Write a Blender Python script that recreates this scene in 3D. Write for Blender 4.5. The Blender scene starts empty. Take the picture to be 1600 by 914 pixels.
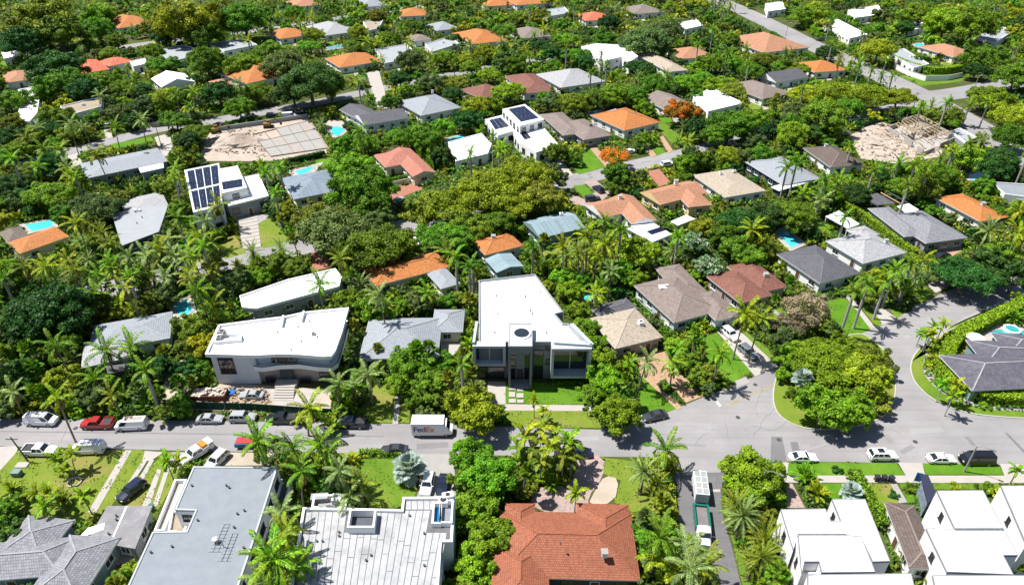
import bpy, math, random
import numpy as np
from mathutils import Vector, Matrix, geometry

# ------------------------------------------------------------------ camera, sky, sun, exposure
CAM_H, PITCH, FPX = 87.0, math.radians(32.8), 1067.0
scene = bpy.context.scene
camd = bpy.data.cameras.new('camera'); cam = bpy.data.objects.new('camera', camd)
scene.collection.objects.link(cam)
camd.sensor_width = 36.0; camd.lens = 36.0*FPX/1600.0
camd.clip_start = 1.0; camd.clip_end = 4000.0
cam.location = (0, 0, CAM_H); cam.rotation_euler = (math.pi/2-PITCH, 0, 0)
scene.camera = cam

SUN_EL, SUN_TO = math.radians(63), (-0.972, 0.235)      # elevation, horizontal direction towards the sun
world = bpy.data.worlds.new('World'); scene.world = world; world.use_nodes = True
wn = world.node_tree.nodes; wl = world.node_tree.links; wn.clear()
sky = wn.new('ShaderNodeTexSky'); sky.sky_type = 'NISHITA'; sky.sun_disc = False
sky.sun_elevation = SUN_EL; sky.sun_rotation = math.atan2(SUN_TO[0], SUN_TO[1])
sky.air_density = 1.0; sky.dust_density = 0.6; sky.ozone_density = 1.2
bg = wn.new('ShaderNodeBackground'); bg.inputs['Strength'].default_value = 0.062
wo = wn.new('ShaderNodeOutputWorld')
wl.new(sky.outputs[0], bg.inputs['Color']); wl.new(bg.outputs[0], wo.inputs['Surface'])
sund = bpy.data.lights.new('sun', 'SUN'); sund.energy = 4.9; sund.angle = math.radians(0.5); sund.color = (1.0, 0.965, 0.91)
sun = bpy.data.objects.new('sun', sund); scene.collection.objects.link(sun)
sv = Vector((SUN_TO[0]*math.cos(SUN_EL), SUN_TO[1]*math.cos(SUN_EL), math.sin(SUN_EL)))
sun.location = (0, 150, 200); sun.rotation_euler = sv.to_track_quat('Z', 'Y').to_euler()
scene.view_settings.view_transform = 'Standard'; scene.view_settings.look = 'None'
scene.view_settings.exposure = 0.92; scene.view_settings.gamma = 1.0
scene.view_settings.use_curve_mapping = False
scene.render.engine = 'CYCLES'
scene.cycles.max_bounces = 6; scene.cycles.diffuse_bounces = 3; scene.cycles.glossy_bounces = 2
scene.cycles.transmission_bounces = 3; scene.cycles.transparent_max_bounces = 4
scene.cycles.use_denoising = True

# ------------------------------------------------------------------ surveying: photo pixel <-> place on the ground
CT, ST = math.cos(PITCH), math.sin(PITCH)
def P(px, py, z=0.0):
    u = (px-800.0)/FPX; v = (py-457.0)/FPX
    t = (CAM_H-z)/(ST+v*CT)
    return Vector((u*t, (CT-v*ST)*t, z))
def proj(p):
    x, y, z = p[0], p[1], p[2]-CAM_H
    d = y*CT-z*ST; dn = -y*ST-z*CT
    return (800+FPX*x/d, 457+FPX*dn/d)
def pxm(p):                                   # photo pixels per metre at a point
    return FPX/(p[1]*CT-(p[2]-CAM_H)*ST)

rng = random.Random(7)
COL = scene.collection

# ------------------------------------------------------------------ materials
MATS = {}
def nodes_of(name):
    m = bpy.data.materials.new(name); m.use_nodes = True
    nt = m.node_tree; nt.nodes.clear()
    out = nt.nodes.new('ShaderNodeOutputMaterial')
    return m, nt, out
def N(nt, t, **kw):
    n = nt.nodes.new(t)
    for k, v in kw.items():
        if k in n.inputs: n.inputs[k].default_value = v
        else: setattr(n, k, v)
    return n
def rgb(c): return (c[0], c[1], c[2], 1.0)
def tone(c): return tuple(c) if max(c) >= 0.58 else tuple(x*0.72 for x in c)      # exposure is set for the shade of the gardens
def scalec(c, f): return tuple(min(1.0, max(0.0, x*f)) for x in c)
def mixrgb(nt, fac, a, b):
    m = nt.nodes.new('ShaderNodeMix'); m.data_type = 'RGBA'
    for sock, v in ((m.inputs[0], fac), (m.inputs[6], a), (m.inputs[7], b)):
        if isinstance(v, (int, float)): sock.default_value = v
        elif isinstance(v, tuple): sock.default_value = v if len(v) == 4 else rgb(v)
        else: nt.links.new(v, sock)
    return m.outputs[2]
def ramp(nt, src, lo, hi):
    r = nt.nodes.new('ShaderNodeMapRange'); r.inputs[1].default_value = lo; r.inputs[2].default_value = hi
    nt.links.new(src, r.inputs[0]); return r.outputs[0]
def noise(nt, vec, sc, det=4.0, rough=0.6):
    n = N(nt, 'ShaderNodeTexNoise', Scale=sc, Detail=det, Roughness=rough)
    nt.links.new(vec, n.inputs['Vector']); return n.outputs['Fac']
def pos(nt): return nt.nodes.new('ShaderNodeNewGeometry').outputs['Position']

def surf(name, col, rough=0.8, var=0.18, sc=0.6, fine=6.0, bump=0.0, spec=0.3, stain=None, stain_amt=0.0, stain_sc=0.12, metallic=0.0):
    """plain surface with large and fine colour variation, optional stains of their own shape"""
    if name in MATS: return MATS[name]
    col = tone(col)
    stain = tone(stain) if stain is not None else None
    m, nt, out = nodes_of(name)
    p = pos(nt)
    a = noise(nt, p, sc); b = noise(nt, p, fine, 3.0)
    c = mixrgb(nt, ramp(nt, a, 0.3, 0.7), scalec(col, 1-var), scalec(col, 1+var*0.7))
    c = mixrgb(nt, ramp(nt, b, 0.35, 0.75), c, mixrgb(nt, 0.5, c, rgb(scalec(col, 1-var*1.3))))
    if stain is not None:
        s = noise(nt, p, stain_sc, 6.0, 0.7)
        f = nt.nodes.new('ShaderNodeMath'); f.operation = 'MULTIPLY'; f.inputs[1].default_value = stain_amt
        nt.links.new(ramp(nt, s, 0.5, 0.68), f.inputs[0])
        c = mixrgb(nt, f.outputs[0], c, rgb(stain))
    bs = N(nt, 'ShaderNodeBsdfPrincipled', Roughness=rough, Metallic=metallic)
    bs.inputs['Specular IOR Level'].default_value = spec
    nt.links.new(c, bs.inputs['Base Color'])
    if bump > 0:
        bp = N(nt, 'ShaderNodeBump', Strength=bump, Distance=0.05)
        nt.links.new(b, bp.inputs['Height']); nt.links.new(bp.outputs[0], bs.inputs['Normal'])
    nt.links.new(bs.outputs[0], out.inputs['Surface'])
    MATS[name] = m; return m

def tiled(name, col, w=0.34, h=0.42, rough=0.75, var=0.25, mortar=0.45, stain=(0.12, 0.11, 0.10), stain_amt=0.35, bump=0.5, offset=0.5):
    """roof tiles or shingles laid in rows along the eave (UVs in metres)"""
    if name in MATS: return MATS[name]
    col = tone(col)
    stain = tone(stain) if stain is not None else None
    m, nt, out = nodes_of(name)
    uv = nt.nodes.new('ShaderNodeUVMap'); uv.uv_map = 'UVMap'
    br = N(nt, 'ShaderNodeTexBrick', Scale=1.0)
    br.offset = offset
    br.inputs['Color1'].default_value = rgb(scalec(col, 1+var*0.6)); br.inputs['Color2'].default_value = rgb(scalec(col, 1-var))
    br.inputs['Mortar'].default_value = rgb(scalec(col, mortar)); br.inputs['Mortar Size'].default_value = 0.035
    br.inputs['Mortar Smooth'].default_value = 0.3; br.inputs['Bias'].default_value = -0.1
    br.inputs['Brick Width'].default_value = w; br.inputs['Row Height'].default_value = h
    nt.links.new(uv.outputs[0], br.inputs['Vector'])
    p = pos(nt)
    s = noise(nt, p, 0.35, 6.0, 0.72); s2 = noise(nt, p, 2.2, 4.0)
    f = nt.nodes.new('ShaderNodeMath'); f.operation = 'MULTIPLY'; f.inputs[1].default_value = stain_amt
    nt.links.new(ramp(nt, s, 0.47, 0.72), f.inputs[0])
    c = mixrgb(nt, f.outputs[0], br.outputs['Color'], rgb(stain))
    c = mixrgb(nt, ramp(nt, s2, 0.42, 0.8), c, mixrgb(nt, 0.45, c, rgb(scalec(col, 1.35))))
    bs = N(nt, 'ShaderNodeBsdfPrincipled', Roughness=rough); bs.inputs['Specular IOR Level'].default_value = 0.25
    nt.links.new(c, bs.inputs['Base Color'])
    bp = N(nt, 'ShaderNodeBump', Strength=bump, Distance=0.06); bp.invert = True
    nt.links.new(br.outputs['Fac'], bp.inputs['Height']); nt.links.new(bp.outputs[0], bs.inputs['Normal'])
    nt.links.new(bs.outputs[0], out.inputs['Surface'])
    MATS[name] = m; return m

def leafmat(name, dark, light, rough=0.5, trans=0.28, spec=0.16, hue=0.03):
    if name in MATS: return MATS[name]
    m, nt, out = nodes_of(name)
    at = nt.nodes.new('ShaderNodeAttribute'); at.attribute_name = 'tint'
    oi = nt.nodes.new('ShaderNodeObjectInfo')
    c = mixrgb(nt, at.outputs['Fac'], dark, light)
    hs = nt.nodes.new('ShaderNodeHueSaturation')
    mr = nt.nodes.new('ShaderNodeMapRange'); mr.inputs[3].default_value = 0.5-hue; mr.inputs[4].default_value = 0.5+hue*0.6
    nt.links.new(oi.outputs['Random'], mr.inputs[0]); nt.links.new(mr.outputs[0], hs.inputs['Hue'])
    mv = nt.nodes.new('ShaderNodeMapRange'); mv.inputs[3].default_value = 0.75; mv.inputs[4].default_value = 1.25
    wn_ = nt.nodes.new('ShaderNodeTexWhiteNoise'); wn_.noise_dimensions = '1D'
    nt.links.new(oi.outputs['Random'], wn_.inputs['W']); nt.links.new(wn_.outputs['Value'], mv.inputs[0]); nt.links.new(mv.outputs[0], hs.inputs['Value'])
    nt.links.new(c, hs.inputs['Color'])
    bs = N(nt, 'ShaderNodeBsdfPrincipled', Roughness=rough); bs.inputs['Specular IOR Level'].default_value = spec
    tr = nt.nodes.new('ShaderNodeBsdfTranslucent'); mx = nt.nodes.new('ShaderNodeMixShader'); mx.inputs[0].default_value = trans
    tc = nt.nodes.new('ShaderNodeMix'); tc.data_type = 'RGBA'; tc.blend_type = 'MULTIPLY'; tc.inputs[0].default_value = 1.0
    tc.inputs[7].default_value = (1.25, 1.25, 0.5, 1)
    nt.links.new(hs.outputs[0], tc.inputs[6])
    nt.links.new(hs.outputs[0], bs.inputs['Base Color']); nt.links.new(tc.outputs[2], tr.inputs['Color'])
    nt.links.new(bs.outputs[0], mx.inputs[1]); nt.links.new(tr.outputs[0], mx.inputs[2]); nt.links.new(mx.outputs[0], out.inputs['Surface'])
    MATS[name] = m; return m

def gloss(name, col, rough=0.25, metallic=0.0, spec=0.5, coat=0.0):
    if name in MATS: return MATS[name]
    col = tone(col)
    m, nt, out = nodes_of(name)
    bs = N(nt, 'ShaderNodeBsdfPrincipled', Roughness=rough, Metallic=metallic)
    n = noise(nt, pos(nt), 3.0)
    c = mixrgb(nt, n, rgb(scalec(col, 0.9)), rgb(scalec(col, 1.08)))
    nt.links.new(c, bs.inputs['Base Color']); bs.inputs['Specular IOR Level'].default_value = spec
    bs.inputs['Coat Weight'].default_value = coat
    nt.links.new(bs.outputs[0], out.inputs['Surface'])
    MATS[name] = m; return m

def ground_mat(name, c1, c2, c3, sc=0.25, fine=3.0, bump=0.6):
    """lawn or soil: three tones in patches and blades"""
    if name in MATS: return MATS[name]
    c1, c2, c3 = tone(c1), tone(c2), tone(c3)
    m, nt, out = nodes_of(name)
    p = pos(nt)
    a = noise(nt, p, sc, 5.0, 0.65); b = noise(nt, p, fine, 4.0, 0.7); d = noise(nt, p, sc*0.3, 3.0)
    c = mixrgb(nt, ramp(nt, a, 0.35, 0.65), c1, c2)
    c = mixrgb(nt, ramp(nt, d, 0.52, 0.7), c, c3)
    c = mixrgb(nt, ramp(nt, b, 0.4, 0.75), c, mixrgb(nt, 0.35, c, rgb(scalec(c1, 0.45))))
    bs = N(nt, 'ShaderNodeBsdfPrincipled', Roughness=0.9); bs.inputs['Specular IOR Level'].default_value = 0.15
    nt.links.new(c, bs.inputs['Base Color'])
    bp = N(nt, 'ShaderNodeBump', Strength=bump, Distance=0.08)
    nt.links.new(b, bp.inputs['Height']); nt.links.new(bp.outputs[0], bs.inputs['Normal'])
    nt.links.new(bs.outputs[0], out.inputs['Surface'])
    MATS[name] = m; return m

def asphalt_mat(name, col, crack=0.5):
    if name in MATS: return MATS[name]
    col = tone(col)
    m, nt, out = nodes_of(name)
    p = pos(nt)
    a = noise(nt, p, 0.08, 5.0, 0.6); b = noise(nt, p, 5.0, 4.0, 0.7); e = noise(nt, p, 0.5, 4.0)
    c = mixrgb(nt, ramp(nt, a, 0.35, 0.65), scalec(col, 0.80), scalec(col, 1.1))
    c = mixrgb(nt, ramp(nt, e, 0.3, 0.8), c, mixrgb(nt, 0.5, c, rgb(scalec(col, 0.85))))
    c = mixrgb(nt, ramp(nt, b, 0.4, 0.8), c, mixrgb(nt, 0.35, c, rgb(scalec(col, 1.35))))
    sm = nt.nodes.new('ShaderNodeVectorMath'); sm.operation = 'MULTIPLY'; sm.inputs[1].default_value = (0.025, 0.85, 1.0); nt.links.new(p, sm.inputs[0])
    c = mixrgb(nt, ramp(nt, noise(nt, sm.outputs[0], 1.0, 4.0), 0.45, 0.75), c, mixrgb(nt, 0.55, c, rgb(scalec(col, 0.72))))
    vo = N(nt, 'ShaderNodeTexVoronoi', Scale=0.16); vo.feature = 'DISTANCE_TO_EDGE'
    wv = nt.nodes.new('ShaderNodeVectorMath'); wv.operation = 'ADD'
    nn = N(nt, 'ShaderNodeTexNoise', Scale=0.7, Detail=4.0); nt.links.new(p, nn.inputs['Vector'])
    nt.links.new(p, wv.inputs[0]); nt.links.new(nn.outputs['Color'], wv.inputs[1]); nt.links.new(wv.outputs[0], vo.inputs['Vector'])
    f = nt.nodes.new('ShaderNodeMath'); f.operation = 'MULTIPLY'; f.inputs[1].default_value = crack
    nt.links.new(ramp(nt, vo.outputs['Distance'], 0.012, 0.004), f.inputs[0])
    c = mixrgb(nt, f.outputs[0], c, rgb(scalec(col, 0.5)))
    bs = N(nt, 'ShaderNodeBsdfPrincipled', Roughness=0.85); bs.inputs['Specular IOR Level'].default_value = 0.25
    nt.links.new(c, bs.inputs['Base Color']); nt.links.new(bs.outputs[0], out.inputs['Surface'])
    MATS[name] = m; return m

def paver_mat(name, col, w=0.3, h=0.3, mortar=0.6):
    if name in MATS: return MATS[name]
    col = tone(col)
    m, nt, out = nodes_of(name)
    p = pos(nt)
    br = N(nt, 'ShaderNodeTexBrick', Scale=1.0)
    br.inputs['Color1'].default_value = rgb(scalec(col, 1.15)); br.inputs['Color2'].default_value = rgb(scalec(col, 0.8))
    br.inputs['Mortar'].default_value = rgb(scalec(col, mortar)); br.inputs['Mortar Size'].default_value = 0.02
    br.inputs['Brick Width'].default_value = w; br.inputs['Row Height'].default_value = h
    nt.links.new(p, br.inputs['Vector'])
    s = noise(nt, p, 0.5, 5.0)
    c = mixrgb(nt, ramp(nt, s, 0.4, 0.75), br.outputs['Color'], mixrgb(nt, 0.4, br.outputs['Color'], rgb(scalec(col, 0.6))))
    bs = N(nt, 'ShaderNodeBsdfPrincipled', Roughness=0.85); bs.inputs['Specular IOR Level'].default_value = 0.2
    nt.links.new(c, bs.inputs['Base Color']); nt.links.new(bs.outputs[0], out.inputs['Surface'])
    MATS[name] = m; return m

WHITE_R = surf('white_membrane', (0.80, 0.80, 0.80), var=0.05, stain=(0.42, 0.41, 0.40), stain_amt=0.5, stain_sc=0.22, rough=0.7)
WHITE_W = surf('white_stucco', (0.74, 0.74, 0.74), var=0.06, rough=0.85)
CREAM_W = surf('cream_stucco', (0.66, 0.60, 0.47), var=0.08)
YELLOW_W = surf('yellow_stucco', (0.68, 0.53, 0.26), var=0.08)
GREY_W = surf('grey_stucco', (0.36, 0.38, 0.40), var=0.08)
DGREY_W = surf('charcoal_stucco', (0.10, 0.105, 0.115), var=0.1)
TEAL_W = surf('teal_stucco', (0.26, 0.40, 0.40), var=0.08)
PINK_W = surf('pink_stucco', (0.52, 0.43, 0.38), var=0.1)
GREYROOF = surf('grey_membrane', (0.265, 0.295, 0.33), var=0.1, stain=(0.28, 0.3, 0.32), stain_amt=0.5, stain_sc=0.15)
LGREYROOF = surf('light_grey_membrane', (0.37, 0.395, 0.42), var=0.1, stain=(0.35, 0.36, 0.37), stain_amt=0.6, stain_sc=0.2)
TANROOF_F = surf('tan_gravel_roof', (0.40, 0.33, 0.25), var=0.15, stain=(0.25, 0.2, 0.15), stain_amt=0.5)
TERRA = tiled('terracotta_tile', (0.395, 0.138, 0.075), w=0.24, h=0.32, stain_amt=0.4, stain=(0.2, 0.075, 0.05))
ORANGE = tiled('orange_tile', (0.575, 0.215, 0.062), stain_amt=0.45, stain=(0.28, 0.11, 0.05))
SALMON = tiled('salmon_tile', (0.52, 0.21, 0.15), stain_amt=0.4, stain=(0.3, 0.13, 0.1))
PEACH = tiled('peach_tile', (0.52, 0.255, 0.15), stain_amt=0.4, stain=(0.22, 0.15, 0.12))
CORAL = tiled('coral_tile', (0.60, 0.13, 0.07), stain_amt=0.2)
GREYTILE = tiled('grey_tile', (0.30, 0.305, 0.335), stain=(0.13, 0.13, 0.14), stain_amt=0.6)
LGREYTILE = tiled('light_grey_tile', (0.36, 0.39, 0.43), var=0.12, stain_amt=0.18, stain=(0.22, 0.23, 0.25))
PALETILE = tiled('pale_tile', (0.45, 0.455, 0.47), stain_amt=0.35, stain=(0.3, 0.29, 0.29))
MIDGREY = tiled('mid_grey_shingle', (0.27, 0.275, 0.30), stain_amt=0.2, stain=(0.2, 0.2, 0.22))
SLATE = tiled('dark_slate', (0.125, 0.125, 0.145), stain_amt=0.3, stain=(0.2, 0.19, 0.2))
PURPLE = tiled('purple_slate', (0.125, 0.12, 0.15), w=0.4, h=0.5, stain_amt=0.3, stain=(0.3, 0.29, 0.32))
TAUPE = tiled('taupe_shingle', (0.27, 0.215, 0.19), stain_amt=0.35, stain=(0.36, 0.31, 0.28))
BEIGE = tiled('beige_tile', (0.50, 0.42, 0.33), stain_amt=0.3, stain=(0.33, 0.28, 0.22))
BROWN = tiled('brown_shingle', (0.15, 0.115, 0.10), stain_amt=0.3, stain=(0.22, 0.18, 0.16))
REDBROWN = tiled('red_brown_shingle', (0.25, 0.105, 0.078), stain_amt=0.35, stain=(0.32, 0.18, 0.14))
BLUEMETAL = tiled('blue_grey_metal', (0.25, 0.34, 0.385), w=0.45, h=40.0, mortar=0.75, stain_amt=0.2, bump=0.3)
SLATEBLUE = tiled('slate_blue_metal', (0.21, 0.26, 0.315), w=0.5, h=40.0, mortar=0.7, stain_amt=0.15, bump=0.3)
THATCH = tiled('thatch', (0.27, 0.22, 0.18), w=0.12, h=0.6, stain_amt=0.5)
CAPLIGHT = surf('ridge_mortar', (0.38, 0.375, 0.39), var=0.25)
CAPBROWN = surf('brown_ridge', (0.27, 0.21, 0.185), var=0.25); CAPRED = surf('red_ridge', (0.29, 0.14, 0.105), var=0.25); CAPBEIGE = surf('beige_ridge', (0.5, 0.43, 0.35), var=0.2); CAPDARK = surf('dark_ridge', (0.17, 0.17, 0.19), var=0.2)
GLASS = gloss('window_glass', (0.025, 0.035, 0.045), rough=0.08, spec=0.8)
FRAME = gloss('window_frame', (0.65, 0.65, 0.65), rough=0.4)
DFRAME = gloss('dark_window_frame', (0.04, 0.04, 0.045), rough=0.4)
WOOD = surf('door_wood', (0.16, 0.085, 0.045), var=0.2, rough=0.5)
TIMBER = surf('raw_timber', (0.55, 0.40, 0.22), var=0.25, fine=9)
CONC = surf('concrete', (0.385, 0.37, 0.35), var=0.12, stain=(0.3, 0.28, 0.26), stain_amt=0.4, stain_sc=0.3, bump=0.1)
PALECONC = surf('pale_concrete', (0.47, 0.435, 0.395), var=0.1, stain=(0.4, 0.38, 0.35), stain_amt=0.35, stain_sc=0.3)
KERB = surf('kerb_concrete', (0.52, 0.50, 0.45), var=0.12)
ASPH = asphalt_mat('worn_asphalt', (0.325, 0.313, 0.315), 0.13)
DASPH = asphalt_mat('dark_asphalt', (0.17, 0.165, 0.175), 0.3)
PAVER_P = paver_mat('pink_paver', (0.47, 0.355, 0.32))
PAVER_R = paver_mat('red_paver', (0.46, 0.20, 0.14))
PAVER_O = paver_mat('tan_paver', (0.52, 0.34, 0.22))
PAVER_G = paver_mat('grey_paver', (0.42, 0.41, 0.41))
DIRT = ground_mat('building_dirt', (0.46, 0.385, 0.31), (0.56, 0.48, 0.41), (0.37, 0.29, 0.23), sc=0.3, fine=2.0)
SANDG = ground_mat('pale_gravel', (0.50, 0.42, 0.33), (0.55, 0.48, 0.40), (0.46, 0.38, 0.3), sc=0.5, fine=6.0)
LAWN = ground_mat('lawn_green', (0.105, 0.205, 0.016), (0.155, 0.265, 0.022), (0.22, 0.27, 0.04), sc=0.3)
LAWN_Y = ground_mat('lawn_dry', (0.155, 0.235, 0.024), (0.215, 0.28, 0.034), (0.30, 0.25, 0.08), sc=0.3)
LAWN_S = ground_mat('lawn_strong', (0.085, 0.215, 0.011), (0.115, 0.26, 0.014), (0.15, 0.28, 0.022), sc=0.4)
SOIL = ground_mat('planted_soil', (0.055, 0.085, 0.015), (0.09, 0.12, 0.022), (0.15, 0.12, 0.07), sc=0.12, fine=1.6)
TRUNKM = surf('bark', (0.20, 0.155, 0.115), var=0.3, fine=12, rough=0.95)
PTRUNK = surf('palm_bark', (0.30, 0.26, 0.21), var=0.25, fine=10, rough=0.95)
RTRUNK = surf('royal_palm_bark', (0.44, 0.42, 0.38), var=0.12, fine=5, rough=0.9)
BLACKM = gloss('black_rubber', (0.018, 0.018, 0.02), rough=0.7)
METAL = gloss('galvanised_metal', (0.5, 0.5, 0.52), rough=0.4, metallic=0.7)
SOLAR = gloss('solar_cell', (0.012, 0.016, 0.045), rough=0.22, spec=0.35)
FOL = {
 'mid green': leafmat('foliage_mid', (0.0216, 0.0684, 0.0050), (0.180, 0.360, 0.020)),
 'bright green': leafmat('foliage_bright', (0.0324, 0.0936, 0.0050), (0.245, 0.470, 0.020)),
 'yellow green': leafmat('foliage_yellow', (0.0562, 0.0936, 0.0050), (0.355, 0.475, 0.020)),
 'dark green': leafmat('foliage_dark', (0.0072, 0.0324, 0.0065), (0.060, 0.170, 0.026)),
 'olive green': leafmat('foliage_olive', (0.0396, 0.0662, 0.0072), (0.265, 0.340, 0.032)),
 'dull green': leafmat('foliage_dull', (0.0288, 0.0562, 0.0158), (0.175, 0.271, 0.070)),
 'orange red': leafmat('blossom_orange', (0.06, 0.17, 0.012), (0.90, 0.16, 0.02), hue=0.005),
 'brownish grey': leafmat('foliage_bare', (0.14, 0.115, 0.07), (0.34, 0.28, 0.18), hue=0.005),
 'silver blue': leafmat('foliage_silver', (0.20, 0.28, 0.27), (0.50, 0.60, 0.58), hue=0.005),
 'golden green': leafmat('foliage_gold', (0.150, 0.170, 0.006), (0.508, 0.508, 0.023), hue=0.005),
 'white flecked green': leafmat('foliage_white', (0.045, 0.15, 0.02), (0.55, 0.62, 0.48), hue=0.005),
 'grey green': leafmat('foliage_date', (0.070, 0.120, 0.032), (0.305, 0.418, 0.130), hue=0.01),
 'dead brown': leafmat('foliage_dead', (0.14, 0.09, 0.045), (0.34, 0.24, 0.12), hue=0.005),
}
# ------------------------------------------------------------------ mesh helpers
class MB:
    def __init__(s): s.v = []; s.f = []; s.uv = []; s.m = []
    def face(s, pts, uv=None, m=0):
        b = len(s.v); s.v.extend([tuple(p) for p in pts]); s.f.append(tuple(range(b, b+len(pts))))
        s.uv.append(uv if uv is not None else [(p[0], p[1]) for p in pts]); s.m.append(m)
    def prism(s, poly, z0, z1, m=0, bottom=False, top=True):
        """poly: list of (x, y), any winding"""
        a = sum(poly[i][0]*poly[(i+1) % len(poly)][1]-poly[(i+1) % len(poly)][0]*poly[i][1] for i in range(len(poly)))
        if a < 0: poly = poly[::-1]
        n = len(poly); acc = 0
        for i in range(n):
            p, q = poly[i], poly[(i+1) % n]; L = math.hypot(q[0]-p[0], q[1]-p[1])
            s.face([(p[0], p[1], z0), (q[0], q[1], z0), (q[0], q[1], z1), (p[0], p[1], z1)], [(acc, z0), (acc+L, z0), (acc+L, z1), (acc, z1)], m); acc += L
        if top: s.face([(p[0], p[1], z1) for p in poly], None, m)
        if bottom: s.face([(p[0], p[1], z0) for p in poly[::-1]], None, m)
    def box(s, c, size, rz=0.0, m=0, mat=None):
        x, y, z = size[0]/2, size[1]/2, size[2]/2
        R = mat if mat is not None else Matrix.Rotation(rz, 3, 'Z')
        cs = [Vector(c)+R @ Vector((sx*x, sy*y, sz*z)) for sz in (-1, 1) for sy in (-1, 1) for sx in (-1, 1)]
        for q in ((0, 2, 3, 1), (4, 5, 7, 6), (0, 1, 5, 4), (2, 6, 7, 3), (0, 4, 6, 2), (1, 3, 7, 5)):
            s.face([cs[i] for i in q], None, m)
    def bar(s, a, b, w, h=None, m=0):
        a, b = Vector(a), Vector(b); d = b-a; L = d.length
        if L < 1e-6: return
        R = d.to_track_quat('X', 'Z').to_matrix()
        s.box((a+b)/2, (L, w, h or w), m=m, mat=R)
    def tube(s, pts, rad, n=6, m=0, cap=True):
        pts = [Vector(p) for p in pts]; rings = []
        for i, p in enumerate(pts):
            d = (pts[min(i+1, len(pts)-1)]-pts[max(i-1, 0)]).normalized()
            a = d.orthogonal().normalized(); b = d.cross(a)
            if i and True:
                a0 = rings_a; a = (a0-d*a0.dot(d)).normalized(); b = d.cross(a)
            rings_a = a
            rings.append([p+(a*math.cos(2*math.pi*k/n)+b*math.sin(2*math.pi*k/n))*rad[i] for k in range(n)])
        for i in range(len(rings)-1):
            for k in range(n):
                s.face([rings[i][k], rings[i][(k+1) % n], rings[i+1][(k+1) % n], rings[i+1][k]], None, m)
        if cap: s.face(rings[-1], None, m); s.face(rings[0][::-1], None, m)
    def cyl(s, c, r, h, n=12, m=0, r2=None):
        s.tube([c, (c[0], c[1], c[2]+h)], [r, r if r2 is None else r2], n, m)
    def mesh(s, name, mats, off=(0, 0, 0), smooth=False):
        me = bpy.data.meshes.new(name)
        ox, oy, oz = off
        me.from_pydata([(v[0]-ox, v[1]-oy, v[2]-oz) for v in s.v], [], s.f)
        ul = me.uv_layers.new(name='UVMap')
        flat = [c for u in s.uv for p in u for c in p]
        ul.data.foreach_set('uv', flat)
        for mt in (mats if isinstance(mats, (list, tuple)) else [mats]): me.materials.append(mt)
        if any(s.m): me.polygons.foreach_set('material_index', s.m)
        if smooth: me.polygons.foreach_set('use_smooth', [True]*len(s.f))
        me.update(); return me
    def build(s, name, mats, parent=None, smooth=False):
        off = tuple(parent.matrix_basis.translation) if parent is not None else (0, 0, 0)
        g = parent
        while g is not None and g.parent is not None:
            g = g.parent; off = tuple(Vector(off)+g.matrix_basis.translation)
        return obj(name, s.mesh(name, mats, off, smooth), parent)
def obj(name, data, parent=None, loc=None, rz=0.0, scale=None):
    o = bpy.data.objects.new(name, data); COL.objects.link(o)
    if parent is not None: o.parent = parent
    if loc is not None: o.location = loc
    if rz: o.rotation_euler = (0, 0, rz)
    if scale is not None: o.scale = scale if hasattr(scale, '__len__') else (scale,)*3
    return o
LABELS = {}
def tag(o, label=None, cat=None, group=None, kind=None):
    if label: o['label'] = label; LABELS.setdefault(label, []).append(o)
    if cat: o['category'] = cat
    if group: o['group'] = group
    if kind: o['kind'] = kind
    return o
def thing(name, label, cat, loc=(0, 0, 0), rz=0.0, group=None):
    return tag(obj(name, None, None, loc, rz), label, cat, group)
def copy_tree(o, parent=None):
    c = o.copy(); COL.objects.link(c); c.parent = parent
    for ch in o.children: copy_tree(ch, c)
    return c
def inset(poly, d):
    """move every edge of a simple polygon inwards by d (outwards if negative)"""
    a = sum(poly[i][0]*poly[(i+1) % len(poly)][1]-poly[(i+1) % len(poly)][0]*poly[i][1] for i in range(len(poly)))
    if a < 0: poly = poly[::-1]
    n = len(poly); res = []
    for i in range(n):
        p0, p1, p2 = Vector(poly[i-1][:2]), Vector(poly[i][:2]), Vector(poly[(i+1) % n][:2])
        e1 = (p1-p0).normalized(); e2 = (p2-p1).normalized()
        n1 = Vector((-e1.y, e1.x)); n2 = Vector((-e2.y, e2.x))
        k = 1+n1.dot(n2)
        res.append(tuple(p1+(n1+n2)*(d/max(k, 0.35))))
    return res
def inside(p, poly):
    c = False; x, y = p[0], p[1]; j = len(poly)-1
    for i in range(len(poly)):
        xi, yi = poly[i][0], poly[i][1]; xj, yj = poly[j][0], poly[j][1]
        if (yi > y) != (yj > y) and x < (xj-xi)*(y-yi)/(yj-yi)+xi: c = not c
        j = i
    return c

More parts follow.
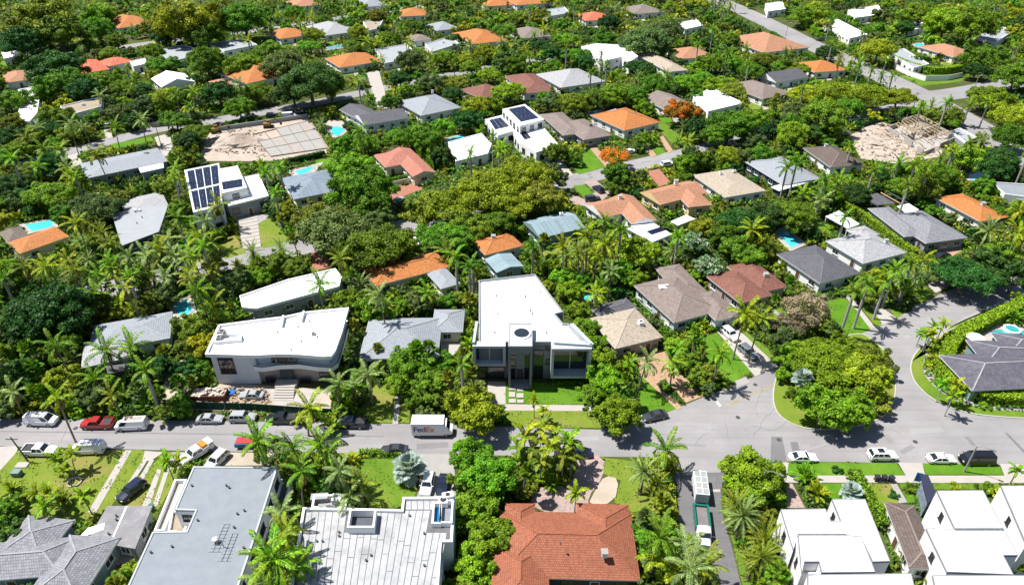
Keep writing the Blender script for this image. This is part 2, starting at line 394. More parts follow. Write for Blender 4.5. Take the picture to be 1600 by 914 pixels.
# ------------------------------------------------------------------ where plants must not stand or hide things
MW, MH = 800, 457
KEEP = np.zeros((MH, MW), bool)          # survey of what the photo shows uncovered
FOOT = []                                # footprints (world polygons) of buildings and streets
KS = [1.0]
def keep_poly(px):
    if KS[0] != 1.0:
        mx = sum(p[0] for p in px)/len(px); my = sum(p[1] for p in px)/len(px); px = [(mx+(p[0]-mx)*KS[0], my-1+(p[1]-my)*KS[0]) for p in px]
    xs = np.array([p[0]/2 for p in px]); ys = np.array([p[1]/2 for p in px])
    x0, x1 = max(0, int(xs.min())), min(MW, int(xs.max())+2); y0, y1 = max(0, int(ys.min())), min(MH, int(ys.max())+2)
    if x0 >= x1 or y0 >= y1: return
    gx, gy = np.meshgrid(np.arange(x0, x1)+.5, np.arange(y0, y1)+.5)
    c = np.zeros(gx.shape, bool); n = len(px); j = n-1
    for i in range(n):
        if ys[i] != ys[j]:
            t = ((ys[i] > gy) != (ys[j] > gy)) & (gx < (xs[j]-xs[i])*(gy-ys[i])/(ys[j]-ys[i])+xs[i]); c ^= t
        j = i
    KEEP[y0:y1, x0:x1] |= c
def hull(pts):
    pts = sorted(set((round(p[0], 2), round(p[1], 2)) for p in pts))
    def half(ps):
        h = []
        for p in ps:
            while len(h) > 1 and (h[-1][0]-h[-2][0])*(p[1]-h[-2][1])-(h[-1][1]-h[-2][1])*(p[0]-h[-2][0]) <= 0: h.pop()
            h.append(p)
        return h[:-1]
    return half(pts)+half(pts[::-1])
def keep_pts(pts3): keep_poly(hull([proj(p) for p in pts3]))

# ------------------------------------------------------------------ ground, streets, lawns, drives
def struct(name, mb, mats, parent=None): return tag(mb.build(name, mats, parent), kind='structure')
g = MB(); g.face([(-1500, -300, 0), (1500, -300, 0), (1500, 2200, 0), (-1500, 2200, 0)])
struct('ground', g, SOIL)
def sheet(name, px, z, mat, keep=True, foot=False, smooth=0):
    w = [P(a, b, z) for a, b in px]
    for _ in range(smooth):
        w = [q for i in range(len(w)) for q in (w[i]*0.75+w[(i+1) % len(w)]*0.25, w[i]*0.25+w[(i+1) % len(w)]*0.75)]
    m = MB(); m.face(w)
    o = struct(name, m, mat)
    if keep: keep_poly(px if not smooth else [proj(q) for q in w])
    if foot: FOOT.append([(q.x, q.y) for q in w])
    return o
def strip_world(pts, width):
    """polygon of a band of constant width along ground points"""
    L, R = [], []
    for i, p in enumerate(pts):
        d = (pts[min(i+1, len(pts)-1)]-pts[max(i-1, 0)]); d = Vector((d.x, d.y, 0)).normalized(); nrm = Vector((-d.y, d.x, 0))
        L.append(p+nrm*width/2); R.append(p-nrm*width/2)
    return L, R
def band(name, px, width, z, mat, foot=True, keep=False, subdiv=3):
    pts = [P(a, b, z) for a, b in px]
    for _ in range(subdiv):
        q = [pts[0]]
        for i in range(len(pts)-1): q += [pts[i]*0.75+pts[i+1]*0.25, pts[i]*0.25+pts[i+1]*0.75]
        pts = q+[pts[-1]]
    L, R = strip_world(pts, width)
    m = MB()
    for i in range(len(L)-1): m.face([R[i], R[i+1], L[i+1], L[i]])
    o = struct(name, m, mat)
    poly = [(q.x, q.y) for q in R]+[(q.x, q.y) for q in L[::-1]]
    if foot: FOOT.append(poly)
    if keep: keep_poly([proj((q[0], q[1], z)) for q in poly])
    return o

# the near street, its fork round the planted island and the branch to the right
ROAD_MAIN = [(-60, 653), (300, 657), (640, 662), (800, 667), (935, 671), (990, 659), (1040, 645), (1095, 622), (1150, 601), (1215, 572),
             (1275, 548), (1335, 525), (1415, 486), (1470, 459), (1530, 436), (1680, 385), (1680, 440), (1600, 470), (1540, 494), (1490, 513),
             (1455, 530), (1432, 548), (1422, 568), (1424, 588), (1436, 606), (1458, 625), (1490, 640), (1530, 649), (1600, 654), (1700, 656),
             (1700, 728), (1400, 723), (1230, 720), (1130, 714), (900, 713), (640, 709), (300, 704), (-60, 695)]
sheet('road', ROAD_MAIN, 0.010, ASPH, foot=False)
FOOT.append([(P(a, b).x, P(a, b).y) for a, b in ROAD_MAIN])
def curve_poly(px, z, it=3):
    w = [P(a, b, z) for a, b in px]
    for _ in range(it):
        w = [q for i in range(len(w)) for q in (w[i]*0.75+w[(i+1) % len(w)]*0.25, w[i]*0.25+w[(i+1) % len(w)]*0.75)]
    return w
ISLAND = [(1208, 632), (1222, 655), (1262, 672), (1330, 668), (1378, 655), (1398, 625), (1398, 585), (1385, 552), (1362, 530), (1340, 519), (1275, 541), (1222, 563), (1210, 600)]
isl = curve_poly(ISLAND, 0.0, 2)
m = MB(); m.prism([(p.x, p.y) for p in isl], 0.0, 0.13); io = struct('island', m, LAWN_Y)
def kerb_along(w, z0=0.0, z1=0.14, width=0.22, closed=False):
    mb = MB(); n = len(w)
    for i in range(n if closed else n-1):
        a, b = w[i], w[(i+1) % n]
        d = (b-a); d.z = 0
        mb.bar((a.x, a.y, (z0+z1)/2), (b.x, b.y, (z0+z1)/2), width, z1-z0)
    return struct('kerb', mb, KERB)
kerb_along([Vector((p[0], p[1], 0)) for p in inset([(p.x, p.y) for p in isl], -0.1)], closed=True, z1=0.145)
def smooth_line(px, it=2):
    pts = [P(a, b) for a, b in px]
    for _ in range(it):
        q = [pts[0]]
        for i in range(len(pts)-1): q += [pts[i]*0.75+pts[i+1]*0.25, pts[i]*0.25+pts[i+1]*0.75]
        pts = q+[pts[-1]]
    return pts
# raised verge on the right corner
VERGE = [(1600, 470), (1540, 494), (1490, 513), (1455, 530), (1432, 548), (1422, 568), (1424, 588), (1436, 606), (1458, 625), (1490, 640), (1530, 649), (1600, 654), (1700, 656)]
kl = smooth_line(VERGE); kerb_along(kl)
inner = smooth_line([(1600, 462), (1545, 484), (1497, 504), (1467, 521), (1448, 545), (1441, 566), (1444, 587), (1458, 603), (1480, 620), (1510, 633), (1550, 641), (1610, 644), (1700, 646)])
m = MB(); m.face([(p.x, p.y, 0.10) for p in kl]+[(p.x, p.y, 0.10) for p in inner[::-1]]); struct('verge', m, LAWN)
keep_poly([proj(p) for p in kl]+[proj(p) for p in inner[::-1]])
in2 = smooth_line([(1600, 457), (1545, 479), (1500, 499), (1476, 519), (1460, 545), (1452, 566), (1455, 583), (1468, 598), (1490, 612), (1515, 625), (1552, 634), (1610, 637), (1700, 639)])
m = MB(); m.face([(p.x, p.y, 0.105) for p in inner]+[(p.x, p.y, 0.105) for p in in2[::-1]]); struct('pavement', m, CONC)
# far streets
S2 = [(20, 262), (110, 236), (180, 219), (250, 200), (330, 190), (430, 172), (510, 158), (560, 146), (640, 130), (740, 110), (860, 90), (960, 74), (1040, 58)]
S3 = [(130, 462), (235, 436), (355, 410), (440, 392), (510, 378), (600, 362), (660, 347), (740, 325), (830, 303), (890, 283), (960, 266), (1040, 248), (1110, 230), (1180, 210), (1260, 195), (1330, 183), (1400, 170), (1450, 155)]
S4 = [(1060, -25), (1150, 12), (1212, 42), (1270, 72), (1330, 98), (1392, 126), (1440, 150), (1490, 178), (1535, 205), (1590, 238), (1660, 290)]
S5 = [(60, 108), (125, 88), (200, 72), (285, 62), (370, 52), (460, 40), (560, 24), (660, 10)]
band('road', S2, 8.0, 0.012, ASPH); band('road', S3, 8.5, 0.014, ASPH); band('road', S4, 15.0, 0.018, ASPH); band('road', S5, 9.0, 0.022, ASPH)
band('road', [(1440, 152), (1500, 146), (1560, 134), (1620, 124), (1700, 110)], 13.0, 0.026, ASPH)
for kp in ([(592, 352), (650, 340), (700, 360), (670, 395), (615, 372)], [(885, 272), (950, 254), (1050, 236), (1058, 246), (960, 276), (890, 297)], [(470, 376), (515, 368), (518, 385), (470, 398)],
           [(105, 240), (150, 222), (250, 196), (268, 205), (180, 228)], [(1150, 10), (1200, 14), (1260, 50), (1288, 74), (1270, 86), (1200, 45), (1150, 25)], [(1425, 130), (1520, 120), (1545, 125), (1535, 150), (1450, 160)],
           [(400, 168), (470, 156), (560, 138), (570, 152), (470, 176), (400, 186)], [(325, 182), (395, 168), (395, 182), (325, 195)], [(188, 58), (232, 56), (230, 72), (192, 75)],
           [(350, 402), (400, 392), (400, 404), (350, 415)], [(1480, 150), (1505, 150), (1560, 205), (1590, 240), (1560, 225)]):
    keep_poly(kp)

LZ = [0, 0]; LAWNS = []
def lawn(px, mat=LAWN, keep=True):
    LZ[0] += 1; z = 0.030+0.004*(LZ[0] % 6); w = [P(a, b, z) for a, b in px]; rj = random.Random(LZ[0]); pts = []
    for i in range(len(w)):                               # worn, uneven turf edge
        a, b = w[i], w[(i+1) % len(w)]; n = max(1, int((b-a).length/0.9)); nv = Vector((-(b-a).y, (b-a).x, 0)).normalized() if (b-a).length > .01 else Vector()
        for j in range(n): pts.append(a.lerp(b, j/n)+(nv*rj.uniform(-.13, .13) if j else Vector()))
    LAWNS.append([p.xy[:] for p in w]); m = MB(); m.face(pts); o = struct('lawn', m, mat)
    if keep: keep_poly(px)
    return o
def drive(px, mat=CONC, name='driveway', keep=True, smooth=0):
    LZ[1] += 1; return sheet(name, px, 0.058+0.004*(LZ[1] % 9), mat, keep, True, smooth)
# bottom left garden
lawn([(0, 730), (28, 703), (78, 712), (128, 704), (223, 703), (214, 714), (170, 800), (100, 820), (30, 795), (0, 790)], LAWN_Y)
lawn([(222, 703), (225, 704), (233, 704), (212, 745), (168, 796), (163, 794)], LAWN_Y); lawn([(262, 706), (290, 706), (274, 750), (245, 800), (190, 800), (215, 745)], LAWN_Y)
drive([(-40, 700), (28, 696), (27, 705), (0, 735), (-60, 790)], PALECONC)
drive([(195, 703), (206, 703), (150, 800), (137, 800)], PALECONC, 'path')
drive([(226, 704), (256, 706), (238, 718), (222, 722)], PALECONC); drive([(222, 720), (229, 721), (204, 760), (196, 760)], PALECONC); drive([(234, 718), (241, 718), (222, 752), (214, 752)], PALECONC)
drive([(246, 732), (252, 734), (234, 790), (222, 790)], PALECONC); drive([(258, 733), (264, 735), (246, 790), (238, 790)], PALECONC)
drive([(268, 706), (300, 706), (285, 730), (262, 735)], CONC)
drive([(345, 706), (440, 708), (436, 726), (380, 727), (340, 727)], SANDG, 'forecourt', keep=False)
drive([(140, 862), (222, 866), (195, 914), (120, 930)], SANDG, 'patio', keep=False)
# garden before the white membrane house
lawn([(562, 716), (632, 716), (650, 770), (640, 792), (596, 792), (560, 770)], LAWN)
drive([(651, 709), (706, 709), (711, 740), (713, 792), (650, 792), (656, 740)], CONC)
# the white house with the building yard
drive([(300, 640), (345, 598), (470, 605), (520, 612), (515, 645), (470, 645)], DIRT, 'yard')
drive([(420, 606), (500, 610), (488, 640), (432, 636)], PALECONC, 'yard_slab')
drive([(255, 648), (278, 648), (300, 590), (285, 560), (262, 580), (250, 615)], SANDG, 'path', keep=False)
drive([(440, 650), (520, 652), (518, 642), (440, 640)], PALECONC, 'yard_apron', keep=False)
lawn([(285, 640), (312, 640), (310, 652), (280, 652)], LAWN)
lawn([(585, 600), (622, 598), (618, 660), (590, 660), (562, 640)], LAWN_Y)
lawn([(628, 612), (640, 640), (640, 660), (625, 660)], LAWN_Y)
drive([(618, 618), (626, 618), (622, 663), (613, 663)], CONC, 'path')
drive([(688, 533), (723, 533), (708, 558), (690, 556)], PALECONC)
# centre house garden
lawn([(785, 598), (932, 598), (930, 632), (788, 630)], LAWN_S); lawn([(786, 641), (925, 641), (940, 668), (800, 667)], LAWN_Y)
lawn([(1000, 582), (1060, 636), (1020, 652), (985, 655), (1000, 620)], LAWN_S)
drive([(788, 631), (930, 633), (930, 642), (788, 641)], PALECONC, 'path'); 
drive([(762, 596), (790, 596), (790, 632), (762, 630)], PALECONC, 'forecourt')
# drives of the hipped houses right of it
lawn([(1000, 560), (1030, 560), (1045, 590), (1025, 598), (1005, 585)], LAWN_S)
drive([(995, 555), (1040, 545), (1060, 580), (1100, 618), (1072, 629), (1045, 600), (1040, 590), (1025, 600), (1066, 636), (1058, 640), (1000, 585)], PAVER_O)
lawn([(1100, 525), (1120, 520), (1175, 580), (1140, 600), (1105, 560)], LAWN_S)
drive([(1115, 512), (1145, 506), (1215, 572), (1180, 588)], PALECONC)
drive([(1148, 595), (1165, 588), (1172, 598), (1154, 604)], CONC, 'drain_slab')
lawn([(1152, 508), (1200, 545), (1215, 568), (1195, 560)], LAWN)
lawn([(1290, 470), (1320, 465), (1365, 512), (1332, 528), (1300, 500)], LAWN_S)
drive([(1320, 462), (1327, 461), (1368, 512), (1360, 514)], PALECONC, 'path')
lawn([(1340, 470), (1360, 470), (1378, 508), (1368, 511)], LAWN); drive([(1360, 478), (1372, 476), (1400, 496), (1380, 508)], PALECONC)
lawn([(1380, 470), (1395, 468), (1412, 490), (1400, 498)], LAWN); lawn([(1420, 452), (1446, 448), (1462, 462), (1440, 472)], LAWN)
drive([(1448, 444), (1470, 434), (1485, 446), (1462, 458)], PALECONC)
lawn([(1202, 482), (1222, 480), (1252, 525), (1235, 530)], LAWN); drive([(1203, 482), (1209, 482), (1252, 522), (1247, 526)], CONC, 'path', keep=False)
# bottom middle and right
drive([(898, 711), (946, 711), (941, 750), (918, 776), (922, 800), (830, 800), (832, 760), (878, 760), (900, 744)], PAVER_P, smooth=1)
drive([(945, 742), (968, 748), (960, 785), (918, 790), (930, 765)], SANDG, 'gravel_bed', smooth=1)
lawn([(942, 715), (990, 720), (1010, 745), (1020, 795), (988, 800), (960, 785), (970, 750), (940, 738)], LAWN_Y)
drive([(1062, 713), (1132, 714), (1126, 738), (1050, 738)], ASPH, 'apron')
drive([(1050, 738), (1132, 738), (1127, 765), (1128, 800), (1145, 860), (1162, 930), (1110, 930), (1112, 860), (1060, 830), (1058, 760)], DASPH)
lawn([(1134, 745), (1142, 745), (1135, 790), (1150, 850), (1185, 930), (1165, 930), (1148, 862), (1132, 800)], LAWN)
drive([(1106, 764), (1125, 764), (1125, 768), (1106, 768)], PALECONC, 'path')
def raised(name, px, mat, z=0.12):
    mb = MB(); mb.prism([(P(a, b).x, P(a, b).y) for a, b in px], 0.0, z); keep_poly(px); return struct(name, mb, mat)
raised('verge', [(1232, 722), (1400, 724), (1414, 743), (1230, 743)], LAWN_S); raised('verge', [(1441, 725), (1560, 726), (1568, 742), (1446, 742)], LAWN_S)
drive([(1403, 722), (1441, 723), (1446, 744), (1416, 744)], PALECONC); drive([(1562, 724), (1610, 725), (1620, 744), (1570, 744)], PALECONC); drive([(1222, 722), (1232, 722), (1230, 744), (1218, 744)], PALECONC)
raised('pavement', [(1224, 743), (1610, 743), (1620, 755), (1226, 754)], PALECONC, 0.09)
drive([(1228, 755), (1238, 755), (1258, 793), (1230, 793)], PAVER_P); 
lawn([(1275, 755), (1322, 755), (1330, 785), (1290, 785)], LAWN_S); lawn([(1350, 755), (1392, 755), (1405, 785), (1370, 795)], LAWN_Y); lawn([(1405, 755), (1418, 755), (1430, 785), (1418, 785)], LAWN_S)
drive([(1392, 755), (1401, 755), (1418, 784), (1405, 786)], CONC, 'path'); lawn([(1458, 755), (1560, 755), (1562, 762), (1460, 764)], LAWN)
# lawns and drives of the second and third rows
lawn([(340, 380), (365, 365), (385, 395), (352, 405)], LAWN_Y); lawn([(400, 350), (420, 340), (450, 372), (430, 385), (410, 388)], LAWN_Y)
lawn([(895, 290), (914, 289), (927, 302), (912, 309)], LAWN_S)
drive([(886, 300), (898, 305), (914, 312), (930, 300), (912, 284), (930, 281), (955, 302), (940, 314), (915, 322), (890, 318)], PAVER_P)
lawn([(890, 255), (922, 232), (946, 262), (905, 273)], LAWN_S); lawn([(1005, 235), (1020, 215), (1040, 238), (1022, 245)], LAWN_S)
lawn([(1022, 195), (1036, 190), (1065, 215), (1050, 225)], LAWN)
drive([(920, 230), (930, 228), (956, 258), (946, 261)], PAVER_O); drive([(1005, 230), (1010, 222), (1026, 243), (1018, 246)], PAVER_O, 'path'); drive([(1030, 215), (1036, 212), (1052, 236), (1044, 240)], PAVER_O)
drive([(868, 252), (878, 250), (896, 274), (886, 277)], PALECONC, 'path')
drive([(1010, 268), (1030, 264), (1048, 285), (1030, 292)], PAVER_R)
drive([(487, 394), (507, 391), (518, 417), (487, 424)], PAVER_R); drive([(626, 362), (642, 358), (652, 370), (640, 374)], PAVER_R); drive([(600, 296), (655, 285), (660, 296), (632, 306), (605, 330)], PAVER_R)
lawn([(610, 295), (640, 290), (642, 298), (618, 303)], LAWN_S); drive([(605, 282), (638, 275), (640, 286), (610, 292)], PAVER_O, 'terrace', keep=False)
drive([(572, 112), (592, 110), (607, 165), (590, 168)], PALECONC); drive([(1470, 380), (1500, 378), (1503, 392), (1480, 405)], PAVER_O)
lawn([(1335, 325), (1348, 322), (1368, 338), (1355, 342)], LAWN_S); lawn([(1270, 348), (1286, 344), (1304, 362), (1290, 366)], LAWN_S); lawn([(1400, 470), (1404, 468), (1410, 474)], LAWN)
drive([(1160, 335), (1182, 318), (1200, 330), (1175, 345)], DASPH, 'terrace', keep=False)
drive([(1326, 213), (1350, 200), (1376, 190), (1400, 200), (1480, 205), (1470, 245), (1400, 256), (1345, 248)], DIRT, 'building_plot')
drive([(314, 238), (328, 206), (482, 184), (518, 238), (420, 252), (322, 252)], DIRT, 'building_plot')
drive([(505, 190), (530, 186), (548, 200), (520, 216)], PALECONC, 'pool_terrace', keep=False)
lawn([(150, 190), (168, 186), (172, 205), (156, 212)], LAWN); lawn([(170, 226), (235, 214), (240, 220), (185, 232)], LAWN_S)
lawn([(92, 215), (102, 205), (108, 220), (100, 228)], LAWN_Y); drive([(160, 186), (172, 184), (176, 215), (165, 218)], PALECONC, 'path', keep=False)
drive([(240, 215), (265, 208), (272, 240), (256, 245)], PALECONC); drive([(100, 245), (125, 238), (128, 256), (112, 262)], PALECONC)
lawn([(490, 252), (520, 246), (526, 262), (505, 262)], LAWN_S); lawn([(665, 240), (672, 240), (690, 262), (680, 265)], LAWN)
lawn([(985, 490), (990, 440), (1005, 445), (998, 470)], LAWN_S, keep=False); lawn([(845, 395), (870, 385), (880, 395), (850, 402)], LAWN_Y)
lawn([(1430, 120), (1512, 105), (1515, 122), (1500, 128), (1440, 135), (1400, 118)], LAWN, keep=False)
# the slab path in front of the solar-panel house: single paving slabs
PATHROOT = P(398, 365); pathb = MB(); pathb.face([P(a, b, 0.05) for a, b in [(368, 340), (402, 334), (424, 338), (402, 350), (408, 386), (380, 391)]])
pv = struct('slab_path', pathb, PAVER_G); keep_poly([(366, 332), (424, 332), (408, 390), (380, 392)])
for i in range(9):
    t0, t1 = (i+0.06)/9, (i+0.94)/9
    a = P(369, 342, 0.0).lerp(P(380, 391, 0), t0); b = P(402, 336, 0).lerp(P(408, 386, 0), t0); c = P(402, 336, 0).lerp(P(408, 386, 0), t1); d = P(369, 342, 0).lerp(P(380, 391, 0), t1)
    mb = MB(); mb.prism([(q.x, q.y) for q in (a, b, c, d)], 0.052, 0.14); mb.build('paving_slab', PALECONC, pv)
# painted lines and the speed table marks
def mark(px, mat): return sheet('road_marking', px, 0.022, mat, keep=False)
YEL = surf('faded_yellow_paint', (0.42, 0.33, 0.14), var=0.3); WHI = surf('faded_white_paint', (0.55, 0.54, 0.52), var=0.2)
mark([(1135, 632), (1215, 598), (1216, 599.5), (1136, 634)], YEL); mark([(1108, 616), (1112, 614), (1128, 634), (1124, 636)], WHI)
TAR = asphalt_mat('tar_patch', (0.20, 0.195, 0.20), 0.2)
mark([(1235, 690), (1246, 690), (1250, 706), (1238, 706)], TAR); mark([(1570, 676), (1574, 676), (1606, 708), (1600, 708)], TAR); mark([(1205, 682), (1222, 682), (1230, 722), (1204, 722)], TAR)
mark([(0, 673), (600, 681), (600, 682), (0, 674)], TAR)

rr_ = random.Random(3)
for i in range(26):                                       # repaired patches and sealed cracks in the asphalt
    x, y = [(rr_.uniform(20, 1560), rr_.uniform(664, 700)), (rr_.uniform(1060, 1560), rr_.uniform(650, 705)), (rr_.uniform(1405, 1560), rr_.uniform(470, 545)), (rr_.uniform(900, 1040), rr_.uniform(255, 282))][i % 4]
    if i % 4 == 2: y = 487+(1510-x)*.38+rr_.uniform(-8, 8)
    if i % 4 == 3: y = 283-(x-890)*.25
    p = P(x, y, 0.02+0.0005*i); a = rr_.choice([0, .4, 1.57])+rr_.uniform(-.1, .1); l, w_ = rr_.uniform(.8, 3.5), rr_.uniform(.5, 1.4); c, s_ = math.cos(a), math.sin(a)
    m = MB(); m.face([(p.x+c*u-s_*v, p.y+s_*u+c*v, p.z) for u, v in ((-l, -w_*.5), (l, -w_*.5), (l*.96, w_*.5), (-l, w_*.48))]); struct('road_patch', m, asphalt_mat('patch_%d' % (i % 3), [(0.25, 0.24, 0.245), (0.36, 0.35, 0.35), (0.285, 0.275, 0.28)][i % 3], .1))
SEALM = asphalt_mat('crack_seal', (0.21, 0.205, 0.21), 0)
for i in range(14):
    x, y = (rr_.uniform(10, 1590), rr_.uniform(662, 704)) if i % 3 else (rr_.uniform(1050, 1420), rr_.uniform(640, 705)); p = P(x, y, .036+.0004*i); a = rr_.uniform(-.3, .3) if i % 2 else rr_.uniform(1.2, 1.9); m = MB(); z = p.z
    for k in range(rr_.randint(6, 16)):
        q = p+Vector((math.cos(a), math.sin(a), 0))*rr_.uniform(.5, 1.1); n_ = Vector((-math.sin(a), math.cos(a), 0))*rr_.uniform(.012, .035); m.face([p-n_, q-n_, q+n_, p+n_]); p = q; a += rr_.uniform(-.45, .45)
    struct('crack_seal', m, SEALM)
IRON = surf('cast_iron', (0.09, 0.085, 0.08), var=.3)
for i, (x, y, l) in enumerate([(183, 675, 'left of the rust-stained white van'), (118, 669, 'below the red pickup'), (1217, 687, 'beside the planted island tip'), (1153, 652, 'in the middle of the junction'), (1430, 690, 'between the white parked cars'), (1180, 601, 'at the mouth of the sloping white drive'), (745, 690, 'below the leafy kerb trees'), (1504, 515, 'in the right street')]):
    p = P(x, y); m = MB(); m.cyl((p.x, p.y, 0.0), .42, .05, 16); tag(m.build('manhole_cover', IRON), 'round dark manhole cover '+l, 'manhole cover', 'manhole covers')
# ------------------------------------------------------------------ houses
WINMESH = {}
def win_mesh(w, h, dark, bars):
    k = (w, h, dark, bars)
    if k not in WINMESH:
        f = MB(); t = 0.09
        f.box((0, -0.03, h/2-t/2), (w, 0.14, t)); f.box((0, -0.03, -h/2+t/2), (w, 0.14, t))
        f.box((-w/2+t/2, -0.03, 0), (t, 0.138, h-2*t)); f.box((w/2-t/2, -0.03, 0), (t, 0.138, h-2*t))
        for i in range(bars): f.box((-w/2+w*(i+1)/(bars+1), -0.03, 0), (0.06, 0.1, h-2*t))
        f.box((0, -0.09, -h/2-0.05), (w+0.2, 0.24, 0.09))
        p = MB(); p.box((0, -0.015, 0), (w-2*t-0.01, 0.05, h-2*t-0.01))
        WINMESH[k] = (f.mesh('window', DFRAME if dark else FRAME), p.mesh('pane', GLASS))
    return WINMESH[k]
def plane(px, py, Y):
    u, v = (px-800)/FPX, (py-457)/FPX; t = Y/(CT-v*ST); return Vector((u*t, Y, CAM_H-t*(ST+v*CT)))
HOUSES = []
class House:
    def __init__(s, label, short, at, cat='house', name='house', wall=WHITE_W, dark=False, space=3.6, glaze=True, wmax=1.9):
        s.root = thing(name, label, cat, P(*at)); s.wings = []; s.wall = wall; s.dark = dark; s.space = space; s.glaze = glaze; s.at = at
        s.rise = 0.0; s.wmax = wmax; s.has_door = False
        HOUSES.append((s, short, at))
    def L(s, p): return Vector(p)-s.root.location
    def hip(s, q, h=3.0, pitch=0.36, roof=TERRA, kind='hip', wall=None, ov=0.55, caps='own', z0=0.0, win=True, axis=None):
        """q: four eave corners in the photo (any rectangle going round); the rectangle that fits them best carries a hipped or gabled roof"""
        if caps == 'own': caps = {TAUPE: CAPBROWN, REDBROWN: CAPRED, BEIGE: CAPBEIGE, SLATE: CAPDARK, BROWN: CAPBROWN, ORANGE: ORANGE, PEACH: PEACH}.get(roof, CAPLIGHT)
        w = [P(a, b, h) for a, b in q]
        c = sum(w, Vector())/4
        e1 = (w[1]-w[0])+(w[2]-w[3]); e2 = (w[2]-w[1])+(w[3]-w[0])
        l1, l2 = e1.length/2, e2.length/2
        a1 = math.atan2(e1.y, e1.x); a2 = math.atan2(e2.y, e2.x)-math.pi/2
        while a2-a1 > math.pi/2: a2 -= math.pi
        while a2-a1 < -math.pi/2: a2 += math.pi
        ang = (a1*l1+a2*l2)/(l1+l2)
        if (axis == 1) if axis else (l2 > l1): ang += math.pi/2; l1, l2 = l2, l1
        u = Vector((math.cos(ang), math.sin(ang), 0)); v = Vector((-u.y, u.x, 0))
        hx, hy = l1/2, l2/2
        s.rise += 0.004; h = h+s.rise
        def W(x, y, z): p = c+u*x+v*y; return Vector((p.x, p.y, z))
        r = pitch*hy
        rx = hx-hy if kind == 'hip' else hx
        rx = max(rx, 0.05)
        m = MB(); t = 0.2
        E = [W(-hx, -hy, h), W(hx, -hy, h), W(hx, hy, h), W(-hx, hy, h)]
        B = [W(-hx, -hy, h-t), W(hx, -hy, h-t), W(hx, hy, h-t), W(-hx, hy, h-t)]
        A, D = W(-rx, 0, h+r), W(rx, 0, h+r)
        sl = math.hypot(hy, r)
        m.face([E[0], E[1], D, A], [(0, 0), (2*hx, 0), (hx+rx, sl), (hx-rx, sl)])
        m.face([E[2], E[3], A, D], [(0, 0), (2*hx, 0), (hx+rx, sl), (hx-rx, sl)])
        if kind == 'hip':
            m.face([E[1], E[2], D], [(0, 0), (2*hy, 0), (hy, sl)]); m.face([E[3], E[0], A], [(0, 0), (2*hy, 0), (hy, sl)])
        else:
            m.face([E[1], E[2], D], m=1); m.face([E[3], E[0], A], m=1)
        for i in range(4): m.face([B[i], B[(i+1) % 4], E[(i+1) % 4], E[i]], m=1)
        m.face(B[::-1], m=1)
        wm = wall or s.wall
        ro = m.build('roof', [roof, FRAME if kind == 'hip' else wm], s.root)
        if caps:
            cm = MB(); up = Vector((0, 0, 0.03))
            cm.bar(A+up, D+up, 0.26, 0.1)
            if kind == 'hip':
                for p_, q_ in ((E[0], A), (E[3], A), (E[1], D), (E[2], D)): cm.bar(p_+up*0.6, q_+up*0.6, 0.24, 0.09)
            cm.build('ridge_cap', caps, ro)
        ix, iy = hx-ov, hy-ov
        fp = [W(-ix, -iy, 0), W(ix, -iy, 0), W(ix, iy, 0), W(-ix, iy, 0)]
        s._walls([(p.x, p.y) for p in fp], z0, h-t-0.004, wm, win)
        keep_pts(E+[A, D]+[Vector((p.x, p.y, z0+(h-z0)*0.45)) for p in fp])
        FOOT.append([(p.x, p.y) for p in E])
        s.c, s.u, s.v, s.hx, s.hy, s.h, s.ang = c, u, v, hx, hy, h, ang
        return ro
    def _walls(s, fp, z0, z1, wm, win):
        s.wings.append((fp, z0, z1, win))
        m = MB(); m.prism(fp, z0, z1, top=True); m.build('wall', wm, s.root)
    def flat(s, px, h=3.5, roof=WHITE_R, wall=None, parapet=0.35, z0=0.0, rim=WHITE_W, win=True, slab=False, keepf=0.45, pw=0.25):
        """px: roof outline in the photo at height h; a parapet round a sunk deck, or a plain thick slab"""
        w = [P(a, b, h) for a, b in px]; poly = [(p.x, p.y) for p in w]
        a = sum(poly[i][0]*poly[(i+1) % len(poly)][1]-poly[(i+1) % len(poly)][0]*poly[i][1] for i in range(len(poly)))
        if a < 0: poly = poly[::-1]
        s.rise += 0.004; h = h+s.rise
        wm = wall or s.wall
        if slab:
            m = MB(); m.prism(poly, h-0.28, h, bottom=True); ro = m.build('roof', roof, s.root)
            fp = inset(poly, 0.45); s._walls(fp, z0, h-0.284, wm, win)
        else:
            inn = inset(poly, pw); n = len(poly)
            m = MB(); m.face([(x, y, h-parapet) for x, y in inn]); ro = m.build('roof', roof, s.root)
            m = MB()
            for i in range(n):
                j = (i+1) % n
                m.face([(*poly[i], h), (*poly[j], h), (*inn[j], h), (*inn[i], h)])
                m.face([(*inn[j], h-parapet-.05), (*inn[i], h-parapet-.05), (*inn[i], h), (*inn[j], h)])
                m.face([(*poly[i], h-parapet-.3), (*poly[j], h-parapet-.3), (*poly[j], h), (*poly[i], h)])
            m.build('parapet', rim, ro)
            fp = inset(poly, 0.004); s._walls(fp, z0, h-parapet-0.02, wm, win)
        s.deck = h-(0 if slab else parapet); s.h = h
        keep_poly(px); keep_pts(w+[Vector((x, y, z0+(h-z0)*(1-keepf))) for x, y in fp]) if len(px) <= 5 else [keep_pts([Vector((*fp[i], h)), Vector((*fp[(i+1) % len(fp)], h)), Vector((*fp[i], z0+(h-z0)*(1-keepf))), Vector((*fp[(i+1) % len(fp)], z0+(h-z0)*(1-keepf)))]) for i in range(len(fp))]
        FOOT.append(poly)
        return ro
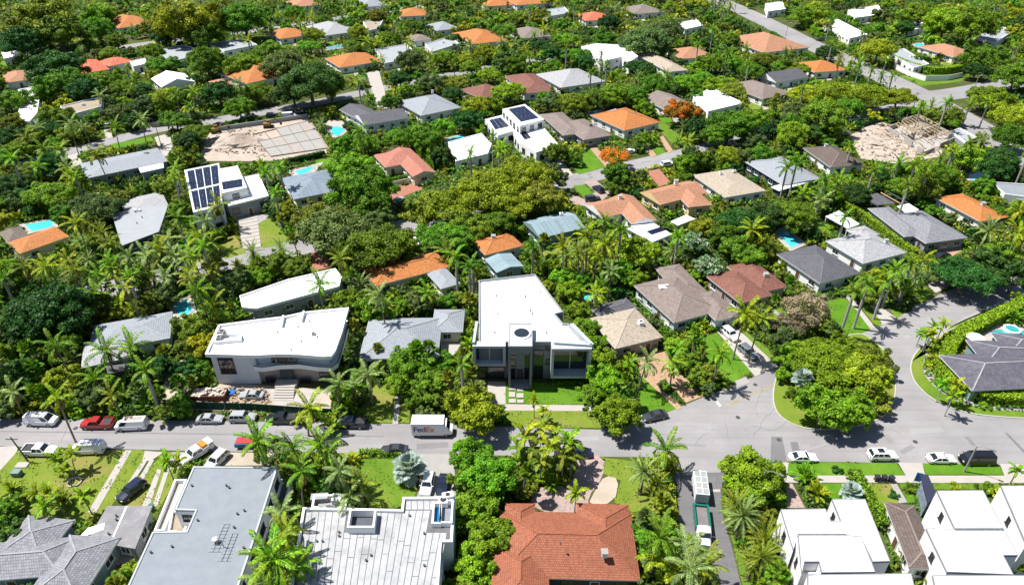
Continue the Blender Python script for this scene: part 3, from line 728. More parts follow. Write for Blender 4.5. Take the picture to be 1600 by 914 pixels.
    def finish(s):
        """windows and doors on every wall that can be seen from the street side"""
        if not s.glaze: return
        best = None; spots = []
        for k, (fp, z0, z1, win) in enumerate(s.wings):
            if not win: continue
            n = len(fp)
            for i in range(n):
                a, b = Vector(fp[i]), Vector(fp[(i+1) % n]); d = b-a; Ln = d.length
                if Ln < 2.6: continue
                d.normalize(); nr = Vector((d.y, -d.x)); mid = (a+b)/2
                cen = sum((Vector(p) for p in fp), Vector((0, 0)))/n
                if not inside(mid-nr*0.2, fp): nr = -nr
                tocam = Vector((0, 0))-mid
                if nr.dot(tocam.normalized()) < 0.12: continue
                cnt = max(1, int(Ln/s.space))
                rows = max(1, int((z1-z0+0.4)/3.0))
                for rI in range(rows):
                    zc = z0+(z1-z0)*(rI+0.55)/rows
                    for j in range(cnt):
                        p = a.lerp(b, (j+0.5)/cnt)
                        out = p+nr*0.5
                        if any(kk != k and inside(out, ff) and za < zc < zb for kk, (ff, za, zb, _) in enumerate(s.wings)): continue
                        spots.append((nr.dot(tocam.normalized())*Ln, p, nr, zc, rI, z0, Ln/cnt, (z1-z0)/rows))
        if not spots: return
        ground = [q for q in spots if q[4] == 0 and q[5] < 0.2]
        door = None
        if ground and not s.has_door:
            mx = max(q[0] for q in ground); cand = [q for q in ground if q[0] == mx]; door = cand[len(cand)//2]
        for q in spots:
            _, p, nr, zc, rI, z0, wid, hh = q
            ang = math.atan2(nr.y, nr.x)+math.pi/2
            if q is door:
                d = MB(); d.box((0, -0.03, 1.05), (1.1, 0.1, 2.1)); fr = MB()
                for sx in (-1, 1): fr.box((sx*0.62, -0.035, 1.08), (0.12, 0.13, 2.16))
                fr.box((0, -0.035, 2.2), (1.36, 0.13, 0.1)); hd = MB(); hd.box((0.4, -0.11, 1.0), (0.06, 0.08, 0.2))
                o = obj('door', d.mesh('door', WOOD), s.root, s.L((p.x+nr.x*0.02, p.y+nr.y*0.02, z0)), ang)
                obj('door_frame', fr.mesh('door_frame', FRAME), o); obj('handle', hd.mesh('handle', METAL), o)
                continue
            w = min(s.wmax, max(1.0, round(wid*0.5*2)/2)); h = 1.3 if hh < 3.6 or s.wmax < 1 else 1.7
            f, pn = win_mesh(w, h, s.dark, 1 if w > 1.2 else 0)
            o = obj('window', f, s.root, s.L((p.x, p.y, zc)), ang); obj('pane', pn, o)
    def win(s, px, w, h, z, nrm, dark=True, bars=2):
        """a window placed by hand: photo point at height z, facing direction nrm (degrees, 270 = towards the camera)"""
        p = P(px[0], px[1], z); f, pn = win_mesh(w, h, dark, bars)
        o = obj('window', f, s.root, s.L(p), math.radians(nrm)+math.pi/2); obj('pane', pn, o)
    def win_px(s, x0, y0, x1, y1, Y, bars=1, dark=True, name='window'):
        a, b = plane(x0, y0, Y), plane(x1, y1, Y); w, h = round(b.x-a.x, 2), round(a.z-b.z, 2); f, pn = win_mesh(w, h, dark, bars)
        o = obj(name, f, s.root, s.L((a+b)/2)); obj('pane', pn, o); return o
    def unit(s, px, z, size=(1.0, 1.0, 0.8), name='air_conditioner', mat=None):
        p = P(px[0], px[1], z); m = MB(); m.box((p.x, p.y, z+size[2]/2-0.02), size, rz=rng.uniform(0, 0.3))
        o = m.build(name, mat or WHITE_W, s.root)
        if name == 'air_conditioner':
            f = MB(); f.cyl((p.x, p.y, z+size[2]-0.015), min(size[:2])*0.36, 0.05, 10); f.build('fan_grille', BLACKM, o)
        if name == 'chimney':
            f = MB(); f.box((p.x, p.y, z+size[2]+0.05), (size[0]+0.25, size[1]+0.25, 0.14)); f.build('chimney_cap', CONC, o)
        return o
    def vents(s, pts, z):
        for a, b in pts:
            p = P(a, b, z); m = MB(); m.cyl((p.x, p.y, z-0.05), 0.12, 0.3, 8); m.cyl((p.x, p.y, z+0.25), 0.17, 0.07, 8); m.build('roof_vent', DGREY_W, s.root)
    def solar(s, q, z, cols, rows, tilt=0.12):
        w = [P(a, b, z) for a, b in q]
        fr = MB(); ctr = sum(w, Vector())/4
        for i in range(4): fr.bar(w[i]+Vector((0, 0, .04)), w[(i+1) % 4]+Vector((0, 0, .04)), 0.1, 0.08)
        base = fr.build('solar_array', METAL, s.root)
        for i in range(cols):
            for j in range(rows):
                def at(x, y): return (w[0].lerp(w[1], x)).lerp(w[3].lerp(w[2], x), y)
                g_ = 0.03
                c4 = [at((i+g_)/cols, (j+g_)/rows), at((i+1-g_)/cols, (j+g_)/rows), at((i+1-g_)/cols, (j+1-g_)/rows), at((i+g_)/cols, (j+1-g_)/rows)]
                m = MB(); m.prism([(p.x, p.y) for p in c4], z+0.10, z+0.15); m.build('solar_panel', SOLAR, base)

def simple(label, short, q, h, roof, kind='hip', wall=WHITE_W, pitch=0.34, chim=None, **kw):
    c = (sum(a for a, b in q)/len(q), sum(b for a, b in q)/len(q)+6)
    H = House(label, short, c, wall=wall, space=kw.pop('space', 4.2))
    if kind in ('hip', 'gable'): H.hip(q, h, pitch, roof, kind, **kw)
    else: H.flat(q, h, roof, **kw)
    if chim: H.unit(chim, H.h+(0.3 if kind != 'flat' else -0.3), (0.9, 0.9, 1.1), 'chimney', WHITE_W)
    return H

# ---- nearest row, left to right
H = House('grey tiled hipped house with a flat garage wing at the bottom left corner', 'the grey tiled corner house', (110, 870), wall=TEAL_W)
H.hip([(48, 798), (106, 818), (70, 880), (-10, 870)], 3.2, 0.4, GREYTILE); H.hip([(-40, 850), (120, 838), (95, 905), (-70, 905)], 3.2, 0.4, GREYTILE)
H.hip([(112, 828), (174, 846), (130, 945), (40, 935)], 3.2, 0.42, GREYTILE)
H.flat([(168, 790), (238, 790), (211, 857), (172, 850), (140, 838)], 3.0, surf('grey_rolled_roof', (0.27, 0.265, 0.28), var=0.2, stain=(0.4, 0.39, 0.4), stain_amt=0.6, stain_sc=0.3), parapet=0.02, wall=GREY_W, slab=True)
m = MB(); m.bar(P(198, 791, 3.05), P(174, 846, 3.05), 0.25, 0.1); m.build('roof_seam', WHITE_R, H.root)
m = MB(); m.prism([(P(a, b).x, P(a, b).y) for a, b in [(148, 845), (174, 837), (172, 848), (132, 862)]], 3.0, 3.06); m.build('white_flashing', WHITE_R, H.root)
H.vents([(182, 806), (170, 834), (182, 812), (55, 876)], 3.1)

B2 = House('two-storey house with a huge flat blue-grey roof and a television aerial', 'the blue-grey flat roof', (340, 880), name='flat_roofed_house', wall=WHITE_W, dark=True)
B2.flat([(302, 728), (434, 729), (400, 834), (366, 935), (190, 935), (238, 830), (291, 829), (305, 797), (273, 796)], 7.0, GREYROOF, parapet=0.12, rim=surf('grey_rim', (0.5, 0.53, 0.55), var=0.08), slab=False)
B2.flat([(273, 748), (292, 748), (256, 828), (240, 829)], 3.6, PALECONC, parapet=0.7, wall=WHITE_W); B2.flat([(268, 797), (300, 799), (288, 832), (262, 830)], 3.7, TANROOF_F, parapet=0.5, win=False)
B2.flat([(436, 748), (456, 748), (428, 850), (405, 935), (372, 935), (402, 834)], 3.2, surf('dark_deck', (0.14, 0.14, 0.16)), parapet=0.35, win=False)
B2.vents([(300, 759), (354, 759), (358, 762), (371, 803), (382, 798), (309, 813), (366, 824), (381, 856), (269, 854), (236, 863)], 6.92)
m = MB(); za = 7.0
a, b = P(355, 819, za+1.6), P(337, 862, za+1.6); d = (b-a).normalized(); nn = Vector((-d.y, d.x, 0))
for off in (-0.35, 0.35): m.bar(a+nn*off, b+nn*off, 0.07)
for i in range(9): p = a.lerp(b, i/8); m.bar(p-nn*(0.5+0.05*i), p+nn*(0.5+0.05*i), 0.05)
ae = m.build('television_aerial', DGREY_W, B2.root)
m = MB(); m.cyl((*(a.lerp(b, 0.55)).xy, za-0.2), 0.06, 1.9, 6); m.cyl((*P(337, 846, za).xy, za+0.5), 0.45, 0.12, 12); m.bar(P(337, 846, za), P(337, 846, za+0.6), 0.08); m.build('mast', METAL, ae)

B3 = House('two-storey white house with a seamed flat roof and a sunk light well', 'the seamed white roof', (585, 890), name='flat_roofed_house', wall=WHITE_W)
SEAM = surf('seam_grey', (0.16, 0.16, 0.17), var=0.2)
B3.flat([(473, 792), (627, 795), (629, 776), (711, 775), (707, 846), (690, 846), (684, 935), (450, 935)], 7.0, SEAM, parapet=0.45, pw=0.35)
rz_ = B3.deck; WSHEET = surf('white_roofing_sheet', (0.475, 0.48, 0.49), var=0.12, stain=(0.22, 0.22, 0.23), stain_amt=0.6, stain_sc=0.35)
poly3 = [(470, 800)]
wl_, wr_ = 0, 0
for i in range(21):                                   # each roofing sheet is a strip of its own, lapped over the next
    t0, t1 = i/21, (i+1)/21
    xa, xb = 477+t0*228, 477+t1*228; fa, fb = 462+t0*218, 462+t1*218
    well = 543 < (xa+xb)/2 < 590 or (xa+xb)/2 > 668
    cuts = [0.0, rng.uniform(0.3, 0.8), 1.0]
    for c0, c1 in zip(cuts[:-1], cuts[1:]):
        def at(x0, x1, t): return P(x0+(x1-x0)*t, 797+(930-797)*t, rz_)
        if well:
            c0 = max(c0, 0.26)
            if c1 <= c0: continue
        q = [at(xa, fa, c0), at(xb, fb, c0), at(xb, fb, c1), at(xa, fa, c1)]
        cc = sum(q, Vector())/4
        m = MB(); m.prism(inset([p.xy[:] for p in q], .05), rz_+0.002, rz_+0.012+0.006*((i+int(c0*7)) % 3)); m.build('roofing_sheet', WSHEET, B3.root)
for i in range(6):
    x0, x1 = 633+i*9.6, 633+(i+1)*9.6
    q = [P(x0, 780, rz_), P(x1, 780, rz_), P(x1, 796, rz_), P(x0, 796, rz_)]
    cc = sum(q, Vector())/4; m = MB(); m.prism(inset([p.xy[:] for p in q], .045), rz_+0.002, rz_+0.014+0.006*(i % 3)); m.build('roofing_sheet', WSHEET, B3.root)
def well(H, q, z, depth, floor_mat, wall_mat, rise=0.45):
    """open well in a roof: a raised kerb with a dark floor; walls seen inside"""
    w = [P(a, b, z+rise) for a, b in q]; poly = [p.xy[:] for p in w]; o_ = inset(poly, -0.25)
    a_ = sum(poly[i][0]*poly[(i+1) % 4][1]-poly[(i+1) % 4][0]*poly[i][1] for i in range(4))
    if a_ < 0: poly = poly[::-1]
    m = MB()
    for i in range(4):
        j = (i+1) % 4
        m.face([(*o_[i], z+rise), (*o_[j], z+rise), (*poly[j], z+rise), (*poly[i], z+rise)]); m.face([(*o_[i], z-.1), (*o_[j], z-.1), (*o_[j], z+rise), (*o_[i], z+rise)])
        m.face([(*poly[j], z+.03), (*poly[i], z+.03), (*poly[i], z+rise), (*poly[j], z+rise)])
    k = m.build('light_well', wall_mat, H.root); m = MB(); m.face([(*p, z+0.03) for p in poly]); m.build('well_floor', floor_mat, k); return k
well(B3, [(549, 797), (585, 797), (582, 821), (545, 821)], rz_, 3, surf('well_floor_grey', (0.10, 0.11, 0.13)), WHITE_W, 1.4)
well(B3, [(679, 786), (688, 786), (686, 815), (677, 815)], rz_, 3, gloss('lap_pool_blue', (0.015, 0.16, 0.36), rough=0.1), WHITE_W, 0.9); well(B3, [(690, 782), (706, 782), (704, 814), (689, 814)], rz_, 3, surf('terrace_grey', (0.25, 0.27, 0.31)), WHITE_W, 0.9)
B3.unit((693, 787), rz_+0.1, (1.3, 1.3, 1.0)); B3.unit((700, 779), rz_+0.4, (1.6, 1.0, 1.0))
B3.vents([(530, 832), (530, 838), (663, 834), (580, 868), (663, 884), (572, 876), (495, 846), (504, 846), (640, 806)], rz_)
B3.flat([(490, 772), (543, 772), (542, 793), (486, 793)], 3.6, PAVER_G, parapet=0.9, pw=0.3, win=False)
B3.unit((500, 780), 2.8, (2.6, 1.2, 0.8), 'terrace_sofa', GREY_W); B3.unit((527, 782), 2.8, (1.4, 1.4, 0.9), 'terrace_table', WHITE_W)

B4 = House('terracotta tiled hipped house with a white chimney behind the pink paved drive', 'the terracotta tiled house', (890, 880), wall=surf('dark_brown_wall', (0.12, 0.09, 0.07)), dark=True)
B4.hip([(786, 800), (986, 800), (1000, 904), (770, 904)], 3.4, 0.40, TERRA, caps=TERRA); B4.hip([(903, 787), (983, 787), (990, 872), (900, 872)], 3.4, 0.40, TERRA, caps=TERRA)
B4.hip([(790, 786), (836, 786), (838, 872), (786, 872)], 3.4, 0.4, TERRA, caps=TERRA); B4.hip([(774, 850), (858, 850), (858, 960), (762, 960)], 3.4, 0.4, TERRA, caps=TERRA)
B4.unit((944, 868), 5.2, (.7, .7, 0.9), 'chimney', WHITE_W); B4.vents([(876, 849)], 6.6)

B5 = House('two-storey white box house with a roof balcony beside the bright round tree', 'the white balcony house', (1300, 880), name='modern_house', wall=WHITE_W, dark=True, space=6.5, wmax=0.9)
B5.flat([(1220, 795), (1290, 794), (1296, 813), (1314, 813), (1300, 779), (1352, 779), (1391, 876), (1364, 877), (1345, 838), (1324, 836), (1322, 834), (1247, 834), (1240, 858)], 7.0, WHITE_R, parapet=0.08, rim=surf('grey_drip_edge', (0.35, 0.36, 0.38)), pw=0.12)
B5.flat([(1247, 835), (1322, 835), (1346, 838), (1368, 893), (1284, 894), (1280, 877), (1257, 877), (1253, 894)], 8.3, WHITE_R, parapet=0.08, rim=surf('grey_drip_edge', (0, 0, 0)), pw=0.12)
B5.flat([(1256, 878), (1281, 878), (1284, 896), (1252, 896)], 6.4, surf('terrace_grey', (0, 0, 0)), parapet=0.9, win=False)
B5.flat([(1262, 897), (1424, 895), (1436, 945), (1262, 945)], 8.3, WHITE_R, parapet=0.08, rim=surf('grey_drip_edge', (0, 0, 0)), pw=0.12)
B6 = simple('narrow brown hipped house with a white side wall between two white box houses', 'the narrow brown roof', [(1382, 787), (1435, 787), (1462, 888), (1423, 888)], 3.4, BROWN, wall=WHITE_W, space=3.2)
B7 = House('two-storey white box house with stained roof right of the narrow brown roof', 'the stained white box house', (1510, 880), name='modern_house', wall=WHITE_W, dark=True, space=6.5, wmax=0.9)
B7.flat([(1464, 766), (1536, 765), (1568, 825), (1492, 825)], 7.4, WHITE_R, parapet=0.08, rim=surf('grey_drip_edge', (0, 0, 0)), pw=0.12)
B7.flat([(1447, 825), (1569, 826), (1591, 867), (1568, 867), (1584, 897), (1480, 893)], 7.0, WHITE_R, parapet=0.08, rim=surf('grey_drip_edge', (0, 0, 0)), pw=0.12)
B7.flat([(1457, 898), (1640, 898), (1660, 945), (1468, 945)], 7.2, WHITE_R, parapet=0.08, rim=surf('grey_drip_edge', (0, 0, 0)), pw=0.12)
B8 = House('white box house cut by the right edge at the bottom', 'the right-edge white house', (1600, 830), name='modern_house', wall=WHITE_W, dark=True, space=6.5, wmax=0.9)
B8.flat([(1564, 758), (1660, 758), (1720, 850), (1604, 850)], 7.0, WHITE_R, parapet=0.08, rim=surf('grey_drip_edge', (0, 0, 0)), pw=0.12)
PV = House('small dark-roofed pavilion with a blue painted wall beside the pavement', 'the dark pavilion', (1442, 770), cat='pavilion', name='pavilion', wall=surf('blue_mural', (0.30, 0.36, 0.44), var=0.5, sc=2.0), glaze=False)
PV.flat([(1438, 741), (1450, 741), (1464, 774), (1450, 786)], 4.2, surf('dark_blue_roof', (0.03, 0.035, 0.07)), slab=True, wall=surf('blue_mural', (0, 0, 0)))

# ---- row behind the near street
C1 = House('white modern house with a curved balcony and a building yard in front', 'the white curved house', (430, 595), name='modern_house', wall=surf('pale_grey_stucco', (0.58, 0.60, 0.63), var=0.05), dark=True, glaze=False)
ZR = 7.6; RF = [(320, 553), (341, 507), (400, 499), (443, 494), (475, 487), (545, 480), (534, 520), (524, 548), (518, 556), (505, 557), (470, 554), (435, 553), (400, 555)]
w = [P(a, b, ZR) for a, b in RF]; poly = [p.xy[:] for p in w]; inn = inset(poly, .4); poly = poly if abs(inset(poly, 0)[0][0]-poly[0][0]) < 1e-6 else poly[::-1]
m = MB(); m.face([(*p, ZR-.45) for p in inn]); ro = m.build('roof', WHITE_R, C1.root); m = MB(); n = len(poly)
for i in range(n):
    j = (i+1) % n
    m.face([(*poly[i], ZR), (*poly[j], ZR), (*inn[j], ZR), (*inn[i], ZR)]); m.face([(*inn[j], ZR-.5), (*inn[i], ZR-.5), (*inn[i], ZR), (*inn[j], ZR)]); m.face([(*poly[i], ZR-.75), (*poly[j], ZR-.75), (*poly[j], ZR), (*poly[i], ZR)])
m.face([(*p, ZR-.75) for p in poly][::-1]); m.build('parapet', WHITE_W, ro)
wp = inset(poly, 1.3); YW = min(p[1] for p in wp); m = MB(); m.prism(wp, 4.1, ZR-.752); m.build('wall', C1.wall, C1.root); m = MB(); m.prism(inset(poly, 1.5), 0, 3.8); m.build('wall', PINK_W, C1.root)
yb = P(360, 553, ZR).y+.35; xa, xb = P(322, 553, ZR).x+.5, plane(402, 575, yb).x; m = MB(); m.prism([(xa, yb), (xb, yb), (xb, yb+6), (xa, yb+6)], 0, ZR-.756); m.build('wall', C1.wall, C1.root); FOOT.append(poly)
bal = [(397, 576), (410, 578), (438, 574), (468, 573), (497, 577), (518, 578), (528, 571), (538, 540), (548, 500)]; zb = 4.3; bw = [P(a, b, zb) for a, b in bal]
inner_ = [Vector((wp_[0], wp_[1], 0)) for wp_ in ((P(540, 490, ZR).x-1.0, bw[-1].y), (bw[6].x-1.6, YW+2.0), (bw[6].x-1.6, YW+1.0), (bw[0].x, YW+1.0))]
m = MB(); m.prism([p.xy[:] for p in bw]+[p.xy[:] for p in inner_], 3.85, zb, bottom=True); bo = m.build('balcony', WHITE_W, C1.root); m = MB()
for a, b in zip(bw[:-1], bw[1:]): m.bar(a+Vector((0, 0, .3)), b+Vector((0, 0, .3)), .12, .6)
m.build('balustrade', WHITE_W, bo); m = MB()
for a, b in zip(bw[:-1], bw[1:]): m.bar(a+Vector((0, .05, .64)), b+Vector((0, .05, .64)), .2, .06)
m.build('handrail', DGREY_W, bo)
keep_poly([(320, 553), (524, 556), (528, 590), (520, 612), (345, 605)]); keep_poly(RF)
C1.win_px(339, 559, 370, 583, yb-.03, 1)
for x0, x1 in ((423, 430), (432, 455), (457, 464)): C1.win_px(x0, 557, x1, 565, YW-.03, 2 if x1-x0 > 10 else 0)
yg = min(p[1] for p in inset(poly, 1.5))-.03; C1.win_px(498, 582, 521, 595, yg, 2); C1.win_px(414, 589, 431, 596, yg, 1); C1.win_px(470, 591, 486, 597, yg, 1)
for i in range(6):                                             # open flight of floating steps
    p = plane(448, 585, yg); m = MB(); y_ = yg-2.0-i*0.6; m.prism([(p.x-1.9+0.08*i, y_-0.28), (p.x+1.9+0.08*i, y_-0.28), (p.x+1.9+0.08*i, y_+0.28), (p.x-1.9+0.08*i, y_+0.28)], 0.84-i*0.14-0.12, 0.84-i*0.14, bottom=True); m.build('step', PALECONC, C1.root)
dm = MB(); p = plane(448, 585, yg); dm.box((p.x, yg, 2.1), (2.4, 0.12, 2.4)); dm.build('door', DGREY_W, C1.root); dm = MB(); dm.box((p.x, yg-.9, .45), (4.2, 1.7, .9)); dm.build('landing', PALECONC, C1.root)
C1.unit((348, 522), ZR-.45, (1.1, 1.1, 0.9), mat=GREY_W); C1.unit((352, 526), ZR-.45, (0.9, 0.9, 0.8), mat=GREY_W); C1.unit((343, 531), ZR-.45, (0.9, 0.9, 0.8), mat=GREY_W); C1.unit((490, 523), ZR-.45, (0.7, 0.7, 0.5), mat=GREY_W)
C1.vents([(434, 520), (466, 511), (484, 503), (471, 534), (496, 527), (455, 547), (380, 530)], ZR-.45)
m = MB(); q = [P(a, b, ZR-.45) for a, b in [(336, 538), (378, 534), (376, 524), (341, 527)]]; 
for i in range(4): m.bar(q[i]+Vector((0, 0, .3)), q[(i+1) % 4]+Vector((0, 0, .3)), 0.25, 0.8)
m.build('roof_screen', WHITE_W, C1.root)
m = MB()
for a, b in (((443, 495), (440, 509)), ((475, 488), (471, 501))): m.bar(P(*a, ZR)+Vector((0, 0, .0)), P(*b, ZR), 0.35, 0.9)
m.build('roof_fin', WHITE_W, C1.root)

H = House('single-storey light grey tiled house with a garage behind the leafy trees', 'the light grey tiled house', (640, 545), wall=CREAM_W)
H.hip([(575, 497), (690, 497), (686, 560), (562, 560)], 3.2, 0.34, LGREYTILE); H.hip([(678, 483), (728, 484), (722, 518), (674, 520)], 3.0, 0.36, LGREYTILE)
gd = MB(); p = P(704, 530, 0); gd.box((p.x+0.2, p.y+1.35, 1.15), (4.2, 0.12, 2.2)); 
for i in range(3): gd.box((p.x+0.2, p.y+1.28, 0.6+i*0.55), (4.2, 0.03, 0.04))
gd.build('garage_front', PALECONC, H.root)

C3 = House('large modern white-roofed house with grey framed boxes and a round skylight', 'the modern framed house', (830, 590), name='modern_house', wall=surf('mid_grey_stucco', (0.24, 0.25, 0.27), var=0.06), dark=True, space=3.2, glaze=False)
C3.flat([(748, 438), (836, 428), (880, 487), (867, 490), (880, 505), (888, 505), (912, 534), (748, 534)], 9.0, WHITE_R, parapet=0.4, rim=GREY_W, keepf=0.2)
BLUEG = surf('blue_grey_stucco', (0.50, 0.55, 0.575), var=0.05)
def frame_box(H, x0, x1, yt, z1, z0, depth, thick, wm, slant=0.0):
    """deep picture-frame box standing out of a facade; open front with a recessed glazed wall"""
    a, b = P(x0, yt, z1), P(x1, yt, z1); yf = (a.y+b.y)/2; X0, X1 = a.x, b.x
    m = MB()
    m.prism([(X0, yf), (X1, yf), (X1, yf+depth), (X0, yf+depth)], z1-thick, z1, bottom=True)
    m.prism([(X0, yf), (X1, yf), (X1, yf+depth), (X0, yf+depth)], z0, z0+thick, bottom=True)
    for xx in (X0, X1-thick): m.prism([(xx, yf+0.003), (xx+thick, yf+0.003), (xx+thick, yf+depth), (xx, yf+depth)], z0+thick, z1-thick)
    fo = m.build('facade_frame', wm, H.root)
    bk = MB(); bk.face([(X0+thick, yf+depth-0.12, z0+thick), (X1-thick, yf+depth-0.12, z0+thick), (X1-thick, yf+depth-0.12, z1-thick), (X0+thick, yf+depth-0.12, z1-thick)]); bk.build('glazed_wall', GLASS, fo)
    n = 2
    for i in range(n+1):
        x = X0+thick+(X1-X0-2*thick)*i/n; mm = MB(); mm.box((x, yf+depth-0.2, (z0+z1)/2), (0.12, 0.1, z1-z0-2*thick)); mm.build('mullion', FRAME, fo)
    FOOT.append([(X0, yf), (X1, yf), (X1, yf+depth), (X0, yf+depth)])
    return fo, (X0, X1, yf)
YM = P(800, 534, 9.0).y
for x0, x1, yt, z1, yb_ in ((738, 790, 541, 9.0, 572), (862, 925, 545, 9.2, 591)):
    yf_ = P(x0, yt, z1).y; frame_box(C3, x0, x1, yt, z1, plane(x0, yb_, yf_).z, YM-yf_-.004 if x0 > 800 else 1.6, 0.5, BLUEG)
o = C3.win_px(742, 573, 788, 594, YM-.06, 3); o.name = 'garage_front'  # no door: dark panel added to darken the wall like a recessed garage opening
# slanting fins over the boxes
m = MB(); a, b, c, d = P(866, 537, 9.25), P(925, 541, 9.25), P(893, 508, 9.25), P(752, 523, 9.05)
m.bar(b, c, 0.7, 0.9); m.bar(a, b, 0.5, 0.9); m.build('roof_fin', BLUEG, C3.root)
m = MB(); m.bar(P(740, 538, 9.1), P(745, 505, 9.1), 0.5, 1.0); m.build('roof_fin', BLUEG, C3.root)
C3.flat([(795, 505), (832, 505), (832, 541), (794, 541)], 10.2, WHITE_R, parapet=0.15, rim=GREY_W, wall=surf('mid_grey_stucco', (0, 0, 0)), keepf=0.9, win=False, z0=8.7)
YC = P(813, 541, 10.2).y; xl, xr = P(794, 541, 10.2).x, P(832, 541, 10.2).x
for xx in (xl+.003, xr-.453): m = MB(); m.prism([(xx, YC+.01), (xx+.45, YC+.01), (xx+.45, YM-.01), (xx, YM-.01)], 0, 8.7); m.build('entrance_fin', surf('mid_grey_stucco', (0, 0, 0)), C3.root)
m = MB(); m.box(((xl+xr)/2, YM-.05, 4.3), (xr-xl-.95, .06, 8.6)); m.build('glazed_wall', GLASS, C3.root)
m = MB(); m.box(((xl+xr)/2, YM-.16, 4.3), (1.7, .16, 8.6)); m.build('stone_panel', surf('pale_stone', (0.42, 0.44, 0.47)), C3.root); m = MB(); m.box(((xl+xr)/2, YM-.3, 1.3), (1.3, .1, 2.6)); m.build('door', DGREY_W, C3.root)
for zz in (3.0, 5.8): m = MB(); m.box(((xl+xr)/2, YM-.12, zz), (xr-xl-.97, .1, .18)); m.build('transom', surf('pale_stone', (0, 0, 0)), C3.root)
m = MB(); m.box(((xl+xr)/2, YC+1.2, .12), (xr-xl-.9, 2.6, .24)); m.build('step', PALECONC, C3.root)
p = P(815, 522, 10.1); m = MB(); m.cyl((p.x, p.y, 10.05), 1.75, 0.35, 28); sk = m.build('skylight', WHITE_W, C3.root); m = MB(); m.cyl((p.x, p.y, 10.38), 1.45, 0.06, 28); m.build('dome_glass', GLASS, sk)
YM = YM-.05; C3.win_px(834, 547, 848, 598, YM, 1); C3.win_px(853, 540, 861, 546, YM, 0); C3.win_px(853, 561, 861, 568, YM, 0)
C3.vents([(776, 463), (778, 491), (773, 520), (821, 464), (832, 491), (844, 457), (854, 521), (829, 486)], 8.65)
for i, (x0, x1, y0, y1) in enumerate([(795, 806, 602, 610), (808, 818, 602, 612), (795, 805, 613, 621), (807, 818, 615, 622), (795, 806, 624, 630), (808, 818, 625, 630)]):
    sl = MB(); q = [P(x0, y0, 0), P(x1, y0, 0), P(x1, y1, 0), P(x0, y1, 0)]; sl.prism([t.xy[:] for t in q], 0.1, 0.18)
    o = sl.build('paving_slab', PALECONC); tag(o, ['pale paving slab at the door of the modern framed house, left of the first row', 'pale paving slab at the door of the modern framed house, right of the first row', 'pale paving slab in the entrance path, left of the middle row', 'pale paving slab in the entrance path, right of the middle row', 'pale paving slab in the entrance path, left of the row by the lawn path', 'pale paving slab in the entrance path, right of the row by the lawn path'][i], 'paving slab', 'entrance paving slabs')
keep_poly([(738, 500), (925, 500), (925, 598), (762, 610)]); keep_poly([(790, 600), (822, 600), (822, 632), (790, 632)])

H = House('beige tiled hipped house with a grey rear wing beside the tan paved drive', 'the beige tiled house', (985, 530), wall=PINK_W)
H.hip([(925, 500), (990, 478), (1038, 529), (958, 543)], 3.2, 0.34, BEIGE); H.hip([(924, 482), (979, 464), (995, 482), (940, 500)], 3.0, 0.25, SLATE); H.unit((1001, 507), 4.2, (1.0, 1.2, 0.9), mat=WHITE_W)
H = House('long taupe shingle hipped house above the sloping white drive', 'the taupe shingle house', (1075, 480), wall=surf('pale_blue_stucco', (0.52, 0.58, 0.63), var=0.05))
H.hip([(1003, 447), (1062, 425), (1118, 480), (1050, 512)], 3.2, 0.32, TAUPE); H.hip([(1031, 420), (1062, 410), (1100, 455), (1062, 468)], 3.0, 0.3, TAUPE); H.hip([(1085, 462), (1118, 452), (1148, 490), (1118, 506)], 3.2, 0.34, TAUPE); H.unit((1038, 450), 4.3, (2.4, 1.5, 0.5), 'skylight', WHITE_W)
H = House('red-brown shingle hipped house right of the taupe house', 'the red-brown shingle house', (1170, 455), wall=PINK_W)
H.hip([(1113, 438), (1158, 412), (1190, 462), (1160, 476)], 3.2, 0.34, REDBROWN); H.hip([(1135, 415), (1180, 408), (1228, 446), (1188, 460)], 3.2, 0.34, REDBROWN); H.unit((1196, 432), 4.3, (0.9, 0.9, 0.8), 'chimney', WHITE_W)
simple('dark slate hipped house below the small turquoise pool', 'the dark slate house', [(1226, 400), (1272, 378), (1338, 426), (1278, 446)], 3.2, SLATE)
H = simple('pale grey hipped house with a white canopy between two hedged gardens', 'the pale grey hipped house', [(1300, 380), (1352, 356), (1416, 396), (1345, 412)], 3.2, PALETILE); H.hip([(1326, 360), (1350, 351), (1372, 366), (1345, 374)], 3.0, 0.3, PALETILE); H.unit((1384, 379), 4.2, (0.8, 0.8, 0.8), 'chimney', WHITE_W)
CN = House('flat white garden canopy on posts behind the pale grey hipped house', 'the white garden canopy', (1316, 350), cat='canopy', name='canopy', glaze=False)
q = [P(a, b, 3.0) for a, b in [(1290, 338), (1311, 329), (1343, 350), (1325, 357)]]; m = MB(); m.prism([p.xy[:] for p in q], 2.8, 3.0, bottom=True); m.build('roof', WHITE_R, CN.root)
for p in q: m = MB(); pp = p+(P(1316, 344, 3.0)-p)*0.06; m.box((pp.x, pp.y, 1.4), (0.2, 0.2, 2.8)); m.build('post', WHITE_W, CN.root)
keep_pts(q)
H = House('wide mid-grey hipped house with pergola behind and tan drive', 'the wide grey hipped house', (1425, 365), wall=GREY_W)
H.hip([(1358, 330), (1390, 319), (1450, 372), (1412, 366)], 3.2, 0.3, MIDGREY, caps=None); H.hip([(1400, 338), (1440, 327), (1494, 364), (1444, 390)], 3.2, 0.32, MIDGREY, caps=None)
H.flat([(1402, 322), (1420, 318), (1436, 328), (1418, 334)], 3.0, WHITE_R, slab=True, win=False)
PG = House('dark pergola of tan beams behind the wide grey house', 'the dark pergola', (1382, 312), cat='pergola', name='pergola', glaze=False)
q = [P(a, b, 3.0) for a, b in [(1347, 308), (1386, 299), (1418, 317), (1372, 322)]]
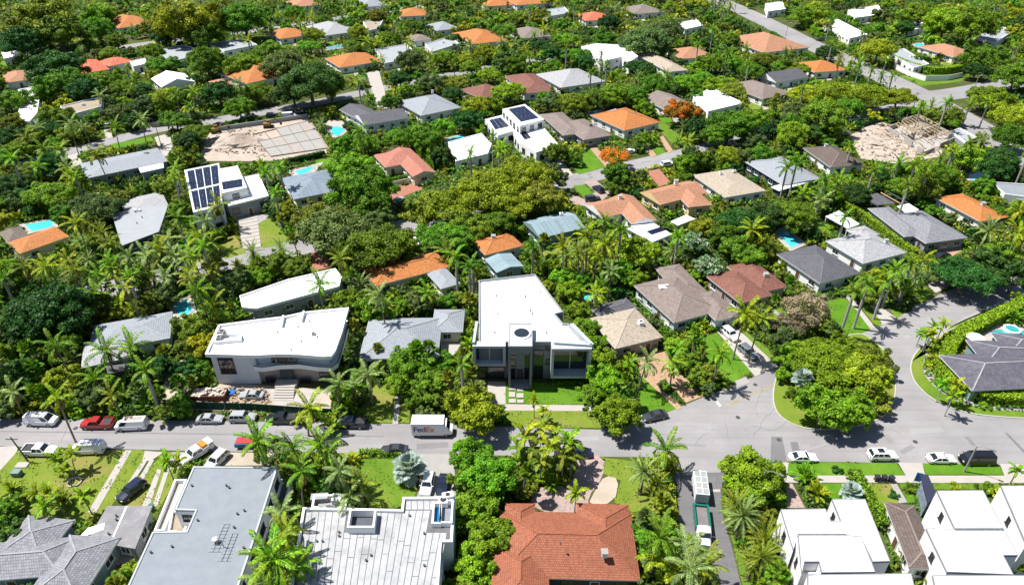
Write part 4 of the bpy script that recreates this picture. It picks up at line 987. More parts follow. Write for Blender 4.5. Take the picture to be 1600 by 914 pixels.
for i in range(5): m = MB(); m.bar(q[0].lerp(q[1], i/4), q[3].lerp(q[2], i/4), 0.25, 0.25); m.build('beam', TIMBER if i in (2, 3) else DGREY_W, PG.root)
for p in q: m = MB(); m.box((p.x, p.y, 1.4), (0.25, 0.25, 2.8)); m.build('post', DGREY_W, PG.root)
m = MB(); m.prism([p.lerp(sum(q, Vector())/4, 0.03).xy[:] for p in (q[0], q[0].lerp(q[1], .6), q[3].lerp(q[2], .6), q[3])], 3.13, 3.2, bottom=True); m.build('shade_cover', SLATE, PG.root); keep_pts(q)
RH = House('purple-grey slate hipped house inside the clipped hedge on the right', 'the purple slate house', (1560, 590), wall=TEAL_W)
RH.hip([(1472, 552), (1600, 552), (1700, 606), (1507, 606)], 3.2, 0.36, PURPLE); RH.hip([(1515, 538), (1640, 530), (1660, 575), (1540, 570)], 3.3, 0.34, PURPLE); RH.hip([(1556, 527), (1680, 522), (1690, 560), (1575, 556)], 3.4, 0.34, PURPLE)
H = simple('bright orange tiled hipped house behind the date palm on the right', 'the bright orange right house', [(1478, 312), (1502, 298), (1564, 337), (1530, 350)], 3.2, ORANGE); H.unit((1535, 322), 4.4, (1.0, 1.0, 1.0), 'chimney', WHITE_W)
simple('grey flat house cut by the right edge above the orange house', 'the right-edge grey house', [(1548, 284), (1610, 288), (1622, 310), (1570, 303)], 3.3, GREYROOF, kind='flat')
# ---- second row, left to right
H = House('grey-white low house under palms left of the white curved house', 'the low grey house', (210, 545), wall=WHITE_W)
H.hip([(150, 512), (272, 482), (264, 530), (132, 552)], 3.2, 0.26, LGREYTILE, caps=None); H.hip([(128, 535), (200, 520), (205, 560), (130, 572)], 3.0, 0.3, PALETILE)
H.flat([(165, 572), (196, 568), (194, 580), (168, 584)], 2.8, surf('dark_porch', (0.1, 0.1, 0.1)), slab=True, wall=surf('brown_porch', (0.2, 0.14, 0.1)))
H = simple('long white flat-roofed house half hidden left of the orange roof', 'the long white flat roof', [(374, 462), (450, 436), (524, 419), (534, 432), (530, 447), (400, 482), (378, 480)], 3.6, WHITE_R, kind='flat', wall=GREY_W)
H = House('light grey flat house left of the solar-panel house', 'the light grey flat house', (215, 370), wall=DGREY_W)
H.flat([(174, 333), (192, 330), (246, 322), (262, 322), (248, 362), (190, 384)], 3.4, LGREYROOF, parapet=0.1, slab=True); H.hip([(190, 314), (254, 298), (262, 324), (196, 340)], 3.0, 0.18, PALETILE, caps=None); H.vents([(212, 332), (222, 340), (214, 349)], 3.5); H.unit((215, 330), 3.4, (1.8, 0.7, 0.5))
SM = House('white modern house with eight solar arrays on its flat roof', 'the white solar-panel house', (350, 335), name='modern_house', wall=WHITE_W, dark=True)
SM.flat([(288, 266), (342, 255), (347, 321), (302, 332)], 7.2, WHITE_R, parapet=0.15); zs = SM.deck
for i in range(4):
    for j in range(2):
        x0, x1 = 0.07+i*0.23, 0.07+i*0.23+0.2; y0, y1 = 0.04+j*0.48, 0.04+j*0.48+0.44
        def at(x, y): return tuple(((1-x)*(1-y)*288+x*(1-y)*342+x*y*347+(1-x)*y*302, (1-x)*(1-y)*266+x*(1-y)*255+x*y*321+(1-x)*y*332))
        SM.solar([at(x0, y0), at(x1, y0), at(x1, y1), at(x0, y1)], zs, 2, 3)
SM.flat([(343, 264), (371, 259), (386, 293), (347, 302)], 7.0, WHITE_R, parapet=0.15); SM.solar([(346, 285), (378, 280), (379, 292), (349, 297)], SM.deck, 5, 2)
SM.flat([(380, 277), (404, 272), (420, 306), (356, 322), (352, 304), (388, 296)], 4.4, WHITE_R, parapet=0.15, wall=GREY_W)
H = House('slate-blue metal roofed house with a turquoise pool behind it', 'the slate-blue metal roof', (492, 300), wall=CREAM_W); H.hip([(449, 284), (513, 258), (532, 300), (453, 310)], 3.2, 0.26, SLATEBLUE, caps=None)
H = House('salmon tiled L-shaped house with a courtyard above the tree-lined street', 'the salmon L-shaped roof', (640, 270), wall=CREAM_W); H.hip([(588, 243), (643, 230), (655, 250), (600, 264)], 3.3, 0.3, SALMON, caps=None); H.hip([(615, 238), (643, 230), (673, 268), (642, 280)], 3.3, 0.3, SALMON, 'gable', caps=None)
H = House('blue-grey metal gabled house beside tall coconut palms in the middle', 'the blue-grey gabled house', (870, 370), wall=TEAL_W); H.hip([(823, 348), (884, 328), (910, 356), (840, 374)], 3.4, 0.3, BLUEMETAL, 'gable', caps=None); H.unit((877, 336), 4.6, (0.9, 0.9, 0.7))
H = House('orange tiled house half hidden by trees left of the modern framed house', 'the half hidden orange roof', (620, 435), wall=CREAM_W); H.hip([(553, 419), (690, 397), (696, 416), (600, 446)], 3.3, 0.32, ORANGE); H.hip([(662, 425), (694, 416), (721, 444), (690, 450)], 3.0, 0.26, LGREYTILE, caps=None)
H = House('small orange tiled house with a white flat wing behind the modern framed house', 'the small orange house', (785, 400), wall=CREAM_W); H.hip([(740, 376), (796, 362), (814, 382), (757, 402)], 3.3, 0.34, ORANGE); H.hip([(763, 405), (800, 394), (813, 414), (774, 430)], 3.0, 0.2, BLUEMETAL, 'gable', caps=None, wall=TEAL_W); H.unit((771, 373), 4.4, (0.9, 0.9, 0.9), 'chimney', WHITE_W)
H = House('peach tiled white house with a flat white front wing', 'the peach tiled white house', (965, 345), wall=WHITE_W); H.hip([(915, 322), (965, 305), (994, 330), (940, 340)], 3.4, 0.36, PEACH, 'gable', caps=None); H.hip([(962, 312), (990, 304), (1020, 342), (982, 354)], 3.4, 0.34, PEACH, 'gable', caps=None); H.flat([(978, 356), (1015, 345), (1050, 366), (1020, 378)], 2.9, WHITE_R, slab=True); H.unit((969, 312), 4.7, (1.0, 1.0, 1.2), 'chimney', WHITE_W); H.solar([(1010, 362), (1032, 355), (1040, 360), (1018, 367)], 2.95, 4, 2)
H = House('yellow walled house under peach tiles in the middle of the picture', 'the yellow walled house', (1050, 320), wall=YELLOW_W); H.hip([(1005, 300), (1078, 282), (1090, 298), (1036, 326)], 3.4, 0.34, PEACH, 'gable', caps=None); H.hip([(1050, 290), (1080, 287), (1108, 317), (1073, 328)], 3.4, 0.34, PEACH, caps=None); H.unit((1056, 288), 4.9, (1.0, 1.0, 1.2), 'chimney', WHITE_W); H.flat([(1048, 346), (1072, 336), (1086, 342), (1060, 352)], 2.6, WHITE_R, slab=True, win=False)
H = House('tan gravel-roofed house with a dark terrace right of the yellow house', 'the tan roofed house', (1140, 305), wall=WHITE_W); H.hip([(1090, 276), (1142, 261), (1192, 298), (1130, 310)], 3.2, 0.16, BEIGE, caps=None); H.unit((1126, 273), 3.9, (0.9, 0.9, 0.9)); H.unit((1147, 269), 3.7, (0.9, 0.9, 0.7))
H = House('pale blue-grey hipped house with a white front veranda', 'the pale blue-grey house', (1225, 285), wall=surf('navy_wall', (0.05, 0.08, 0.14))); H.hip([(1178, 254), (1222, 242), (1270, 276), (1220, 294)], 3.2, 0.34, LGREYTILE); H.flat([(1205, 292), (1264, 277), (1270, 283), (1218, 298)], 2.7, WHITE_R, slab=True)
simple('dark brown hipped house below the building plot on the right', 'the dark brown house', [(1265, 234), (1302, 224), (1347, 258), (1292, 262)], 3.2, BROWN, chim=(1290, 231))
H = House('orange roofed house with a thatched hut and pool at the left edge', 'the left-edge orange house', (60, 385), wall=CREAM_W); H.hip([(10, 378), (92, 354), (100, 368), (34, 400)], 3.2, 0.32, ORANGE, caps=None); H.hip([(2, 362), (30, 354), (47, 368), (8, 382)], 3.0, 0.5, THATCH, caps=None)
H = House('long grey roofed house with skylights left of the planted palms', 'the long grey roof', (190, 265), wall=GREY_W); H.hip([(126, 256), (250, 230), (258, 252), (136, 280)], 3.2, 0.16, LGREYTILE, caps=None); H.flat([(214, 258), (254, 250), (256, 262), (220, 270)], 3.0, WHITE_R, slab=True); H.unit((187, 251), 3.6, (1.4, 1.2, 0.5), 'skylight', SLATE); H.unit((229, 241), 3.6, (1.4, 1.2, 0.5), 'skylight', SLATE)
# ---- third row
S = House('white two-level modern house with blue solar panels in the third row', 'the blue solar-panel house', (815, 230), name='modern_house', wall=WHITE_W, dark=True)
S.flat([(785, 171), (820, 163), (850, 187), (812, 197)], 7.4, WHITE_R, parapet=0.15); S.solar([(794, 171), (819, 166), (842, 185), (814, 191)], S.deck, 4, 3); S.flat([(757, 187), (785, 180), (804, 204), (778, 212)], 4.8, WHITE_R, parapet=0.15); S.solar([(764, 188), (782, 184), (796, 198), (774, 203)], S.deck, 3, 2); S.flat([(800, 204), (850, 200), (874, 228), (838, 238), (812, 222)], 4.6, WHITE_R, parapet=0.2); S.solar([(812, 208), (822, 206), (830, 216), (820, 219)], S.deck, 2, 2)
simple('low white flat roof beside the turquoise pool in the third row', 'the low poolside white roof', [(700, 222), (752, 208), (768, 225), (762, 240), (712, 252)], 3.4, WHITE_R, kind='flat')
H = House('tan hipped house right of the blue solar panels', 'the tan hipped house', (900, 212), wall=GREY_W); H.hip([(844, 180), (880, 174), (915, 208), (880, 212)], 3.2, 0.26, TAUPE, caps=None); H.hip([(878, 192), (916, 184), (946, 210), (912, 222)], 3.2, 0.28, TAUPE, caps=None); H.unit((923, 198), 4.0, (1.0, 1.0, 0.8), mat=SLATE)
H = simple('vivid orange hipped house with a turquoise pool in the third row', 'the vivid orange house', [(938, 182), (976, 164), (1022, 191), (972, 207)], 3.4, ORANGE); H.flat([(936, 178), (962, 170), (968, 174), (942, 183)], 2.8, LGREYROOF, slab=True, win=False); H.unit((992, 179), 4.4, (0.9, 0.9, 0.8), mat=GREY_W)
H = simple('weathered grey hipped house right of the dark slate roof', 'the weathered grey house', [(630, 160), (682, 144), (710, 168), (655, 184)], 3.2, LGREYTILE, chim=(676, 146))
H = House('dark slate roofed white house beside a small kidney pool', 'the dark slate white house', (590, 195), wall=WHITE_W); H.hip([(546, 172), (566, 160), (588, 182), (564, 194)], 3.4, 0.3, SLATE, 'gable', caps=None); H.hip([(560, 182), (624, 168), (632, 184), (566, 198)], 3.4, 0.3, SLATE, 'gable', caps=None); H.unit((603, 171), 4.2, (1.0, 1.0, 0.6))
# ---- houses seen small among the trees further back: label, short, corners, height, roof, kind
FAR = [
 ('brown-red hipped roof left of the white flat strip in the fourth row', 'the brown-red roof', [(729, 143), (762, 126), (782, 146), (752, 155)], 3.2, REDBROWN, 'hip'),
 ('dark red-brown hipped house left of the grey-white roof', 'the dark red-brown house', [(793, 121), (833, 113), (872, 144), (815, 145)], 3.2, REDBROWN, 'hip'),
 ('grey-white gabled house right of the dark red-brown roof', 'the grey-white gabled house', [(847, 117), (911, 105), (926, 125), (878, 142)], 3.2, PALETILE, 'hip'),
 ('large white flat-roofed house with glazed front far in the middle', 'the large far white house', [(908, 73), (931, 68), (975, 71), (997, 88), (984, 97), (971, 89), (945, 95)], 6.0, WHITE_R, 'flat'),
 ('tan low house below the large far white house', 'the tan low house', [(1002, 84), (1022, 80), (1064, 108), (1040, 116)], 3.2, BEIGE, 'hip'),
 ('white flat roof behind the orange flame tree', 'the flame-tree white roof', [(1083, 151), (1112, 137), (1162, 161), (1107, 174)], 3.4, WHITE_R, 'flat'),
 ('brown hipped house right of the white flat roof by the flame tree', 'the far brown house', [(1146, 134), (1175, 122), (1226, 145), (1190, 158)], 3.2, TAUPE, 'hip'),
 ('grey-brown roof left of the orange flame tree', 'the grey-brown roof', [(1023, 152), (1047, 147), (1074, 160), (1030, 178)], 3.2, TAUPE, 'gable'),
 ('orange tiled house beside the wide diagonal street', 'the diagonal-street orange house', [(1146, 64), (1200, 48), (1242, 75), (1195, 84)], 3.2, PEACH, 'hip'),
 ('orange roof with small pool below the diagonal street', 'the small-pool orange roof', [(1249, 102), (1294, 92), (1313, 110), (1272, 114)], 3.2, ORANGE, 'hip'),
 ('dark solar-covered roof left of the orange roof with the pool', 'the dark solar roof', [(1190, 118), (1228, 107), (1252, 120), (1212, 132)], 3.2, SLATE, 'gable'),
 ('white flat house above the wide diagonal street', 'the diagonal-street white house', [(1287, 37), (1308, 30), (1356, 54), (1328, 60)], 3.6, WHITE_R, 'flat'),
 ('long pale blue house inside the hedge at the street corner', 'the pale corner-hedge house', [(1388, 82), (1412, 76), (1452, 100), (1428, 106)], 3.4, LGREYROOF, 'flat'),
 ('salmon tiled house behind the corner hedge with pool', 'the salmon corner-hedge house', [(1444, 74), (1474, 68), (1514, 84), (1492, 92)], 3.2, PEACH, 'hip'),
 ('white and grey house at the top right', 'the top right white house', [(1526, 60), (1557, 38), (1584, 48), (1556, 66)], 3.4, LGREYROOF, 'flat'),
 ('orange tiled house with white gable front in the far middle', 'the far orange gabled house', [(516, 94), (576, 79), (586, 97), (528, 107)], 3.2, ORANGE, 'hip'),
 ('pale blue-white flat roof right of the far orange gabled house', 'the pale blue flat roof', [(586, 77), (635, 69), (655, 88), (601, 99)], 3.4, LGREYROOF, 'flat'),
 ('blue-white low roof far behind the brown-red roof', 'the blue-white low roof', [(664, 69), (704, 57), (717, 68), (675, 81)], 3.4, LGREYROOF, 'flat'),
 ('orange tiled house with a grey flat centre far back', 'the grey-centred orange house', [(716, 53), (762, 45), (786, 63), (735, 71)], 3.2, ORANGE, 'hip'),
 ('orange hipped roof at the far left of the big dark tree', 'the dark-tree orange roof', [(362, 118), (418, 92), (426, 120), (385, 132)], 3.2, ORANGE, 'hip'),
 ('white gabled house in the far left palms', 'the far white gable', [(241, 124), (292, 113), (297, 128), (250, 138)], 4.2, WHITE_R, 'gable'),
 ('coral red tiled house with a white chimney far left', 'the coral red house', [(118, 99), (156, 91), (160, 108), (124, 118)], 3.2, CORAL, 'hip'),
 ('small coral roof beside the far left street', 'the small coral roof', [(160, 97), (190, 88), (200, 96), (168, 106)], 3.2, CORAL, 'hip'),
 ('white flat house at the left edge', 'the left-edge white house', [(34, 159), (62, 150), (58, 176), (46, 190), (24, 188)], 3.6, WHITE_R, 'flat'),
 ('small white cube house at the left edge behind the white flat house', 'the white cube house', [(28, 140), (50, 136), (54, 148), (34, 154)], 5.0, WHITE_R, 'flat'),
 ('tan gravel flat roof in the left palms', 'the tan flat roof', [(94, 166), (160, 150), (158, 166), (100, 182)], 3.4, TANROOF_F, 'flat'),
 ('orange roof at the far left edge', 'the far left-edge orange roof', [(4, 116), (48, 109), (52, 124), (8, 130)], 3.2, PEACH, 'hip'),
 ('grey-white long roof in the top left', 'the grey-white long roof', [(244, 79), (286, 70), (308, 76), (300, 88), (260, 98)], 3.4, LGREYROOF, 'flat'),
 ('pale grey roof right of the grey-white long roof', 'the far pale grey roof', [(326, 67), (384, 61), (402, 70), (350, 80)], 3.4, LGREYROOF, 'flat'),
 ('orange hipped house at the top left behind palms', 'the top left orange house', [(174, 34), (215, 21), (225, 38), (178, 46)], 3.2, ORANGE, 'hip'),
 ('grey roof in the top left corner trees', 'the top-left grey roof', [(14, 46), (34, 43), (38, 53), (16, 56)], 3.2, LGREYTILE, 'hip'),
 ('orange hipped house far back left of centre', 'the far back orange house', [(425, 52), (467, 42), (471, 56), (436, 62)], 3.2, ORANGE, 'hip'),
 ('pale grey hipped house far back left of centre', 'the far back pale house', [(496, 42), (533, 33), (543, 48), (500, 60)], 3.2, PALETILE, 'hip'),
 ('cream flat house far back in the middle', 'the far cream house', [(567, 34), (600, 28), (592, 44), (575, 48)], 3.4, TANROOF_F, 'flat'),
 ('small orange roof at the top edge left of centre', 'the small top orange roof', [(622, 17), (664, 15), (667, 24), (624, 27)], 3.2, ORANGE, 'hip'),
 ('orange roof at the top edge in the middle', 'the top middle orange roof', [(750, 0), (790, -4), (796, 8), (757, 11)], 3.2, ORANGE, 'hip'),
 ('orange roof at the top edge right of the middle', 'the top right-of-centre orange roof', [(800, 2), (850, -4), (856, 4), (804, 10)], 3.2, ORANGE, 'hip'),
 ('brownish hipped roof among the far palms', 'the far brownish roof', [(804, 48), (842, 42), (852, 56), (814, 62)], 3.2, TAUPE, 'hip'),
 ('red tiled house far back among trees', 'the far red house', [(906, 24), (944, 20), (950, 30), (912, 34)], 3.2, CORAL, 'hip'),
 ('orange roof nearly hidden below the tan low house', 'the nearly hidden orange roof', [(1049, 79), (1094, 74), (1110, 88), (1060, 94)], 3.2, PEACH, 'hip'),
 ('white house at the top edge by the diagonal street', 'the top edge white house', [(1196, 6), (1222, 2), (1228, 14), (1200, 18)], 4.0, WHITE_R, 'flat'),
 ('white low house among trees at the top right', 'the top-right low house', [(1325, 16), (1372, 8), (1382, 22), (1336, 28)], 3.6, WHITE_R, 'flat'),
 ('orange roof at the top edge left of the middle', 'the top edge orange roof', [(452, 4), (490, -2), (496, 8), (456, 12)], 3.2, PEACH, 'hip'),
 ('small grey roof at the top left of centre', 'the small top grey roof', [(672, 40), (704, 34), (712, 44), (680, 50)], 3.2, LGREYTILE, 'hip'),
 ('pale flat roof in the far trees above the far brownish roof', 'the far pale flat roof', [(848, 16), (882, 11), (890, 20), (856, 26)], 3.4, LGREYROOF, 'flat'),
 ('tan roof in the far trees right of the far red house', 'the far tan roof', [(982, 14), (1018, 8), (1026, 18), (990, 24)], 3.2, TAUPE, 'hip'),
 ('white roof in the far trees left of the diagonal street', 'the far white roof', [(1060, 36), (1088, 30), (1098, 40), (1070, 46)], 3.4, WHITE_R, 'flat'),
 ('white roof under the trees near the top right corner', 'the hidden top right roof', [(1412, 38), (1444, 32), (1452, 42), (1420, 48)], 3.4, WHITE_R, 'flat'),
 ('white roof at the left edge in the dark trees', 'the left-edge hidden roof', [(2, 82), (26, 78), (30, 88), (6, 92)], 3.4, WHITE_R, 'flat'),
 ('white annexe beside the small coral roof', 'the white annexe', [(202, 96), (226, 91), (230, 99), (208, 104)], 3.4, WHITE_R, 'flat'),
 ('small orange roof in the palms left of the big dark tree', 'the small palm-side orange roof', [(330, 128), (354, 122), (360, 132), (338, 138)], 3.2, PEACH, 'hip'),
 ('grey roof in the far trees at the top centre', 'the top centre grey roof', [(556, 4), (592, -1), (598, 8), (562, 13)], 3.2, LGREYTILE, 'hip'),
 ('brown roof left of the orange house with the grey centre', 'the far small brown roof', [(640, 58), (662, 53), (668, 61), (646, 66)], 3.2, TAUPE, 'hip'),
]
KS[0] = 0.58
for lab, short, q, h, rf, kd in FAR:
    Hf = simple(lab, short, q, h, rf, kd, space=5.0, **({} if kd == 'flat' else {'caps': None}))
    KS[0] = 1.0; x0, y0 = sum(a for a, b in q)/len(q)+rng.uniform(-4, 8), max(b for a, b in q)+3; k_ = 0.6+y0/260
    if rng.random() < .6 and y0 > 20:
        if rng.random() < .65: drive([(x0, y0), (x0+7*k_, y0-1), (x0+11*k_, y0+8*k_), (x0+4*k_, y0+9*k_)], rng.choice([PALECONC, CONC, PAVER_P]))
        lawn([(x0-16*k_, y0+1), (x0-2*k_, y0), (x0+2*k_, y0+8*k_), (x0-13*k_, y0+9*k_)], rng.choice([LAWN, LAWN_S, LAWN_Y]))
    KS[0] = 0.58
    if rng.random() < 0.7:
        cx = sum(a for a, b in q)/len(q); cy = sum(b for a, b in q)/len(q)
        Hf.unit((cx+3, cy-1), (Hf.h-0.3) if kd == 'flat' else Hf.h+0.7, (1.0, 1.0, 0.8))
KS[0] = 1.0
for H_, _, _ in HOUSES: H_.finish()
# ------------------------------------------------------------------ vehicles (built facing +X, wheels on z = 0)
def loft(rings, m=0, mb=None):
    mb = mb or MB(); n = len(rings[0])
    for i in range(len(rings)-1):
        for k in range(n):
            mb.face([rings[i][k], rings[i][(k+1) % n], rings[i+1][(k+1) % n], rings[i+1][k]], None, m)
    mb.face(rings[0][::-1], None, m); mb.face(rings[-1], None, m); return mb
def ring(x, w, zb, zt, r=0.14, crown=0.03):
    return [(x, -w+r*.6, zb), (x, -w, zb+r), (x, -w*1.0, zt-r*1.2), (x, -w+r, zt), (x, 0, zt+crown), (x, w-r, zt), (x, w, zt-r*1.2), (x, w, zb+r), (x, w-r*.6, zb), (x, 0, zb)][::-1]
SPEC = {  # length, half width, height, belt, hood, cabin: base front, top front, top rear, base rear (x from the middle)
 'sedan':  dict(L=4.75, w=0.92, zr=1.43, belt=0.95, hood=0.88, boot=0.96, cab=(0.95, 0.25, -0.95, -1.85), wb=(1.38, -1.38)),
 'suv':    dict(L=4.80, w=0.97, zr=1.74, belt=1.12, hood=1.06, boot=1.10, cab=(1.05, 0.45, -1.85, -2.25), wb=(1.42, -1.42)),
 'pickup': dict(L=5.70, w=1.00, zr=1.86, belt=1.18, hood=1.14, boot=1.12, cab=(1.35, 0.75, -0.55, -0.85), wb=(1.75, -1.75)),
 'van':    dict(L=5.50, w=1.00, zr=2.15, belt=1.25, hood=1.20, boot=1.25, cab=(1.95, 1.25, -2.60, -2.70), wb=(1.65, -1.65)),
}
WHEEL = {}
def wheel_mesh(r=0.34, w=0.24):
    if r not in WHEEL:
        t = MB(); t.tube([(0, -w/2, 0), (0, -w/2+.03, 0), (0, w/2-.03, 0), (0, w/2, 0)], [r*.9, r, r, r*.9], 16)
        d = MB(); d.tube([(0, -w/2-.012, 0), (0, w/2+.012, 0)], [r*.58, r*.58], 12)
        WHEEL[r] = (t.mesh('tyre', BLACKM, smooth=False), d.mesh('rim', METAL))
    return WHEEL[r]
CARGLASS = gloss('car_glass', (0.02, 0.026, 0.032), rough=0.06, spec=0.9)
LAMP = gloss('headlamp_lens', (0.75, 0.77, 0.8), rough=0.1); TAIL = gloss('tail_lamp_lens', (0.35, 0.015, 0.01), rough=0.15)
VEH = {}
def vehicle_meshes(kind):
    if kind in VEH: return VEH[kind]
    s = SPEC[kind]; h = s['L']/2; w = s['w']; zb = 0.22
    cf, tf, tr, cr = s['cab']
    parts = []
    rings = [ring(-h, w*.80, zb+.18, s['boot']-.16), ring(-h+.12, w*.94, zb+.06, s['boot']-.03), ring(-h+.6, w, zb, s['boot']), ring(cr, w, zb, s['belt']), ring(0, w, zb, s['belt']), ring(cf, w, zb, s['belt']-.01),
             ring(cf+.3*(h-cf), w*.985, zb, s['hood']), ring(h-.35, w*.95, zb+.02, s['hood']-.08), ring(h-.08, w*.86, zb+.1, s['hood']-.2), ring(h, w*.74, zb+.16, s['hood']-.34)]
    if kind in ('suv', 'van'): rings = [r_ for r_ in rings if r_[0][0] <= -h+.6-1e-6 or r_[0][0] >= cr-1e-6]; rings.sort(key=lambda r_: r_[0][0])
    mb = loft(rings)
    # greenhouse: painted roof and pillars
    zt = s['zr']; bw, tw = w-.05, w-.22
    def cab(x, wd, z): return [(x, -wd, z), (x, wd, z)]
    B = [(cf, -bw), (cf, bw), (cr, bw), (cr, -bw)]; T = [(tf, -tw), (tf, tw), (tr, tw), (tr, -tw)]
    zb_ = s['belt']-.06
    Bv = [(x, y, zb_) for x, y in B]; Tv = [(x, y, zt-.07) for x, y in T]; Rv = [(x*0.97 if i in (0, 1) else x*0.97, y*.86, zt) for i, (x, y) in enumerate(T)]
    for i in range(4):
        j = (i+1) % 4
        mb.face([Bv[i], Bv[j], Tv[j], Tv[i]]); mb.face([Tv[i], Tv[j], Rv[j], Rv[i]])
    mb.face(Rv)
    if kind == 'pickup':      # open bed: raised sides round a dark floor
        bx0, bx1 = -h+.12, cr-.08
        mb.box(((bx0+bx1)/2, w-.07, s['boot']+.1), (bx1-bx0, .12, .36)); mb.box(((bx0+bx1)/2, -w+.07, s['boot']+.1), (bx1-bx0, .12, .36)); mb.box((bx0+.05, 0, s['boot']+.1), (.1, 2*w-.28, .35))
    parts.append(('body', mb, None))
    def pane(a, b, c, d, ins=.10, up=.012):
        a, b, c, d = map(Vector, (a, b, c, d)); ce = (a+b+c+d)/4; n_ = (b-a).cross(d-a).normalized()
        if n_.dot(ce-Vector((0, 0, 1.0))) < 0: n_ = -n_
        m_ = MB(); q = [p_+(ce-p_).normalized()*ins*1.2 for p_ in (a, b, c, d)]
        q2 = [p_+n_*up for p_ in q]; q1 = [p_-n_*.02 for p_ in q]
        m_.face(q2)
        for i in range(4): m_.face([q1[i], q1[(i+1) % 4], q2[(i+1) % 4], q2[i]])
        return m_
    parts.append(('windscreen', pane(Bv[0], Bv[1], Tv[1], Tv[0]), CARGLASS))
    if kind != 'van': parts.append(('rear_window', pane(Bv[2], Bv[3], Tv[3], Tv[2]), CARGLASS))
    for sy in (1, -1):
        b0, b1 = (cf, sy*bw, zb_), (cr, sy*bw, zb_); t0, t1 = (tf, sy*tw, zt-.07), (tr, sy*tw, zt-.07)
        cuts = (0.0, 0.5, 1.0) if kind != 'van' else (0.0, 0.26)
        if kind == 'suv': cuts = (0.0, 0.38, 0.7, 1.0)
        for c0, c1 in zip(cuts[:-1], cuts[1:]):
            l = lambda p_, q_, t: Vector(p_).lerp(Vector(q_), t)
            parts.append(('side_window', pane(l(b0, b1, c0), l(b0, b1, c1), l(t0, t1, c1), l(t0, t1, c0), .07), CARGLASS))
    for sy in (1, -1):
        m_ = MB(); m_.box((h-.13, sy*w*.66, s['hood']-.28), (.2, .34, .15)); parts.append(('headlight', m_, LAMP))
        m_ = MB(); m_.box((-h+.06, sy*w*.68, s['boot']-.2), (.14, .32, .18)); parts.append(('tail_light', m_, TAIL))
        m_ = MB(); m_.box((cf-.15, sy*(w+.07), s['belt']+.04), (.12, .2, .14)); parts.append(('wing_mirror', m_, None))
    if kind == 'pickup':
        m_ = MB(); m_.box(((-h+cr)/2, 0, s['boot']+.04), (cr+h-.3, 2*w-.3, .06)); parts.append(('bed_floor', m_, BLACKM))
    VEH[kind] = [(n_, mb_.mesh(n_, [mt or FRAME]), mt) for n_, mb_, mt in parts]
    return VEH[kind]
PAINT = {'white': (0.72, 0.72, 0.73), 'silver': (0.42, 0.44, 0.46), 'black': (0.012, 0.012, 0.015), 'navy': (0.012, 0.02, 0.05), 'red': (0.42, 0.02, 0.018), 'grey': (0.20, 0.22, 0.25), 'dark grey': (0.05, 0.055, 0.065), 'pale blue': (0.35, 0.45, 0.52)}
CARS = []
def heading(px, py, tx, ty):
    a, b = P(px, py), P(tx, ty); return math.atan2(b.y-a.y, b.x-a.x)
def car(kind, px, py, ang, color, label, cat='car', name='parked_car', extra=None):
    """ang: degrees on the ground, 0 = to the right of the picture, 90 = away from the camera"""
    p = P(px, py, 0.8); root = thing(name, label, cat, (p.x, p.y, 0.045), math.radians(ang), 'vehicles')
    s = SPEC[kind]; paint = gloss('paint_'+color.replace(' ', '_'), PAINT[color], rough=0.22, coat=0.6)
    for n_, me, mt in vehicle_meshes(kind):
        o = obj(n_, me, root)
        if mt is None: o.material_slots[0].link = 'OBJECT'; o.material_slots[0].material = paint
    r = 0.34 if kind == 'sedan' else 0.39
    ty, ri = wheel_mesh(r)
    for x in s['wb']:
        for sy in (1, -1):
            t = obj('wheel', ty, root, (x, sy*(s['w']-.10), r-.035)); obj('rim', ri, t)
    x, y = proj((p.x, p.y, 0.8)); R_ = s['L']*pxm(p)*0.5
    keep_poly([(x-R_*.8, y-R_*.5), (x+R_*.8, y-R_*.5), (x+R_*.8, y+R_*.45), (x-R_*.8, y+R_*.45)])
    c_, s_ = math.cos(math.radians(ang)), math.sin(math.radians(ang))
    FOOT.append([(p.x+c_*a*2.6-s_*b*1.2, p.y+s_*a*2.6+c_*b*1.2) for a, b in ((-1, -1), (1, -1), (1, 1), (-1, 1))])
    CARS.append(root)
    return root, paint
def rack(root, z, L=3.0, w=1.5):
    m = MB()
    for sy in (-1, 1): m.bar((-L/2-.5, sy*w/2, z), (L/2-.5, sy*w/2, z), .06)
    for i in range(5): m.bar((-L/2-.5+L*i/4, -w/2, z+.03), (-L/2-.5+L*i/4, w/2, z+.03), .06)
    obj('roof_rack', m.mesh('roof_rack', METAL), root)
r, _ = car('van', 65, 656, -2, 'white', 'white panel van parked leftmost on the far kerb', 'van', 'parked_van'); rack(r, 2.2)
car('pickup', 152, 661, 181, 'red', 'red pickup truck between the two white vans', 'pickup truck', 'parked_pickup')
r, _ = car('van', 206, 663, 183, 'white', 'white van with rust-stained roof right of the red pickup', 'van', 'parked_van')
m = MB(); m.face([(-2.2, -.5, 2.165), (.9, -.55, 2.165), (1.0, .5, 2.165), (-2.0, .45, 2.165)]); obj('rust_stain', m.mesh('rust_stain', surf('rusty_white', (0.55, 0.42, 0.36), var=0.35, sc=2.5)), r)
car('sedan', 328, 653, 0, 'silver', 'silver sedan parked along the green site fence'); car('suv', 379, 651, 0, 'silver', 'silver estate car right of the silver sedan at the site fence')
car('pickup', 441, 653, 180, 'black', 'black pickup truck parked right of the silver estate car', 'pickup truck', 'parked_pickup'); car('pickup', 548, 660, 180, 'navy', 'dark blue pickup truck in the shade of palms at the far kerb', 'pickup truck', 'parked_pickup')
car('sedan', 616, 701, 180, 'dark grey', 'dark grey sedan parked on the near kerb by the clipped low hedge')
